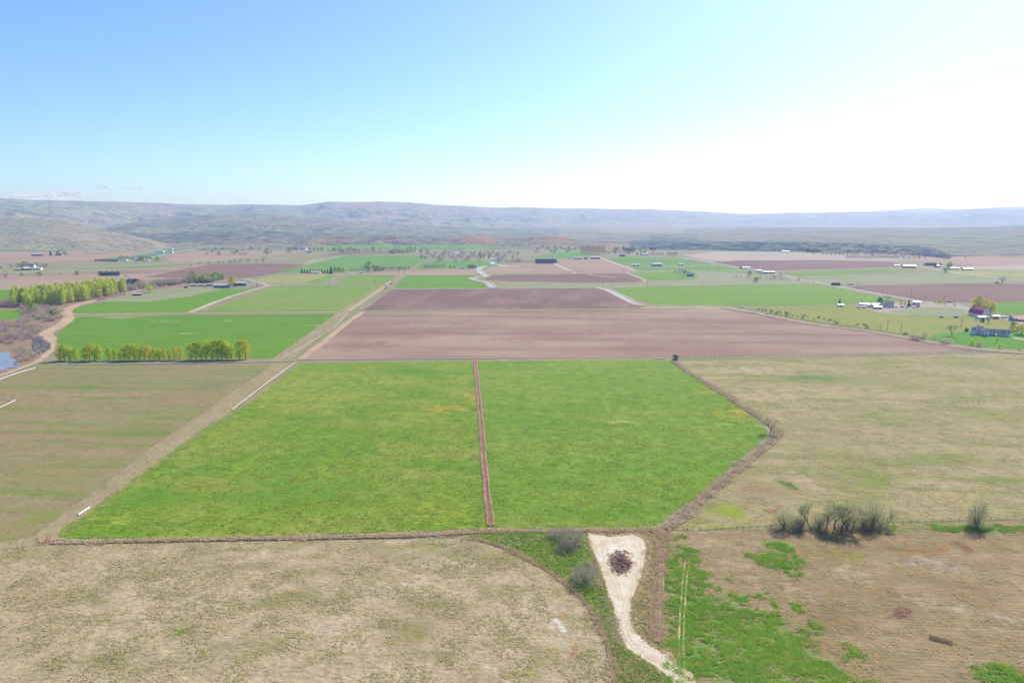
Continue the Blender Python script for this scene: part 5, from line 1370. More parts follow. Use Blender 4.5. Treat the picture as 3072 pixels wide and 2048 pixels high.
def gable(name, x, y, L, W, hw, hr, rot, wall, roof, label, cat='building', ops=(), group=None, over=0.5, world=None, lean=None, single=False):
    """gabled building, ridge along its own x; rot in degrees turns it on the ground"""
    X, Y = gp(x, y) if world is None else world
    o = empty(name, (X, Y, 0.0), R(rot))
    h = W / 2
    if single:
        poly = [(-h, -0.3), (h, -0.3), (h, hw + hr), (-h, hw)]
    else:
        poly = [(-h, -0.3), (h, -0.3), (h, hw), (0, hw + hr), (-h, hw)]
    MB().prism(poly, -L / 2, L / 2, 'x').build('wall', M[wall], o)
    t = 0.18
    k = hr / h
    if single:
        k = hr / W
        rp = [(-h - over, hw - k * over + 0.02), (h + over, hw + hr + k * over + 0.02), (h + over, hw + hr + k * over + 0.02 + t), (-h - over, hw - k * over + 0.02 + t)]
    else:
        rp = [(-h - over, hw - k * over + 0.02), (0, hw + hr + 0.02), (h + over, hw - k * over + 0.02), (h + over, hw - k * over + 0.02 + t), (0, hw + hr + 0.02 + t), (-h - over, hw - k * over + 0.02 + t)]
    MB().prism(rp, -L / 2 - over, L / 2 + over, 'x').build('roof', M[roof], o)
    for op in ops:
        opening(o, op[0], op[1], L, W, *op[2:6], *(op[6:] if len(op) > 6 else ()))
    if lean:   # open lean-to at the front: roof slab on posts
        ll, lw, lh = lean
        r = MB().prism([(-h - lw, lh * 0.8), (-h + 0.1, lh), (-h + 0.1, lh + 0.15), (-h - lw, lh * 0.8 + 0.15)], -ll / 2, ll / 2, 'x').build('lean_to_roof', M[roof], o)
        for px in (-ll / 2 + 0.2, 0, ll / 2 - 0.2):
            MB().box((px, -h - lw + 0.2, lh * 0.4), (0.2, 0.2, lh * 0.8)).build('post', M['wood_grey'], o)
    return tag(o, label, cat, group)

DF = lambda p, w, h: ('door', 'F', p, 0.05, w, h, 'white_paint', 'door_dark')
WF = lambda p, z=1.1, w=1.3, h=1.2: ('window', 'F', p, z, w, h)

# --- red-roofed gambrel barn on the right
def barn():
    X, Y = gp(2938, 949)
    o = empty('barn', (X, Y, 0), R(90 + 3))
    L, W = 22.0, 11.5
    h = W / 2
    prof = [(-h, 4.2), (-h * 0.66, 8.6), (0, 11.6), (h * 0.66, 8.6), (h, 4.2)]
    MB().prism([(-h, -0.3), (h, -0.3)] + prof[::-1], -L / 2, L / 2, 'x').build('wall', M['white_wall'], o)
    t = 0.2
    outer = [(-h - 0.5, 3.6), (-h * 0.68, 8.75), (0, 11.9), (h * 0.68, 8.75), (h + 0.5, 3.6)]
    inner = [(p * 0.985, q - t) for p, q in outer]
    MB().prism(outer + inner[::-1], -L / 2 - 0.6, L / 2 + 0.6, 'x').build('roof', M['red_roof'], o)
    opening(o, 'door', 'L', L, W, 0, 0.05, 3.6, 3.4, 'white_paint', 'door_dark')
    opening(o, 'window', 'L', L, W, 0, 6.4, 1.5, 1.6)
    for p in (-3.6, 3.6):
        opening(o, 'window', 'L', L, W, p, 4.9, 0.9, 1.1)
    for p in (-8, -4, 0, 4, 8):
        opening(o, 'window', 'B', L, W, p, 1.6, 0.9, 0.9)
    opening(o, 'door', 'R', L, W, 0, 0.05, 3.2, 3.2, 'white_paint', 'door_dark')
    tag(o, 'white gambrel barn with a bright red metal roof by the golden willows', 'barn')
barn()

# --- large white house with dark gables
def big_house():
    X, Y = gp(2964, 1006)
    o = empty('country_house', (X, Y, 0), R(-22), 0.86)
    wall = lambda mb, n='wall': mb.build(n, M['white_wall'], o)
    # two-storey main block with a hipped roof
    wall(MB().box((-9, 3, 3.0), (14, 12, 6.6)))
    r = MB()
    ax, bx, ay, by, z0, z1 = -16.6, -1.4, -3.6, 9.6, 6.25, 10.4
    A0, B0, C0, D0 = (ax, ay, z0), (bx, ay, z0), (bx, by, z0), (ax, by, z0)
    R0, R1 = (-12.0, 3, z1), (-6.0, 3, z1)
    r.poly([A0, B0, R1, R0]).poly([B0, C0, R1]).poly([C0, D0, R0, R1]).poly([D0, A0, R0]).poly([D0, C0, B0, A0])
    roof = r.build('roof', M['shingle'], o)
    MB().box((-9.5, 6.5, 9.8), (1.1, 1.1, 3.0)).build('chimney', M['grey_wall'], roof)
    # octagonal corner bay
    oct_ = [(-15.5 + 2.6 * math.cos(a), -2.6 + 2.6 * math.sin(a)) for a in [R(22.5 + 45 * i) for i in range(8)]]
    bay = MB().prism(oct_, -0.3, 6.9, 'z').build('corner_bay', M['white_wall'], o)
    c = MB()
    for i in range(8):
        a, b = oct_[i], oct_[(i + 1) % 8]
        k = 1.18
        e = lambda p: (-15.5 + (p[0] + 15.5) * k, -2.6 + (p[1] + 2.6) * k, 6.8)
        c.poly([e(a), e(b), (-15.5, -2.6, 9.8)])
    c.poly([(-15.5 + 3.05 * math.cos(R(22.5 + 45 * i)), -2.6 + 3.05 * math.sin(R(22.5 + 45 * i)), 6.8) for i in range(7, -1, -1)])
    c.build('bay_roof', M['shingle'], bay)
    # projecting front gable
    wall(MB().prism([(-7.6, -0.3), (-1.6, -0.3), (-1.6, 6.4), (-4.6, 9.0), (-7.6, 6.4)], -6.4, -2.0, 'y'), 'front_gable')
    g = MB().prism([(-8.2, 5.85), (-4.6, 9.05), (-1.0, 5.85), (-1.0, 6.1), (-4.6, 9.35), (-8.2, 6.1)], -6.9, 2.0, 'y').build('gable_roof', M['shingle'], o)
    # middle link with a dark-trimmed gable
    wall(MB().box((3.2, 1.6, 2.2), (9.0, 9.0, 5.0)), 'link_wall')
    MB().prism([(-3.6, 4.4), (1.6, 7.6), (6.8, 4.4), (6.8, 4.7), (1.6, 7.95), (-3.6, 4.7)], -1.4, 9.4, 'x').build('link_roof', M['shingle'], o)
    wall(MB().prism([(0.6, 4.4), (6.2, 4.4), (3.4, 7.0)], -3.05, 0.5, 'y'), 'link_gable')
    MB().prism([(0.0, 4.35), (3.4, 7.35), (6.8, 4.35), (6.8, 4.85), (3.4, 7.9), (0.0, 4.85)], -3.5, 0.5, 'y').build('gable_trim', M['dark_trim'], o)
    # garage wing with two arched dormers
    wall(MB().box((14.2, 2.0, 1.7), (13.6, 9.0, 4.0)), 'wing_wall')
    wr = MB().prism([(-3.2, 3.4), (2.0, 7.4), (7.2, 3.4), (7.2, 3.65), (2.0, 7.75), (-3.2, 3.65)], 7.0, 21.6, 'x').build('wing_roof', M['shingle'], o)
    for px in (11.2, 17.4):
        arch = [(px - 1.5, 3.9), (px + 1.5, 3.9)] + [(px + 1.5 * math.cos(R(a)), 5.3 + 1.5 * math.sin(R(a))) for a in range(0, 181, 20)]
        big = [(px - 1.9, 3.9), (px + 1.9, 3.9)] + [(px + 1.9 * math.cos(R(a)), 5.3 + 1.9 * math.sin(R(a))) for a in range(0, 181, 20)]
        d = MB().prism(arch, -2.75, 1.6, 'y').build('dormer', M['white_wall'], o)
        MB().prism(big, -2.55, 1.6, 'y').build('dormer_roof', M['dark_trim'], d)
        MB().box((px, -2.78, 5.2), (1.2, 0.1, 1.5)).build('pane', M['glass'], d)
    W_ = [(-11.6, -3.0, 0.9, 1.5, 1.7), (-11.6, -3.0, 3.9, 1.5, 1.5), (-9.3, -3.0, 0.9, 1.3, 1.7), (-9.3, -3.0, 3.9, 1.3, 1.5), (-6.1, -6.4, 0.8, 1.2, 1.8), (-3.2, -6.4, 0.8, 1.2, 1.8), (-6.1, -6.4, 3.9, 1.2, 1.5), (-3.2, -6.4, 3.9, 1.2, 1.5), (-4.6, -6.4, 6.3, 0.9, 1.1),
          (1.0, -2.9, 0.8, 1.6, 1.8), (5.2, -2.9, 0.8, 1.6, 1.8), (12.6, -2.5, 0.9, 1.4, 1.4), (15.6, -2.5, 0.9, 1.4, 1.4), (18.4, -2.5, 0.9, 1.4, 1.4)]
    for (px, py, z, w, h) in W_:
        f = MB().box((px, py - 0.02, z + h / 2), (w + 0.3, 0.12, h + 0.3)).build('window', M['white_paint'], o)
        MB().box((px, py - 0.05, z + h / 2), (w, 0.12, h)).build('pane', M['glass'], f)
    for a in (202.5, 247.5, 292.5):
        for z in (0.9, 4.0):
            cx_, cy_ = -15.5 + 2.42 * math.cos(R(a)), -2.6 + 2.42 * math.sin(R(a))
            f = MB().box((cx_, cy_, z + 0.8), (0.12, 1.2, 1.7), Matrix.Rotation(R(a), 3, 'Z')).build('window', M['white_paint'], o)
            MB().box((cx_ + 0.04 * math.cos(R(a)), cy_ + 0.04 * math.sin(R(a)), z + 0.8), (0.12, 1.0, 1.5), Matrix.Rotation(R(a), 3, 'Z')).build('pane', M['glass'], f)
    for px in (-16.1,):
        for py in (2.0, 5.5):
            for z in (0.9, 3.9):
                f = MB().box((px, py, z + 0.8), (0.12, 1.4, 1.7)).build('window', M['white_paint'], o)
                MB().box((px - 0.03, py, z + 0.8), (0.12, 1.1, 1.5)).build('pane', M['glass'], f)
    dr = MB().box((9.4, -2.55, 1.2), (1.4, 0.14, 2.5)).build('door', M['dark_trim'], o)
    MB().box((3.2, -4.4, 0.3), (9.4, 3.2, 0.5)).build('porch', M['concrete'], o)
    MB().prism([(-6.0, 2.95), (-2.8, 3.5), (-2.8, 3.65), (-6.0, 3.1)], -1.4, 7.8, 'x').build('porch_roof', M['white_roof'], o)
    for px in (-1.2, 1.6, 4.6, 7.6):
        MB().box((px, -5.8, 1.5), (0.22, 0.22, 3.0)).build('porch_post', M['white_paint'], o)
    tag(o, 'large white two-storey country house with grey shingle roof and two arched dormers', 'house')
big_house()

# --- right-hand farm buildings
gable('shed', 2946, 957, 13, 7, 2.8, 1.2, 8, 'white_wall', 'white_roof', 'low white shed with a pale roof before the red barn', 'shed', [DF(-3, 2.4, 2.2), WF(3)])
gable('shed', 2984, 953, 9, 5, 2.4, 0.9, 4, 'white_wall', 'white_roof', 'small white-roofed shed between the red barn and the red trailer', 'shed', [DF(0, 2, 2)])
gable('farmhouse', 3058, 962, 18, 11, 3.4, 2.6, -6, 'grey_wall', 'orange_roof', 'single-storey house with a clay-coloured roof at the right edge', 'house', [DF(-2, 1.2, 2.2), WF(-6), WF(3), WF(7)], lean=(12, 3, 3.0))
gable('farmhouse', 2665, 921, 11, 9, 5.4, 2.6, -14, 'white_wall', 'shingle', 'white two-storey farmhouse among parked cars in the middle of the right farmstead', 'house', [DF(0, 1.2, 2.2), WF(-3.6), WF(3.6), WF(-3.6, 3.7), WF(0, 3.7), WF(3.6, 3.7), ('window', 'L', -2, 3.7, 1.2, 1.3), ('window', 'L', 2, 3.7, 1.2, 1.3), ('window', 'L', 0, 1.1, 1.3, 1.3)])
gable('shed', 2521, 919, 7.5, 4.5, 2.6, 1.0, -8, 'white_wall', 'white_roof', 'small white shed below the lone conifer at the left end of the right farmstead', 'shed', [DF(0, 1.6, 2.0)])
gable('shed', 2632, 926, 10, 6, 2.6, 1.2, -6, 'grey_wall', 'blue_roof', 'low shed with a blue metal roof in front of the white farmhouse', 'shed', [DF(-2, 2.2, 2.0), DF(2, 2.2, 2.0)])
gable('shed', 2626, 919, 10, 6, 2.8, 1.2, -6, 'grey_wall', 'grey_roof', 'low grey-roofed shed behind the blue-roofed shed', 'shed', [DF(0, 2.2, 2.0)])
gable('shed', 2592, 916, 13, 5, 2.4, 0.8, -5, 'white_wall', 'white_roof', 'long white shed left of the blue-roofed shed', 'shed', [DF(-3, 2, 1.9), WF(2)])
gable('shed', 2748, 911, 9, 5, 2.5, 0.8, -8, 'white_wall', 'white_roof', 'white machine shed behind the parked cars right of the dark conifer', 'shed', [DF(-3, 2.6, 2.2), DF(2, 2.6, 2.2)])
# --- along the highway and beyond
gable('house', 2238, 806, 17, 9, 3.0, 1.4, -4, 'white_wall', 'white_roof', 'long white house beside a conifer on the highway', 'house', [DF(0, 1.4, 2.1), WF(-5), WF(5)])
gable('shed', 2306, 820, 24, 9, 3.2, 1.4, -8, 'brown_wall', 'white_roof', 'long brown shed with a white roof behind the bare hedge on the highway', 'shed', [DF(-6, 3, 2.5), DF(0, 3, 2.5), DF(6, 3, 2.5)])
gable('house', 2277, 815, 11, 8, 3.0, 1.6, -8, 'white_wall', 'grey_roof', 'small white house left of the long brown shed on the highway', 'house', [DF(0, 1.4, 2.1), WF(3.5)])
gable('barn', 2727, 803, 26, 15, 4.2, 2.6, -14, 'brown_wall', 'white_roof', 'wide brown barn with a white roof at the junction of the gravel roads', 'barn', [DF(-7, 3.4, 3), DF(0, 3.4, 3), DF(7, 3.4, 3)])
gable('house', 2794, 796, 20, 11, 3.6, 3.0, -8, 'dark_wall', 'shingle_dark', 'dark-roofed house on the rise right of the wide brown barn', 'house', [DF(0, 1.4, 2.1), WF(-5), WF(5)])
gable('shed', 2812, 801, 11, 8, 3.2, 1.8, 20, 'brown_wall', 'grey_roof', 'small brown shed right of the dark-roofed house', 'shed', [DF(0, 2.4, 2.2)])
gable('shed', 2690, 798, 11, 5, 2.2, 0.9, -10, 'white_wall', 'white_roof', 'little white shed at the end of the field lane left of the wide brown barn', 'shed', [DF(0, 2, 1.8)])
gable('shed', 2862, 808, 19, 8, 3.0, 1.2, -6, 'grey_wall', 'grey_roof', 'grey shed left of the teal building beyond the gravel road', 'shed', [DF(-4, 3, 2.4), DF(4, 3, 2.4)])
gable('shed', 2902, 810, 21, 9, 3.4, 1.4, -6, 'teal_wall', 'teal_roof', 'teal metal building beyond the gravel road at the right', 'shed', [DF(-4, 3, 2.6), DF(4, 3, 2.6)])
gable('shed', 2356, 757, 26, 9, 3.6, 1.4, 0, 'white_wall', 'white_roof', 'far white shed at the upper edge of the beige field', 'shed', [DF(-5, 3, 2.6), DF(5, 3, 2.6)])
gable('barn', 1970, 798, 23, 13, 4.6, 3.6, -4, 'grey_wall', 'grey_roof', 'big grey barn with a steep grey roof in the far green field', 'barn', [DF(-6, 3.2, 3), DF(0, 3.2, 3), DF(6, 3.2, 3)])
gable('shed', 1908, 798, 20, 9, 3.4, 2.0, -4, 'white_wall', 'grey_roof', 'white shed left of the big grey barn in the far green field', 'shed', [DF(-4, 2.8, 2.6), DF(5, 2.8, 2.6)])
gable('shed', 2044, 796, 13, 7, 2.8, 1.4, -4, 'white_wall', 'teal_roof', 'small teal-roofed shed right of the big grey barn', 'shed', [DF(0, 2.6, 2.4)])
gable('house', 2071, 829, 12, 9, 3.4, 3.2, -30, 'blue_wall', 'blue_roof', 'small steep-roofed blue house by bare poplars', 'house', [DF(0, 1.3, 2.1), WF(-3.6), WF(3.6)])
gable('barn', 1786, 776, 26, 11, 4.0, 2.0, 0, 'brown_wall', 'white_roof', 'brown barn with a long white roof at the head of the pale ploughed field', 'barn', [DF(-7, 3.2, 3), DF(7, 3.2, 3)])
gable('shed', 1733, 777, 24, 10, 3.4, 1.8, 2, 'grey_wall', 'grey_roof', 'low grey shed left of the brown barn at the head of the ploughed field', 'shed', [DF(-5, 3, 2.6), DF(5, 3, 2.6)])
gable('shed', 1757, 777, 8, 7, 3.0, 1.6, 0, 'dark_wall', 'shingle_dark', 'small dark shed between the grey shed and the brown barn', 'shed', [DF(0, 2.2, 2.2)])
gable('house', 1706, 774, 9, 8, 3.0, 2.0, 0, 'white_wall', 'grey_roof', 'little white house left of the grey shed at the head of the ploughed field', 'house', [DF(0, 1.2, 2.1), WF(2.8)])
gable('shed', 1867, 769, 16, 9, 3.4, 2.2, 12, 'brown_wall', 'shingle_dark', 'small brown shed at the corner of the far wheat field', 'shed', [DF(0, 3, 2.6)])
gable('shed', 1936, 766, 22, 9, 3.6, 1.6, 0, 'white_wall', 'teal_roof', 'far white shed with a teal roof among bare trees', 'shed', [DF(-4, 3, 2.6), DF(4, 3, 2.6)])
# --- left-hand farms
gable('workshop', 668, 862, 28, 11, 4.2, 1.8, 4, 'green_wall', 'white_roof', 'long grey-green workshop with a white roof at the creek-side farm', 'building', [DF(-9, 3.2, 3), ('door', 'F', 3, 0.05, 1.4, 2.2, 'white_paint', 'door_dark'), WF(-2), WF(7), WF(10)])
gable('machine_shed', 727, 856, 20, 11, 4.6, 1.6, -6, 'teal_wall', 'white_roof', 'teal machine shed with a white roof and dark open bays at the creek-side farm', 'shed', [DF(-6, 4.4, 3.6), DF(-1, 4.4, 3.6), ('window', 'F', 6, 1.4, 2.4, 1.4)])  # open bays are near-black panels, their inner shade put into the colour
gable('shed', 580, 858, 9, 5, 2.2, 0.9, 4, 'dark_wall', 'white_roof', 'leftmost low shed of the creek-side farm, white-roofed', 'shed', [DF(0, 2.4, 1.9)])
gable('shed', 605, 858, 10, 5, 2.4, 0.9, 4, 'grey_wall', 'white_roof', 'low grey shed second from the left at the creek-side farm', 'shed', [DF(0, 2.4, 1.9)])
gable('shed', 630, 857, 11, 6, 2.6, 1.0, 4, 'brown_wall', 'grey_roof', 'brown shed just left of the grey-green workshop', 'shed', [DF(0, 2.6, 2.1)])
gable('shelter', 412, 886, 12, 5, 2.6, 0.5, 10, 'dark_wall', 'white_roof', 'small white-roofed shelter on the sandy road beside the grove', 'shed', [DF(-2, 3.4, 2.2), DF(2, 3.4, 2.2)], single=True)
gable('barn', 78, 810, 13, 9, 4.0, 2.8, 60, 'dark_wall', 'white_roof', 'dark barn with a white roof at the far-left farm', 'barn', [DF(0, 3, 2.8)])
gable('shed', 106, 809, 28, 9, 3.4, 1.6, 6, 'white_wall', 'white_roof', 'long white shed right of the dark barn at the far-left farm', 'shed', [DF(-8, 3, 2.6), DF(0, 3, 2.6), DF(8, 3, 2.6)])
gable('house', 98, 801, 12, 9, 4.0, 2.6, 0, 'white_wall', 'shingle_dark', 'white house among the trees of the far-left farm', 'house', [DF(0, 1.3, 2.1), WF(3.5)])
gable('shed', 55, 811, 14, 6, 2.6, 1.0, 8, 'brown_wall', 'white_roof', 'low brown shed left of the dark barn at the far-left farm', 'shed', [DF(0, 3, 2.2)])
gable('shed', 2, 803, 14, 8, 3.0, 1.6, 0, 'grey_wall', 'white_roof', 'grey shed cut by the left edge beside the far-left farm', 'shed', [DF(0, 3, 2.4)])
gable('shed', 114, 767, 32, 12, 4.4, 2.0, 2, 'brown_wall', 'white_roof', 'long white-roofed shed alone in the far-left pale field', 'shed', [DF(-9, 3.4, 3), DF(0, 3.4, 3), DF(9, 3.4, 3)])
gable('house', 178, 767, 20, 10, 3.6, 2.4, 0, 'grey_wall', 'shingle_dark', 'dark-roofed house under trees in the far-left pale field', 'house', [DF(0, 1.4, 2.1), WF(-5), WF(5)])
for i, (x, y, w, wl, rf, lb) in enumerate([(375, 782, 15, 'white_wall', 'white_roof', 'white house left of centre in the hedged farm beyond the brown field'), (410, 782, 14, 'white_wall', 'grey_roof', 'white house with a grey roof in the middle of the hedged farm'), (346, 783, 11, 'grey_wall', 'white_roof', 'small grey shed beside the dark hedge of the hedged farm'), (441, 783, 13, 'white_wall', 'white_roof', 'white shed under the right-hand trees of the hedged farm')]):
    gable('house' if 'house' in lb else 'shed', x, y, w, 8, 3.2, 2.0, -6 + 5 * i, wl, rf, lb, 'house' if 'house' in lb else 'shed', [DF(0, 1.4, 2.1), WF(3.2)])
for i, (x, y, w, wl, rf, lb) in enumerate([(505, 749, 34, 'white_wall', 'white_roof', 'long white shed at the farthest-left farm by the gravel road'), (482, 757, 24, 'white_wall', 'teal_roof', 'teal-roofed shed below the long white shed by the gravel road'), (514, 758, 12, 'white_wall', 'white_roof', 'small white shed right of the teal-roofed shed by the gravel road'), (408, 749, 22, 'brown_wall', 'shingle_dark', 'dark brown shed at the left end of the farthest-left farm'), (440, 749, 16, 'white_wall', 'white_roof', 'white shed in the middle of the farthest-left farm')]):
    gable('shed', x, y, w, 10, 3.8, 1.8, 3 * i - 4, wl, rf, lb, 'shed', [DF(-w / 4, 3, 2.6), DF(w / 4, 3, 2.6)])
gable('house', 909, 749, 26, 12, 4.0, 3.4, -8, 'white_wall', 'blue_roof', 'far house with a blue roof among trees near the foothills', 'house', [DF(0, 1.6, 2.2), WF(-6), WF(6)])
gable('shed', 928, 757, 16, 9, 3.4, 1.6, 10, 'red_wall', 'grey_roof', 'reddish shed right of the blue-roofed house near the foothills', 'shed', [DF(0, 3, 2.6)])
gable('house', 947, 820, 20, 8, 3.0, 1.6, 2, 'white_wall', 'white_roof', 'white house half hidden behind the dark conifer row', 'house', [DF(0, 1.4, 2.1), WF(-5), WF(5)])
gable('shed', 1085, 819, 8, 5, 2.4, 1.0, 10, 'white_wall', 'white_roof', 'small white shed by the bend of the gravel road', 'shed', [DF(0, 1.8, 1.9)])
gable('shed', 1389, 806, 12, 7, 2.8, 1.4, 0, 'white_wall', 'grey_roof', 'small shed left of the canal head between two tree clumps', 'shed', [DF(0, 2.4, 2.1)])

# ------------------------------------------------------------------ vehicles
def vehicle(kind, x, y, rot, paint, label, cat='car', group=None):
    X, Y = gp(x, y)
    o = empty({'car': 'parked_car', 'pickup': 'pickup_truck', 'camper': 'camper_trailer', 'van': 'parked_van', 'truck': 'box_truck'}[kind], (X, Y, 0.14), R(rot))
    P = PAINT[paint]
    if kind == 'car':
        prof = [(-2.3, 0.35), (2.3, 0.35), (2.32, 0.75), (1.3, 0.98), (-1.9, 1.0), (-2.3, 0.85)]
        glass = [(-1.75, 0.98), (1.15, 0.98), (0.4, 1.45), (-1.3, 1.45)]
        w, wx, rad = 1.8, (-1.45, 1.45), 0.33
    elif kind == 'pickup':
        prof = [(-2.8, 0.5), (2.8, 0.5), (2.82, 1.0), (1.4, 1.2), (-0.6, 1.2), (-0.62, 1.15), (-2.8, 1.15)]
        glass = [(-0.6, 1.18), (1.3, 1.18), (0.75, 1.8), (-0.45, 1.8)]
        w, wx, rad = 1.95, (-1.75, 1.75), 0.4
    elif kind == 'van':
        prof = [(-2.7, 0.4), (2.7, 0.4), (2.72, 0.95), (1.9, 1.3), (-2.7, 1.3)]
        glass = [(-2.6, 1.28), (1.85, 1.28), (1.2, 2.0), (-2.5, 2.0)]
        w, wx, rad = 1.95, (-1.7, 1.7), 0.36
    elif kind == 'camper':
        prof = [(-3.4, 0.55), (3.2, 0.55), (3.5, 1.4), (3.0, 2.7), (-3.2, 2.7), (-3.5, 1.6)]
        glass, w, wx, rad = None, 2.4, (-0.5, 0.5), 0.36
    else:
        prof = [(-3.9, 0.7), (1.6, 0.7), (1.6, 3.3), (-3.9, 3.3)]
        glass = [(1.62, 0.7), (3.6, 0.7), (3.6, 1.5), (3.1, 2.4), (1.62, 2.4)]
        w, wx, rad = 2.3, (-2.5, 2.6), 0.48
    body = MB().prism(prof, -w / 2, w / 2, 'y').build('body', P, o)
    bev = body.modifiers.new('bevel', 'BEVEL'); bev.width = 0.08; bev.segments = 2
    if glass:
        c = MB().prism(glass, -w / 2 + 0.1, w / 2 - 0.1, 'y').build('cab' if kind == 'truck' else 'windows', P if kind == 'truck' else M['glass'], o)
        if kind != 'truck':
            g0, g1 = glass[2], glass[3]
            MB().prism([(g1[0] - 0.05, g1[1] - 0.04), (g0[0] + 0.05, g0[1] - 0.04), (g0[0], g0[1] + 0.05), (g1[0], g1[1] + 0.05)], -w / 2 + 0.08, w / 2 - 0.08, 'y').build('roof', P, o)
    else:
        for px in (-1.6, 1.2):
            MB().box((px, -w / 2 - 0.02, 1.85), (1.1, 0.06, 0.6)).build('window', M['glass'], o)
        MB().box((4.0, 0, 0.6), (1.4, 0.15, 0.12)).build('hitch', M['rust'], o)
    for a in wx:
        for s in (-1, 1):
            wm = MB().tube([(a, s * (w / 2 - 0.22), rad), (a, s * (w / 2 + 0.02), rad)], rad, 10).build('wheel', M['rubber'], o)
            MB().tube([(a, s * (w / 2 - 0.1), rad), (a, s * (w / 2 + 0.04), rad)], rad * 0.5, 8).build('rim', PAINT['silver'], wm)
    return tag(o, label, cat, group)

def z3(px, py):   # position read off the enlarged right farmstead
    return 2480 + px / 6.918, 860 + py / 6.918
CARS = [((1150, 445), 'car', 'white', 'white car left of the white farmhouse porch'), ((1290, 445), 'car', 'silver', 'silver car in front of the white farmhouse'), ((1375, 438), 'pickup', 'white', 'white pickup at the right corner of the white farmhouse'), ((1445, 440), 'car', 'tan', 'tan car between the white farmhouse and the row of dark cars'),
        ((1560, 432), 'pickup', 'black', 'black pickup at the left of the row below the dark conifer'), ((1650, 443), 'car', 'white', 'white car nearest the viewer below the dark conifer'), ((1735, 420), 'car', 'black', 'black car just right of the dark conifer foot'), ((1800, 436), 'car', 'white', 'white car right of the dark conifer in the front row'), ((1885, 425), 'pickup', 'black', 'black pickup at the right end of the front row of cars'),
        ((1790, 385), 'van', 'blue', 'dark blue van before the white machine shed'), ((1860, 390), 'car', 'silver', 'silver car before the white machine shed'), ((1910, 395), 'car', 'black', 'black car at the right end before the white machine shed'), ((650, 442), 'pickup', 'silver', 'silver pickup left of the white trailer'), ((900, 440), 'car', 'blue', 'dark blue car left of the blue-roofed shed')]
for i, (pp, k, pc, lb) in enumerate(CARS):
    x, y = z3(*pp)
    vehicle(k, x, y, -6 + (i * 37) % 30, pc, lb, 'pickup' if k == 'pickup' else ('van' if k == 'van' else 'car'), 'vehicles parked at the right farmstead')
x, y = z3(770, 438); vehicle('camper', x, y, 6, 'white', 'white camper trailer in front of the long white shed', 'trailer')
x, y = z3(860, 425); vehicle('camper', x, y, -4, 'silver', 'silver camper trailer left of the blue-roofed shed', 'trailer')
vehicle('truck', 2987, 957, 4, 'red', 'long red truck beside the low white shed right of the barn', 'truck')
vehicle('camper', 3012, 955, 4, 'white', 'white trailer right of the long red truck', 'trailer')
vehicle('pickup', 2847, 907, 10, 'black', 'black pickup parked off the highway left of the willows', 'pickup')
vehicle('pickup', 2823, 953, 5, 'black', 'black pickup out in the pasture left of the barn', 'pickup')
vehicle('van', 2868, 953, 8, 'green', 'dark van in the pasture nearest the barn', 'van')
vehicle('truck', 1158, 858, 55, 'white', 'white box truck on the farm road at the field corner', 'truck')
vehicle('pickup', 1158, 866, 55, 'black', 'black pickup just below the white box truck', 'pickup')
vehicle('pickup', 1173, 852, 55, 'black', 'black pickup just above the white box truck', 'pickup')
vehicle('truck', 2553, 854, 12, 'white', 'white farm truck right of the haystack', 'truck')
vehicle('camper', 558, 864, 8, 'black', 'dark trailer on the grass left of the creek-side farm', 'trailer')
for i, (x, y, k, pc, lb) in enumerate([(752, 857, 'pickup', 'white', 'white pickup right of the teal machine shed'), (762, 861, 'car', 'silver', 'silver car among the vehicles right of the teal machine shed'), (772, 858, 'car', 'red', 'red car among the vehicles right of the teal machine shed'), (780, 862, 'pickup', 'tan', 'tan pickup at the right end of the creek-side farm'), (592, 862, 'car', 'white', 'white car before the low sheds of the creek-side farm'), (616, 862, 'pickup', 'red', 'red pickup before the low sheds of the creek-side farm'), (694, 865, 'car', 'white', 'white car at the foot of the tall yellow-green farm tree')]):
    vehicle(k, x, y, 10 + i * 33, pc, lb, 'pickup' if k == 'pickup' else 'car', 'vehicles at the creek-side farm')

# ------------------------------------------------------------------ haystack: bales piled in tiers
X, Y = gp(2507, 856)
hs = empty('haystack', (X, Y, 0), R(-6))
bale = MB().box((0, 0, 0), (2.35, 2.3, 1.15)).mesh('bale', M['hay'])
for lv in range(4):
    for i in range(6 - (1 if lv == 3 else 0)):
        for j in range(2):
            add('bale', bale, hs, ((i - 2.5) * 2.4 + random.uniform(-0.08, 0.08) + (1.2 if lv == 3 else 0), (j - 0.5) * 2.36, 0.62 + lv * 1.17))
tag(hs, 'dark brown haystack of stacked bales beside the highway', 'haystack')

# ------------------------------------------------------------------ utility poles
def pole(x, yb, yt, label, group, turn=0.0, double=False):
    X, Y = gp(x, yb)
    h = max(8.5, min(13.0, top_height(x, yb, yt)))
    o = empty('utility_pole', (X, Y, 0), turn)
    MB().tube([(0, 0, -0.4), (0, 0, h)], [0.21, 0.15], 7).build('shaft', M['wood_dark'], o)
    for k in range(2 if double else 1):
        arm = MB().box((0, 0.16, h - 0.7 - 1.0 * k), (2.6, 0.13, 0.16)).build('crossarm', M['wood_dark'], o)
        m = MB()
        for px in (-1.15, 0.35, 1.15):
            m.tube([(px, 0.16, h - 0.64 - 1.0 * k), (px, 0.16, h - 0.36 - 1.0 * k)], [0.07, 0.04], 5)
        tag(m.build('insulators', M['concrete'], arm), kind='stuff')
    return tag(o, label, 'pole', group)
HW = [(2096, 815, 797), (2124, 818, 800), (2156, 822, 804), (2310, 832, 812), (2355, 838, 816), (2440, 852, 832), (2463, 847, 832), (2541, 856, 841), (2572, 867, 846), (2648, 880, 860), (2733, 895, 872), (2772, 911, 888), (2831, 910, 886)]
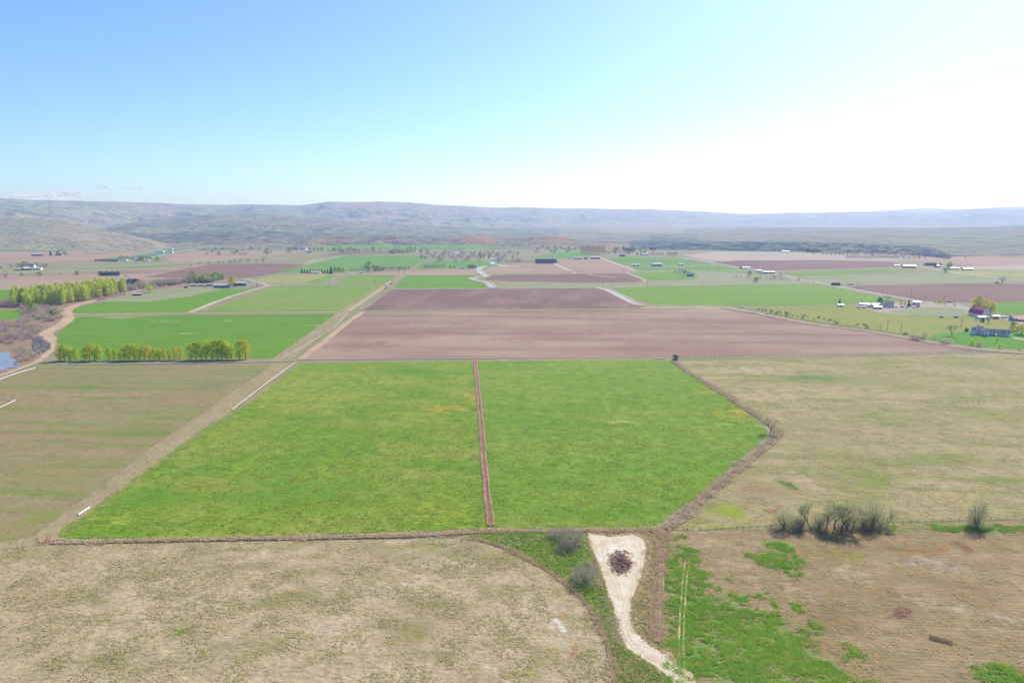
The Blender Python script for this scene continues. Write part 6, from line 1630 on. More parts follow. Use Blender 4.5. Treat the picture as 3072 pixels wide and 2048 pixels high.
for i, (x, yb, yt) in enumerate(HW):
    pole(x, yb, yt, 'wooden utility pole beside the highway, %s from its far end' % ORD[i], 'utility poles along the highway', R(-40))
for i, (x, yb, yt) in enumerate([(2662, 992, 961), (2703, 997, 970)]):
    pole(x, yb, yt, ['left one of the two wooden poles above the canal in the right pasture', 'right one of the two wooden poles above the canal in the right pasture'][i], 'poles in the right pasture', R(20))
pole(2884, 981, 950, 'wooden utility pole in the pasture left of the white country house', None, R(20))
for i, (x, yb, yt) in enumerate([(846, 853, 838), (987, 853, 838), (1127, 853, 837)]):
    pole(x, yb, yt, 'utility pole beyond the hay field, %s from the left along the lane' % ORD[i], 'utility poles beyond the hay field', 0)
pole(770, 858, 838, 'utility pole among the vehicles of the creek-side farm', None, 0.3)
for i, (x, yb, yt) in enumerate([(1177, 854, 836), (1196, 824, 810), (1215, 824, 806)]):
    pole(x, yb, yt, ['utility pole beside the vehicles on the farm road', 'left one of the two poles where the farm road meets the gravel road', 'right one of the two poles where the farm road meets the gravel road'][i], 'utility poles along the farm road', 0.3, True)
for i, (x, yb, yt) in enumerate([(1608, 822, 806), (1745, 823, 808), (1871, 824, 808), (2003, 822, 806), (1809, 862, 846), (1833, 862, 845), (1943, 860, 840), (2107, 858, 838), (2264, 852, 836)]):
    pole(x, yb, yt, 'wooden utility pole on the field lines in the far middle, %s counted from the left' % ORD[[0, 1, 4, 5, 2, 3, 6, 7, 8].index(i)] if False else
         ['pole in the pale ploughed field left of its diagonal track', 'pole at the foot of the pale ploughed field right of its diagonal track', 'pole at the right corner of the pale ploughed field', 'pole on the gravel road left of the blue house', 'left one of the two poles at the canal bridge', 'right one of the two poles at the canal bridge', 'pole at the left end of the long green hay field', 'pole above the middle of the long green hay field', 'pole below the lone tree above the long green hay field'][i],
         'utility poles in the far middle', 0)

# ------------------------------------------------------------------ fences: posts and wires
postm = MB().tube([(0, 0, -0.3), (0, 0, 1.35)], [0.075, 0.065], 5).mesh('post', M['wood_grey'])
def fence(pts, gap, label, tall=1.0, wires=3, jitter=0.25, thick=1.0):
    line = smooth_line([gp(*p) for p in pts], gap)
    o = empty('wire_fence', (line[0].x, line[0].y, 0.03))
    base = line[0]
    acc = 0.0
    ws = []
    prev = None
    for p in line:
        if prev is None or (p - prev).length >= gap * 0.8:
            q = p - base
            po = add('post', postm, o, (q.x + random.uniform(-jitter, jitter) * 0.4, q.y + random.uniform(-jitter, jitter), 0), random.random() * 6)
            po.rotation_euler = (random.uniform(-0.07, 0.07), random.uniform(-0.07, 0.07), random.random() * 6)
            k = tall * random.uniform(0.88, 1.12)
            po.scale = (thick, thick, k)
            ws.append(q)
            prev = p
    for k in range(wires):
        z = 0.35 + 0.35 * k * tall
        MB().tube([(q.x, q.y, z) for q in ws], 0.012, 3, False).build('wire', M['wire'], o)
    return tag(o, label, 'fence')
fence([(2205, 1240), (2260, 1230), (2330, 1226), (2450, 1223), (2600, 1218), (2760, 1212), (2900, 1208), (3072, 1204), (3300, 1198)], 4.2, 'wire fence on wooden posts crossing the right pasture', 1.0, thick=0.95)
fence([(2062, 1592), (2150, 1588), (2250, 1586), (2330, 1584)], 2.6, 'wire fence running from the ditch junction to the bare tree group', 1.0, thick=1.2)
fence([(2340, 1583), (2500, 1580), (2680, 1572), (2800, 1566), (2930, 1560), (3072, 1553), (3300, 1542)], 3.4, 'wire fence along the foot of the right pasture past the bare trees', 1.1, thick=1.1)
fence([(2040, 1078), (2300, 1074), (2600, 1068), (2800, 1062), (2960, 1056)], 3.0, 'close-posted fence along the front edge of the big ploughed field', 1.25, thick=1.9, wires=2)
fence([(2260, 926), (2330, 930), (2400, 935)], 3.0, 'pen fence beside the canal left of the right farmstead', 1.2, wires=3, thick=1.6)
fence([(2455, 966), (2500, 962), (2540, 958)], 4.0, 'short line of posts in the pasture above the canal', 1.2, wires=1, thick=1.8)
# lone posts
for i, (x, yb, h, lb, lean) in enumerate([(1030, 1612, 2.6, 'tall weathered post standing in the near ditch', 0.08), (1136, 1612, 1.0, 'short broken post leaning in the near ditch', 0.35), (112, 1622, 1.3, 'stubby post at the left end of the near ditch', -0.2), (140, 1618, 1.1, 'second stubby post near the left end of the ditch', 0.25), (2268, 1362, 1.6, 'dark post standing in the diagonal weedy ditch', 0.05), (1827, 2046, 1.2, 'white marker post at the bottom edge beside the curved ditch', 0.0)]):
    X, Y = gp(x, yb)
    o = MB().tube([(0, 0, -0.3), (lean * h * 0.5, 0, h * 0.5), (lean * h, 0.02, h)], [0.11, 0.10, 0.07], 6).build('fence_post', M['white_paint' if 'white' in lb else 'wood_dark'], None, (X, Y, 0.1))
    tag(o, lb, 'post')

# ------------------------------------------------------------------ irrigation pipe and lined ditches
def pipe_run(pts, label, r=0.22, sec=9.0, name='irrigation_pipe', cat='pipe', mat='white_paint', wob=0.12):
    W = [Vector(gp(*p)) for p in pts]
    o = empty(name, (W[0].x, W[0].y, 0.0))
    n = 0
    for a, b in zip(W[:-1], W[1:]):
        L = (b - a).length
        k = max(1, int(round(L / sec)))
        for i in range(k):
            p, q = a.lerp(b, i / k) - W[0], a.lerp(b, (i + 0.985) / k) - W[0]
            j = random.uniform(-wob, wob)
            m = MB().tube([(p.x, p.y, r + 0.2), (q.x, q.y + j, r + 0.2)], r, 8)
            s = m.build('pipe_section', M[mat], o, smooth=False)
            d = (q - p).normalized()
            MB().tube([(q.x - d.x * 0.3, q.y + j - d.y * 0.3, r + 0.2), (q.x, q.y + j, r + 0.2)], r * 1.18, 8).build('coupling', M['concrete'], s)
    return tag(o, label, cat)
pipe_run([(885, 1088), (840, 1120), (770, 1172), (696, 1229)], 'long white irrigation pipe along the upper left edge of the alfalfa field', 0.17)
pipe_run([(269, 1524), (234, 1548)], 'short white pipe lying at the lower left edge of the alfalfa field', 0.32, 4.0)
pipe_run([(172, 1617), (202, 1621)], 'thin white pipe end beside the left end of the near ditch', 0.16, 3.0)
pipe_run([(894, 1080), (1000, 1079), (1150, 1078), (1300, 1077.5), (1424, 1077)], 'white irrigation pipe between the left alfalfa field and the ploughed field', 0.26)
pipe_run([(1441, 1077), (1494, 1077)], 'short white pipe at the top of the right alfalfa field', 0.3)
pipe_run([(1960, 1077), (2000, 1076.5)], 'white pipe end left of the dark green corner bush', 0.36, 5.0)
pipe_run([(4, 1197), (34, 1203)], 'short arm of the white pipe corner at the left edge', 0.2, 5.0)
pipe_run([(46, 1202), (20, 1214), (-30, 1238)], 'long arm of the white pipe corner at the left edge', 0.24, 5.0)

def lined_ditch(pts, label, w=1.5, mat='concrete'):
    line = smooth_line([gp(*p) for p in pts], 5.0)
    h = w / 2
    o = sweep('lined_ditch', line, [(-h - 0.16, 0), (-h - 0.13, 0.32), (-h, 0.32), (-h * 0.4, 0.02), (h * 0.4, 0.02), (h, 0.32), (h + 0.13, 0.32), (h + 0.16, 0)], M[mat], 0.22, 0.0, kind='thing')
    del o['kind']
    return tag(o, label, 'ditch')
lined_ditch([(172, 1094), (300, 1093.5), (450, 1092), (600, 1090), (760, 1087), (870, 1084.5), (888, 1082)], 'straight white concrete ditch below the poplar row', 0.9)
lined_ditch([(105, 1105), (60, 1118), (0, 1138), (-60, 1160)], 'wide white concrete ditch at the left edge beside the pond', 1.0)
lined_ditch([(650, 1072), (760, 1036), (880, 998), (1000, 955), (1040, 942)][0:0] or [(845, 1076), (930, 1028), (1000, 984), (1044, 938)], 'white concrete ditch along the right edge of the wheat field', 0.3, 'old_concrete')

# ------------------------------------------------------------------ brush pile in the turning loop
def brush_pile():
    X, Y = gp(1862, 1682)
    o = empty('brush_pile', (X, Y, 0.1), R(-6))
    g = np.random.default_rng(5)
    n = 44
    HX, HY = 5.6, 11.5
    def hgt(u, v):
        px, py = u * HX, v * HY
        wob = 1 + 0.35 * mnoise.noise(Vector((math.atan2(u, v) * 1.3, 5.1, u * 0.7)))
        e = max(0.0, 1 - ((u * u + v * v) * wob * 1.25) ** 0.9)
        hump = 0.35 + 0.5 * max(0.0, math.cos((v + 0.35) * 1.9)) ** 2
        return e, e ** 0.6 * hump + (mnoise.noise(Vector((px * 0.6, py * 0.6, 1.7))) * 0.4 + mnoise.noise(Vector((px * 1.8, py * 1.8, 4.7))) * 0.25) * min(1, e * 3)
    V, F = [], []
    for i in range(n + 1):
        for j in range(n + 1):
            u, v = i / n * 2 - 1, j / n * 2 - 1
            e, z = hgt(u, v)
            V.append((u * HX * (0.8 + 0.2 * v), v * HY, z - 0.06 if e > 0 else -0.2))
    for i in range(n):
        for j in range(n):
            a = i * (n + 1) + j
            F.append((a, a + n + 1, a + n + 2, a + 1))
    add('mound', mesh_np('mound', V, F, M['pile_soil'], True), o)
    wood, red, pale = MB(), MB(), MB()
    for k in range(360):
        v = min(0.9, max(-0.93, g.normal() * 0.42 - 0.25))
        u = g.normal() * 0.42
        if u * u + v * v > 0.92:
            continue
        e, z = hgt(u, v)
        L = g.uniform(0.6, 2.8)
        a = g.random() * 6.28
        p = Vector((u * HX, v * HY, z + g.uniform(0.0, 0.25)))
        d = Vector((math.cos(a), math.sin(a), g.uniform(-0.3, 0.4)))
        m = pale if v > 0.15 else (red if g.random() < 0.4 else wood)
        m.tube([tuple(p - d * L / 2), tuple(p + Vector((0, 0, 0.1))), tuple(p + d * L / 2)], [0.06, 0.05, 0.03], 4)
    tag(wood.build('branches', M['pile_wood'], o), kind='stuff')
    tag(red.build('scrap_wood', M['pile_red'], o), kind='stuff')
    tag(pale.build('dry_stalks', M['wood_grey'], o), kind='stuff')
    tag(o, 'heap of brown brush and dirt on the island of the turning loop', 'brush pile')
brush_pile()
# ------------------------------------------------------------------ rusty harrow left in the near right field
def harrow():
    x0, y0 = gp(2786, 1912)
    x1, y1 = gp(2858, 1932)
    d = Vector((x1 - x0, y1 - y0))
    L = d.length
    o = empty('harrow', ((x0 + x1) / 2, (y0 + y1) / 2, 0.1), math.atan2(d.y, d.x))
    for k, yy in enumerate((-0.75, 0.0, 0.75)):
        MB().box((0, yy, 0.42), (L, 0.14, 0.14)).build('beam', M['rust'], o)
    for i in range(9):
        MB().box((-L / 2 + 0.2 + i * (L - 0.4) / 8, 0, 0.50), (0.09, 1.7, 0.09)).build('cross_bar', M['rust'], o)
    t = MB()
    for i in range(24):
        for yy in (-0.75, 0, 0.75):
            t.tube([(-L / 2 + 0.2 + i * (L - 0.4) / 23, yy, 0.42), (-L / 2 + 0.2 + i * (L - 0.4) / 23, yy + 0.1, -0.05)], 0.03, 4)
    tag(t.build('tines', M['rust'], o), kind='stuff')
    tag(o, 'rusty harrow section lying in the near right field', 'harrow')
harrow()
# rocks on the creek bank
def riprap():
    g = np.random.default_rng(8)
    pts = scatter([(96, 1052), (120, 1064), (150, 1046), (152, 1030), (124, 1008), (98, 1012)], 420)
    V, F = [], []
    for p in pts:
        s = g.uniform(0.4, 1.1)
        n = len(V)
        q = g.normal(size=(6, 3)) * 0.12 * s
        for k, c in enumerate(((1, 0, 0), (0, 1, 0), (-1, 0, 0), (0, -1, 0), (0, 0, 1), (0, 0, -1))):
            V.append((p[0] + c[0] * s + q[k, 0], p[1] + c[1] * s * 0.8 + q[k, 1], 0.2 + c[2] * s * 0.7 + q[k, 2]))
        F += [(n, n + 1, n + 4), (n + 1, n + 2, n + 4), (n + 2, n + 3, n + 4), (n + 3, n, n + 4), (n + 1, n, n + 5), (n + 2, n + 1, n + 5), (n + 3, n + 2, n + 5), (n, n + 3, n + 5)]
    tag(add('bank_rocks', mesh_np('bank_rocks', V, np.array(F), M['rock'])), 'dark rocks tipped on the creek bank inside the road bend', kind='stuff')
riprap()

# ------------------------------------------------------------------ trees of the right side
for x, yb, yt, w, lb in [(2932, 943, 890, 0.95, 'left one of the golden willows behind the red barn'), (2952, 941, 897, 0.8, 'middle one of the golden willows behind the red barn'), (2972, 940, 903, 0.95, 'right one of the golden willows behind the red barn')]:
    plant('willow', x, yb, yt, lb, 'willow_tree', 'tree', 'golden willows behind the barn', w)
for i, (x, yb, yt) in enumerate([(2804, 910, 898), (2817, 911, 897), (2825, 911, 899)]):
    plant('gold_small', x, yb, yt, ['left', 'middle', 'right'][i] + ' one of three small golden trees beside the highway', 'small_tree', 'tree', 'small golden trees beside the highway', 1.1, i)
R_PL = [('bare', 2857, 1008, 966, 'wide bare tree on the lawn left of the white country house', 'bare_tree', 1.2), ('shrub_tan', 2841, 1033, 1012, 'rounded grey-green shrub on the canal bank below the bare lawn tree', 'bank_shrub', 1.3), ('shrub_mauve', 2826, 1032, 1018, 'grey shrub just left of the rounded canal-bank shrub', 'bank_shrub', 1.2),
        ('lime_small', 2915, 1036, 1018, 'small yellow-green tree on the lawn edge before the country house', 'small_tree', 1.1), ('shrub_mauve', 2936, 1042, 1026, 'grey shrub right of the small yellow-green lawn tree', 'bank_shrub', 1.2), ('lime_small', 2989, 1027, 1008, 'slender young tree before the porch of the country house', 'small_tree', 0.7), ('lime_small', 2998, 1045, 1029, 'small yellow-green tree below the garden beds', 'small_tree', 0.9),
        ('evergreen_bush', 2899, 994, 984, 'dark bush at the left corner of the country house', 'evergreen_bush', 1.2), ('conifer', 2943, 966, 953, 'left one of two little conifers behind the country house', 'conifer_tree', 0.8), ('conifer', 2950, 966, 952, 'right one of two little conifers behind the country house', 'conifer_tree', 0.8), ('bare_far', 2965, 968, 938, 'bare tree behind the country house before the low shed', 'bare_tree', 0.9),
        ('olive', 3040, 992, 966, 'olive tree right of the country house', 'leafy_tree', 1.2), ('gold_small', 3064, 1003, 968, 'yellowish tree cut by the right edge beside the country house', 'leafy_tree', 1.3), ('shrub_mauve', 3058, 1052, 1042, 'grey shrub on the canal bank at the right edge', 'bank_shrub', 1.2),
        ('shrub_mauve', 2738, 1019, 1002, 'bushy grey shrub on the canal bank left of the lawn', 'bank_shrub', 1.2), ('shrub_mauve', 2752, 1021, 1006, 'grey shrub touching the bushy one left of the lawn', 'bank_shrub', 1.2), ('bare_far', 2772, 1020, 994, 'thin bare tree at the left corner of the lawn', 'bare_tree', 0.8), ('shrub_mauve', 2764, 1020, 1010, 'low grey shrub at the foot of the thin bare tree', 'bank_shrub', 1.2), ('shrub_green', 2716, 1005, 995, 'green shrub on the canal bank right of the two poles', 'bank_shrub', 1.2),
        ('conifer', 2519, 910, 895, 'lone dark conifer at the left end of the right farmstead', 'conifer_tree', 0.95), ('bare_far', 2586, 911, 900, 'bare bush behind the long white shed of the right farmstead', 'bare_tree', 1.0), ('pine', 2640, 910, 892, 'round dark tree left of the white farmhouse', 'leafy_tree', 1.2), ('olive', 2644, 921, 907, 'brownish tree at the left corner of the white farmhouse', 'leafy_tree', 1.2),
        ('bare_spire', 2659, 906, 884, 'left one of two tall bare poplars behind the white farmhouse', 'bare_tree', 0.8), ('bare_spire', 2667, 906, 886, 'right one of two tall bare poplars behind the white farmhouse', 'bare_tree', 0.8), ('conifer_blue', 2726, 919, 899, 'dark cone-shaped conifer among the parked cars', 'conifer_tree', 1.0), ('gold_small', 2704, 915, 905, 'left one of two orange-brown bushes left of the cone-shaped conifer', 'small_tree', 1.1), ('gold_small', 2714, 916, 905, 'right one of two orange-brown bushes left of the cone-shaped conifer', 'small_tree', 1.1),
        ('bare_far', 2863, 920, 908, 'bare bush at the end of the farm drive left of the barn', 'bare_tree', 1.0), ('shrub_mauve', 2835, 914, 907, 'small grey bush right of the three small golden trees', 'bare_shrub', 1.1),
        ('conifer', 2222, 806, 797, 'conifer at the left end of the long white house on the highway', 'conifer_tree', 1.1), ('olive', 2249, 824, 811, 'olive tree beside the highway below the long white house', 'leafy_tree', 1.4), ('bare_far', 2281, 826, 815, 'grey bare tree beside the highway left of the long brown shed', 'bare_tree', 1.3), ('bare_far', 2341, 831, 818, 'wide grey bare tree at the right end of the long brown shed', 'bare_tree', 1.5), ('shrub_mauve', 2322, 830, 823, 'low grey hedge bush beside the highway below the long brown shed', 'bare_shrub', 2.0),
        ('green', 2268, 846, 830, 'lone bushy tree above the long green hay field', 'leafy_tree', 1.0), ('bare_far', 2396, 842, 834, 'grey bare bush on the highway verge left of the haystack', 'bare_tree', 1.6), ('bare_far', 2253, 804, 797, 'bare tree behind the right end of the long white house on the highway', 'bare_tree', 1.2),
        ('green', 2848, 806, 786, 'tall green tree beyond the junction right of the small brown shed', 'leafy_tree', 1.1), ('green', 2836, 819, 803, 'green bush at the bend of the gravel road below the tall green tree', 'leafy_tree', 1.2), ('bare_far', 3006, 850, 828, 'bare tree on the gravel road near the right edge', 'bare_tree', 1.2), ('shrub_green', 2990, 851, 844, 'low bush left of the bare tree on the gravel road', 'leafy_bush', 1.4), ('pine', 2774, 797, 789, 'dark tree at the left side of the dark-roofed house', 'leafy_tree', 1.3), ('pine', 2820, 799, 790, 'dark tree at the right side of the dark-roofed house', 'leafy_tree', 1.2)]
for (k, x, yb, yt, lb, nm, w) in R_PL:
    plant(k, x, yb, yt, lb, nm, 'shrub' if 'shrub' in nm or 'bush' in nm else 'tree', None, w)
for i in range(9):
    plant('shrub_green', 2275 + i * 11 + (i % 2) * 3, 930 + i * 1.4, 924 + i * 1.4, 'young green shrub in the nursery rows beside the canal pen', 'nursery_shrub', 'shrub', 'young shrubs in the nursery rows', 0.9, i)
# --- far trees, a few pixels each
def far_row(kind, pts, label, group, name='leafy_tree', widen=1.0):
    n = len(pts)
    rank = {j: k for k, j in enumerate(sorted(range(n), key=lambda j: pts[j][0]))}
    for i, (x, yb, yt) in enumerate(pts):
        lb = label + ', %s from the left' % ORD[rank[i]] if n <= 17 and len(label.split()) <= 12 else label
        plant(kind, x, yb, yt, lb, name, 'tree', group, widen, i)
far_row('cedar', [(1610 + i * 5.2, 790.5 - (i % 2) * 1.2, 776 + (i % 3)) for i in range(12)], 'dark evergreen in the dense block on the pale ploughed field', 'evergreens in the dense block', 'conifer_tree', 1.3)
far_row('bare_spire', [(1481 + i * 3.6, 787, 777 + (i % 2)) for i in range(8)], 'thin bare poplar in the row between river and ploughed field', 'bare poplars by the river', 'bare_tree', 1.0)
far_row('brown_poplar', [(1744 + i * 4.4, 763 - (i % 3), 736 + (i % 4)) for i in range(17)], 'tall brownish poplar in the dense stand behind the brown barn', 'brown poplars behind the barn', 'poplar_tree', 1.0)
far_row('conifer', [(905 + i * 8.6, 819, 806 + (i % 3)) for i in range(10)] , 'dark conifer in the row above the gravel road', 'dark conifers above the gravel road', 'conifer_tree', 1.0)
plant('conifer_blue', 993, 821, 798, 'largest dark conifer at the right end of the conifer row', 'conifer_tree', 'tree', None, 1.0)
far_row('green', [(1005, 815, 800), (1018, 816, 802), (1029, 816, 804)], 'green tree right of the dark conifer row', 'green trees right of the conifers', 'leafy_tree', 1.2)
plant('olive', 1106, 813, 786, 'tallest greenish tree of the belt along the gravel road', 'leafy_tree', 'tree', None, 1.2)
far_row('olive', [(1124, 813, 795), (1136, 813, 797), (1146, 812, 799)], 'greenish tree just right of the tallest tree on the gravel road', 'greenish trees on the gravel road', 'leafy_tree', 1.2)
far_row('bare_far', [(1052 + i * 9, 813, 803 - (i % 2)) for i in range(5)] + [(1150 + i * 8, 812 - i * 0.4, 796 + (i % 3) * 2) for i in range(7)], 'grey bare tree in the belt along the gravel road', 'grey trees along the gravel road', 'bare_tree', 1.1)
far_row('green', [(1200 + i * 9, 809 - i * 0.5, 799 + i % 2) for i in range(4)], 'dark green tree in the belt right of the grey trees', 'green trees in the gravel road belt', 'leafy_tree', 1.2)
far_row('bare_far', [(1276 + i * 9, 806 - i * 0.4, 788 + (i % 3) * 3) for i in range(7)], 'pale grey bare tree left of the canal head', 'grey trees left of the canal head', 'bare_tree', 1.2)
far_row('green', [(1408, 806, 794), (1418, 806, 793), (1427, 806, 796)], 'rounded green tree beside the head of the canal', 'green trees at the canal head', 'leafy_tree', 1.3)
plant('conifer', 1351, 805, 796, 'little conifer left of the small shed by the canal head', 'conifer_tree', 'tree', None, 1.0)
plant('green', 1363, 805, 797, 'round tree between the little conifer and the small shed', 'leafy_tree', 'tree', None, 1.4)
far_row('cedar', [(301 + i * 6, 827, 814 + (i % 3)) for i in range(10)], 'dark evergreen in the windbreak on the far-left brown field', 'evergreens in the far-left windbreak', 'conifer_tree', 1.4)
for x, yb, yt, k, lb in [(17, 834, 812, 'bare_far', 'large grey bare tree at the left edge before the far-left farm'), (67, 828, 818, 'green', 'wide green bush below the far-left farm'), (120, 828, 815, 'green', 'rounded green tree right of the wide bush below the far-left farm'), (232, 825, 812, 'green', 'green tree alone on the far-left brown field'), (182, 825, 818, 'bare_far', 'faint bare bush between the two green field trees'), (380, 830, 824, 'green', 'small dark bush right of the windbreak'), (152, 766, 752, 'conifer', 'conifer left of the dark-roofed house in the far-left pale field'), (176, 764, 752, 'green', 'rounded tree behind the dark-roofed house in the far-left pale field'), (196, 766, 755, 'green', 'rounded tree right of the dark-roofed house in the far-left pale field'), (473, 783, 769, 'green', 'dark round tree at the right end of the hedged farm')]:
    plant(k, x, yb, yt, lb, 'bare_tree' if k == 'bare_far' else 'leafy_tree', 'tree', None, 1.3)
far_row('bare_far', [(52, 802, 786), (60, 801, 787), (122, 801, 788), (130, 803, 786), (138, 804, 787), (8, 806, 795), (34, 803, 790)], 'grey bare tree of the far-left farm', 'grey trees of the far-left farm', 'bare_tree', 1.2)
far_row('olive', [(70, 801, 785), (80, 800, 785), (90, 799, 787), (110, 800, 787)], 'olive tree behind the far-left farm', 'olive trees of the far-left farm', 'leafy_tree', 1.2)
far_row('cedar', [(288 + i * 7, 784 + i * 0.1, 777) for i in range(10)], 'dark evergreen in the hedge of the hedged farm', 'evergreens of the hedged farm', 'conifer_tree', 1.4)
far_row('olive', [(362, 779, 768), (372, 779, 769), (383, 779, 768), (398, 779, 770)], 'olive tree behind the houses of the hedged farm', 'olive trees of the hedged farm', 'leafy_tree', 1.3)
far_row('green', [(422, 782, 768), (431, 782, 769), (440, 780, 768), (450, 782, 769)], 'dark green tree right of the houses in the hedged farm', 'green trees of the hedged farm', 'leafy_tree', 1.2)
far_row('bare_far', [(510, 800, 793), (536, 798, 792), (548, 798, 792), (572, 797, 790), (600, 795, 786), (627, 793, 782), (655, 792, 783), (668, 791, 784), (690, 790, 780), (704, 789, 776), (720, 788, 774), (745, 787, 773), (770, 786, 776), (790, 786, 770)], 'grey bush along the far gravel road left of the wheat field', 'grey bushes along the far gravel road', 'bare_tree', 1.3)
far_row('green', [(866 + i * 8, 751, 741) for i in range(4)] + [(930 + i * 12, 752, 743) for i in range(4)] + [(1000 + i * 15, 753 + i % 2, 746) for i in range(6)] + [(1180 + i * 10, 758, 749) for i in range(6)], 'small far tree before the foothills', 'small trees before the foothills', 'leafy_tree', 1.3)
far_row('bare_far', [(1280 + i * 9 + (i % 3) * 3, 764 + (i * 5) % 14, 753 + (i * 5) % 14) for i in range(26)], 'grey bare tree in the river woods', 'grey trees in the river woods', 'bare_tree', 1.3)
far_row('shrub_mauve', [(1520 + i * 8, 787 - i * 0.2, 781) for i in range(12)], 'grey brush between river and pale ploughed field', 'brush beside the river', 'bare_shrub', 1.8)
far_row('green', [(1440, 770, 758), (1452, 771, 760), (1444, 774, 764)], 'pale green tree in the river woods', 'green trees in the river woods', 'leafy_tree', 1.3)
far_row('bare_spire', [(2003 + i * 4.4, 768, 754 + (i * 3) % 6) for i in range(7)], 'tall bare poplar at the start of the highway', 'bare poplars at the start of the highway', 'bare_tree', 1.2)
far_row('bare_far', [(1952 + i * 7, 766, 757 + i % 3) for i in range(6)], 'dark bare tree right of the far teal-roofed shed', 'bare trees by the far teal-roofed shed', 'bare_tree', 1.1)
far_row('green', [(1912, 766, 756), (1924, 765, 757)], 'green tree left of the far teal-roofed shed', 'green trees by the far teal-roofed shed', 'leafy_tree', 1.0)
far_row('bare_spire', [(2024, 824, 810), (2031, 825, 811), (2044, 828, 805), (2050, 829, 806), (2056, 826, 814), (2066, 824, 812)], 'bare poplar beside the steep-roofed blue house', 'bare poplars by the blue house', 'bare_tree', 1.1)
far_row('conifer', [(1812 + i * 7, 756 + (i % 3) * 2, 750 + (i % 3) * 2) for i in range(13)], 'small dark tree in the orchard rows behind the brown poplars', 'orchard trees behind the poplars', 'orchard_tree', 1.3)
far_row('conifer', [(1880 + i * 5, 752, 741 + i % 3) for i in range(6)], 'dark conifer right of the orchard rows', 'conifers right of the orchard', 'conifer_tree', 1.0)
far_row('green', [(2422 + i * 7, 757, 744 + i % 3) for i in range(6)], 'green tree in the far grove above the beige field', 'green trees above the beige field', 'leafy_tree', 1.3)
far_row('bare_far', [(2470 + i * 12, 765 + i * 0.5, 757 + i * 0.5) for i in range(9)] + [(2540 + i * 8, 775 + (i % 2), 766) for i in range(20)] + [(2710 + i * 16, 776, 768) for i in range(5)] + [(2850, 775, 767), (2895, 775, 768)], 'grey bare tree in the belt beyond the beige field', 'grey trees beyond the beige field', 'bare_tree', 1.4)

thicket([(620, 770), (860, 764), (880, 748), (700, 746), (600, 752)], ['bare_far', 'green', 'shrub_mauve'], 34, 6, 12, 'small grey-green tree scattered before the left foothills', 'scattered trees before the left foothills', 'far_tree', 14, 'tree', 1.3)
thicket([(960, 758), (1290, 764), (1300, 746), (1000, 742)], ['bare_far', 'olive', 'bare_far', 'green'], 60, 6, 12, 'small grey-green tree in the belt below the middle foothills', 'trees below the middle foothills', 'far_tree', 12, 'tree', 1.3)
thicket([(1280, 788), (1560, 786), (1560, 760), (1330, 754), (1250, 768)], ['bare_far', 'shrub_mauve', 'olive', 'bare_far'], 70, 5, 11, 'grey or olive brush tree on the river flats', 'brush trees on the river flats', 'far_tree', 9, 'tree', 1.3)
thicket([(1560, 762), (1740, 760), (1740, 744), (1580, 742)], ['bare_far', 'green'], 30, 6, 11, 'small tree before the orange clay slopes', 'trees before the clay slopes', 'far_tree', 12, 'tree', 1.3)
thicket([(1820, 764), (1990, 762), (1990, 748), (1840, 744)], ['green', 'bare_far', 'pine'], 34, 5, 10, 'small tree between the orchard and the sagebrush scarp', 'trees before the sagebrush scarp', 'far_tree', 11, 'tree', 1.3)
thicket([(2430, 764), (2900, 776), (2900, 768), (2500, 752)], ['bare_far', 'shrub_mauve', 'green'], 40, 4, 8, 'low bush scattered below the sagebrush scarp', 'bushes below the sagebrush scarp', 'far_bush', 11, 'bush', 1.4)
thicket([(2180, 840), (2390, 846), (2390, 836), (2200, 826)], ['shrub_mauve', 'shrub_tan'], 26, 1.5, 3.5, 'low brush in the rough ground left of the highway', 'brush left of the highway', 'low_bush', 5, 'bush', 1.6)
thicket([(2300, 944), (2480, 966), (2640, 990), (2650, 982), (2480, 956), (2320, 934)], ['shrub_tan', 'shrub_green'], 40, 1.0, 2.6, 'low bush along the upper bank of the right canal', 'bushes along the right canal', 'bank_bush', 4, 'bush', 1.4)
# ------------------------------------------------------------------ a few cattle in the far right meadow
def cow_mesh():
    me = bpy.data.meshes.new('cow')
    sv = [(0, 0, 1.05, .34), (.55, 0, 1.08, .36), (1.05, 0, 1.12, .30), (1.4, 0, 1.25, .17), (1.75, 0, 1.2, .15), (2.0, 0, 1.05, .10), (-.5, 0, 1.08, .33), (-.8, 0, 1.05, .2), (-.95, 0, .6, .04),
          (1.0, .22, .7, .11), (1.0, .22, .05, .06), (1.0, -.22, .7, .11), (1.0, -.22, .05, .06), (-.6, .22, .75, .14), (-.68, .22, .42, .07), (-.62, .22, .05, .06), (-.6, -.22, .75, .14), (-.68, -.22, .42, .07), (-.62, -.22, .05, .06)]
    ed = [(0, 1), (1, 2), (2, 3), (3, 4), (4, 5), (0, 6), (6, 7), (7, 8), (2, 9), (9, 10), (2, 11), (11, 12), (6, 13), (13, 14), (14, 15), (6, 16), (16, 17), (17, 18)]
    me.from_pydata([v[:3] for v in sv], ed, [])
    o = bpy.data.objects.new('cow_tmp', me)
    C.objects.link(o)
    md = o.modifiers.new('skin', 'SKIN')
    for i, v in enumerate(sv):
        me.skin_vertices[0].data[i].radius = (v[3], v[3])
    me.skin_vertices[0].data[0].use_root = True
    o.modifiers.new('sub', 'SUBSURF').levels = 1
    dg = bpy.context.evaluated_depsgraph_get()
    out = bpy.data.meshes.new_from_object(o.evaluated_get(dg))
    bpy.data.objects.remove(o)
    out.materials.clear()
    out.materials.append(PAINT['black'])
    return out
cowm = cow_mesh()
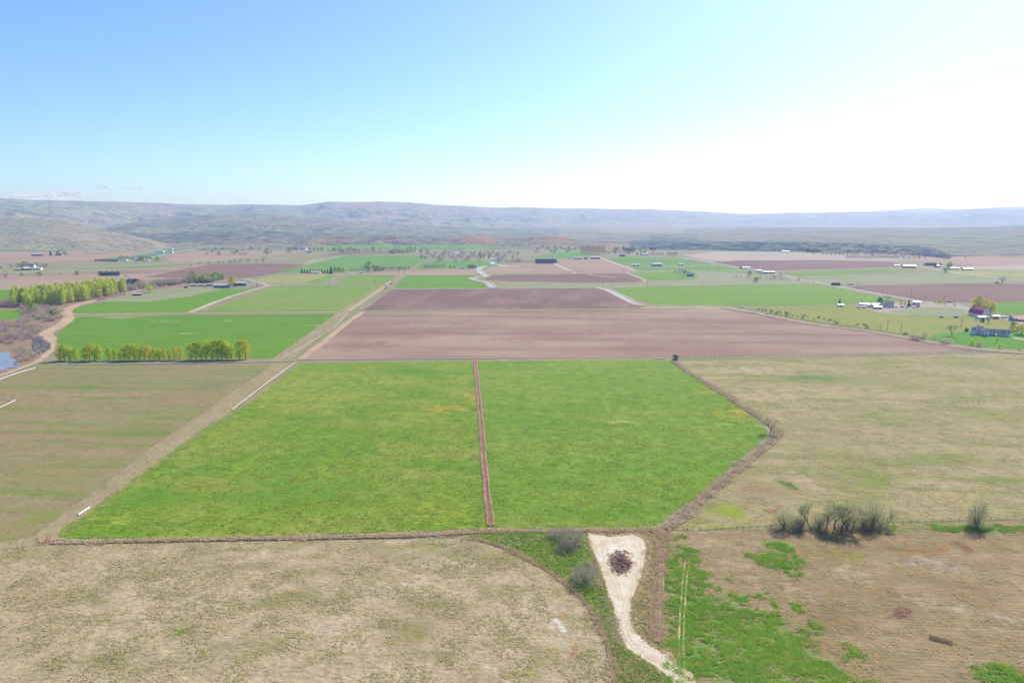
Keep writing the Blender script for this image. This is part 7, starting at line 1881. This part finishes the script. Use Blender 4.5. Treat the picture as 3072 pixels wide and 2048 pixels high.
for x, y, lb in [(2949, 815, 'black cow grazing at the left of the far right meadow'), (3005, 822, 'black cow grazing in the middle of the far right meadow'), (3028, 823, 'black cow grazing at the right of the far right meadow'), (2129, 849, 'black cow left in the grass above the long hay field'), (2150, 850, 'black cow in the middle of the grass above the long hay field'), (2181, 850, 'black cow right in the grass above the long hay field')]:
    X, Y = gp(x, y)
    tag(add('cow', cowm, None, (X, Y, 0.05), random.random() * 6.28), lb, 'cow', 'cattle grazing')

# ------------------------------------------------------------------ small clouds beyond the plateau
def clouds():
    t = NT('cloud_vapour')
    d = t.n('ShaderNodeBsdfDiffuse')
    d.inputs['Color'].default_value = (0.8, 0.79, 0.8, 1)
    tl = t.n('ShaderNodeBsdfTranslucent')
    tl.inputs['Color'].default_value = (0.85, 0.83, 0.84, 1)
    m1, m2 = t.n('ShaderNodeMixShader'), t.n('ShaderNodeMixShader')
    tp = t.n('ShaderNodeBsdfTransparent')
    m1.inputs[0].default_value = 0.7
    t.link(d.outputs[0], m1.inputs[1]); t.link(tl.outputs[0], m1.inputs[2])
    wisp = t.noise(t.coord(), 0.0016, 4, 0.6)
    t.put(m2.inputs[0], t.rng(wisp, 0.35, 0.7, 0.0, 0.5))
    t.link(tp.outputs[0], m2.inputs[1]); t.link(m1.outputs[0], m2.inputs[2])
    t.link(m2.outputs[0], t.out.inputs['Surface'])
    for (x, y, wpx, hpx, lb) in [(112, 590, 66, 10, 'left half of the faint white cloud bank above the plateau'), (185, 588, 60, 14, 'right half of the faint white cloud bank above the plateau'), (311, 567, 24, 8, 'small faint white cloud above the plateau, left of two'), (402, 566, 24, 9, 'small faint white cloud above the plateau, right of two')]:
        d = ray(x, y)
        k = 36000 / d[1]
        s = 36000 / FPX
        c = (d[0] * k, 36000, CAM_H + d[2] * k)
        bm = bmesh.new()
        bmesh.ops.create_icosphere(bm, subdivisions=4, radius=1.0)
        for q in bm.verts:
            n = q.co.copy()
            dis = 1 + 0.45 * mnoise.noise(n * 1.6 + Vector((x, 0, 0))) + 0.3 * mnoise.noise(n * 4.1 + Vector((0, x, 0)))
            q.co = Vector((n.x * wpx * s * dis, n.y * 500 * dis, n.z * hpx * s * dis * (1.0 if n.z > 0 else 0.5)))
        me = bpy.data.meshes.new('cloud')
        bm.to_mesh(me)
        bm.free()
        me.materials.append(t.m)
        tag(add('cloud', me, None, c), lb, 'cloud')
clouds()
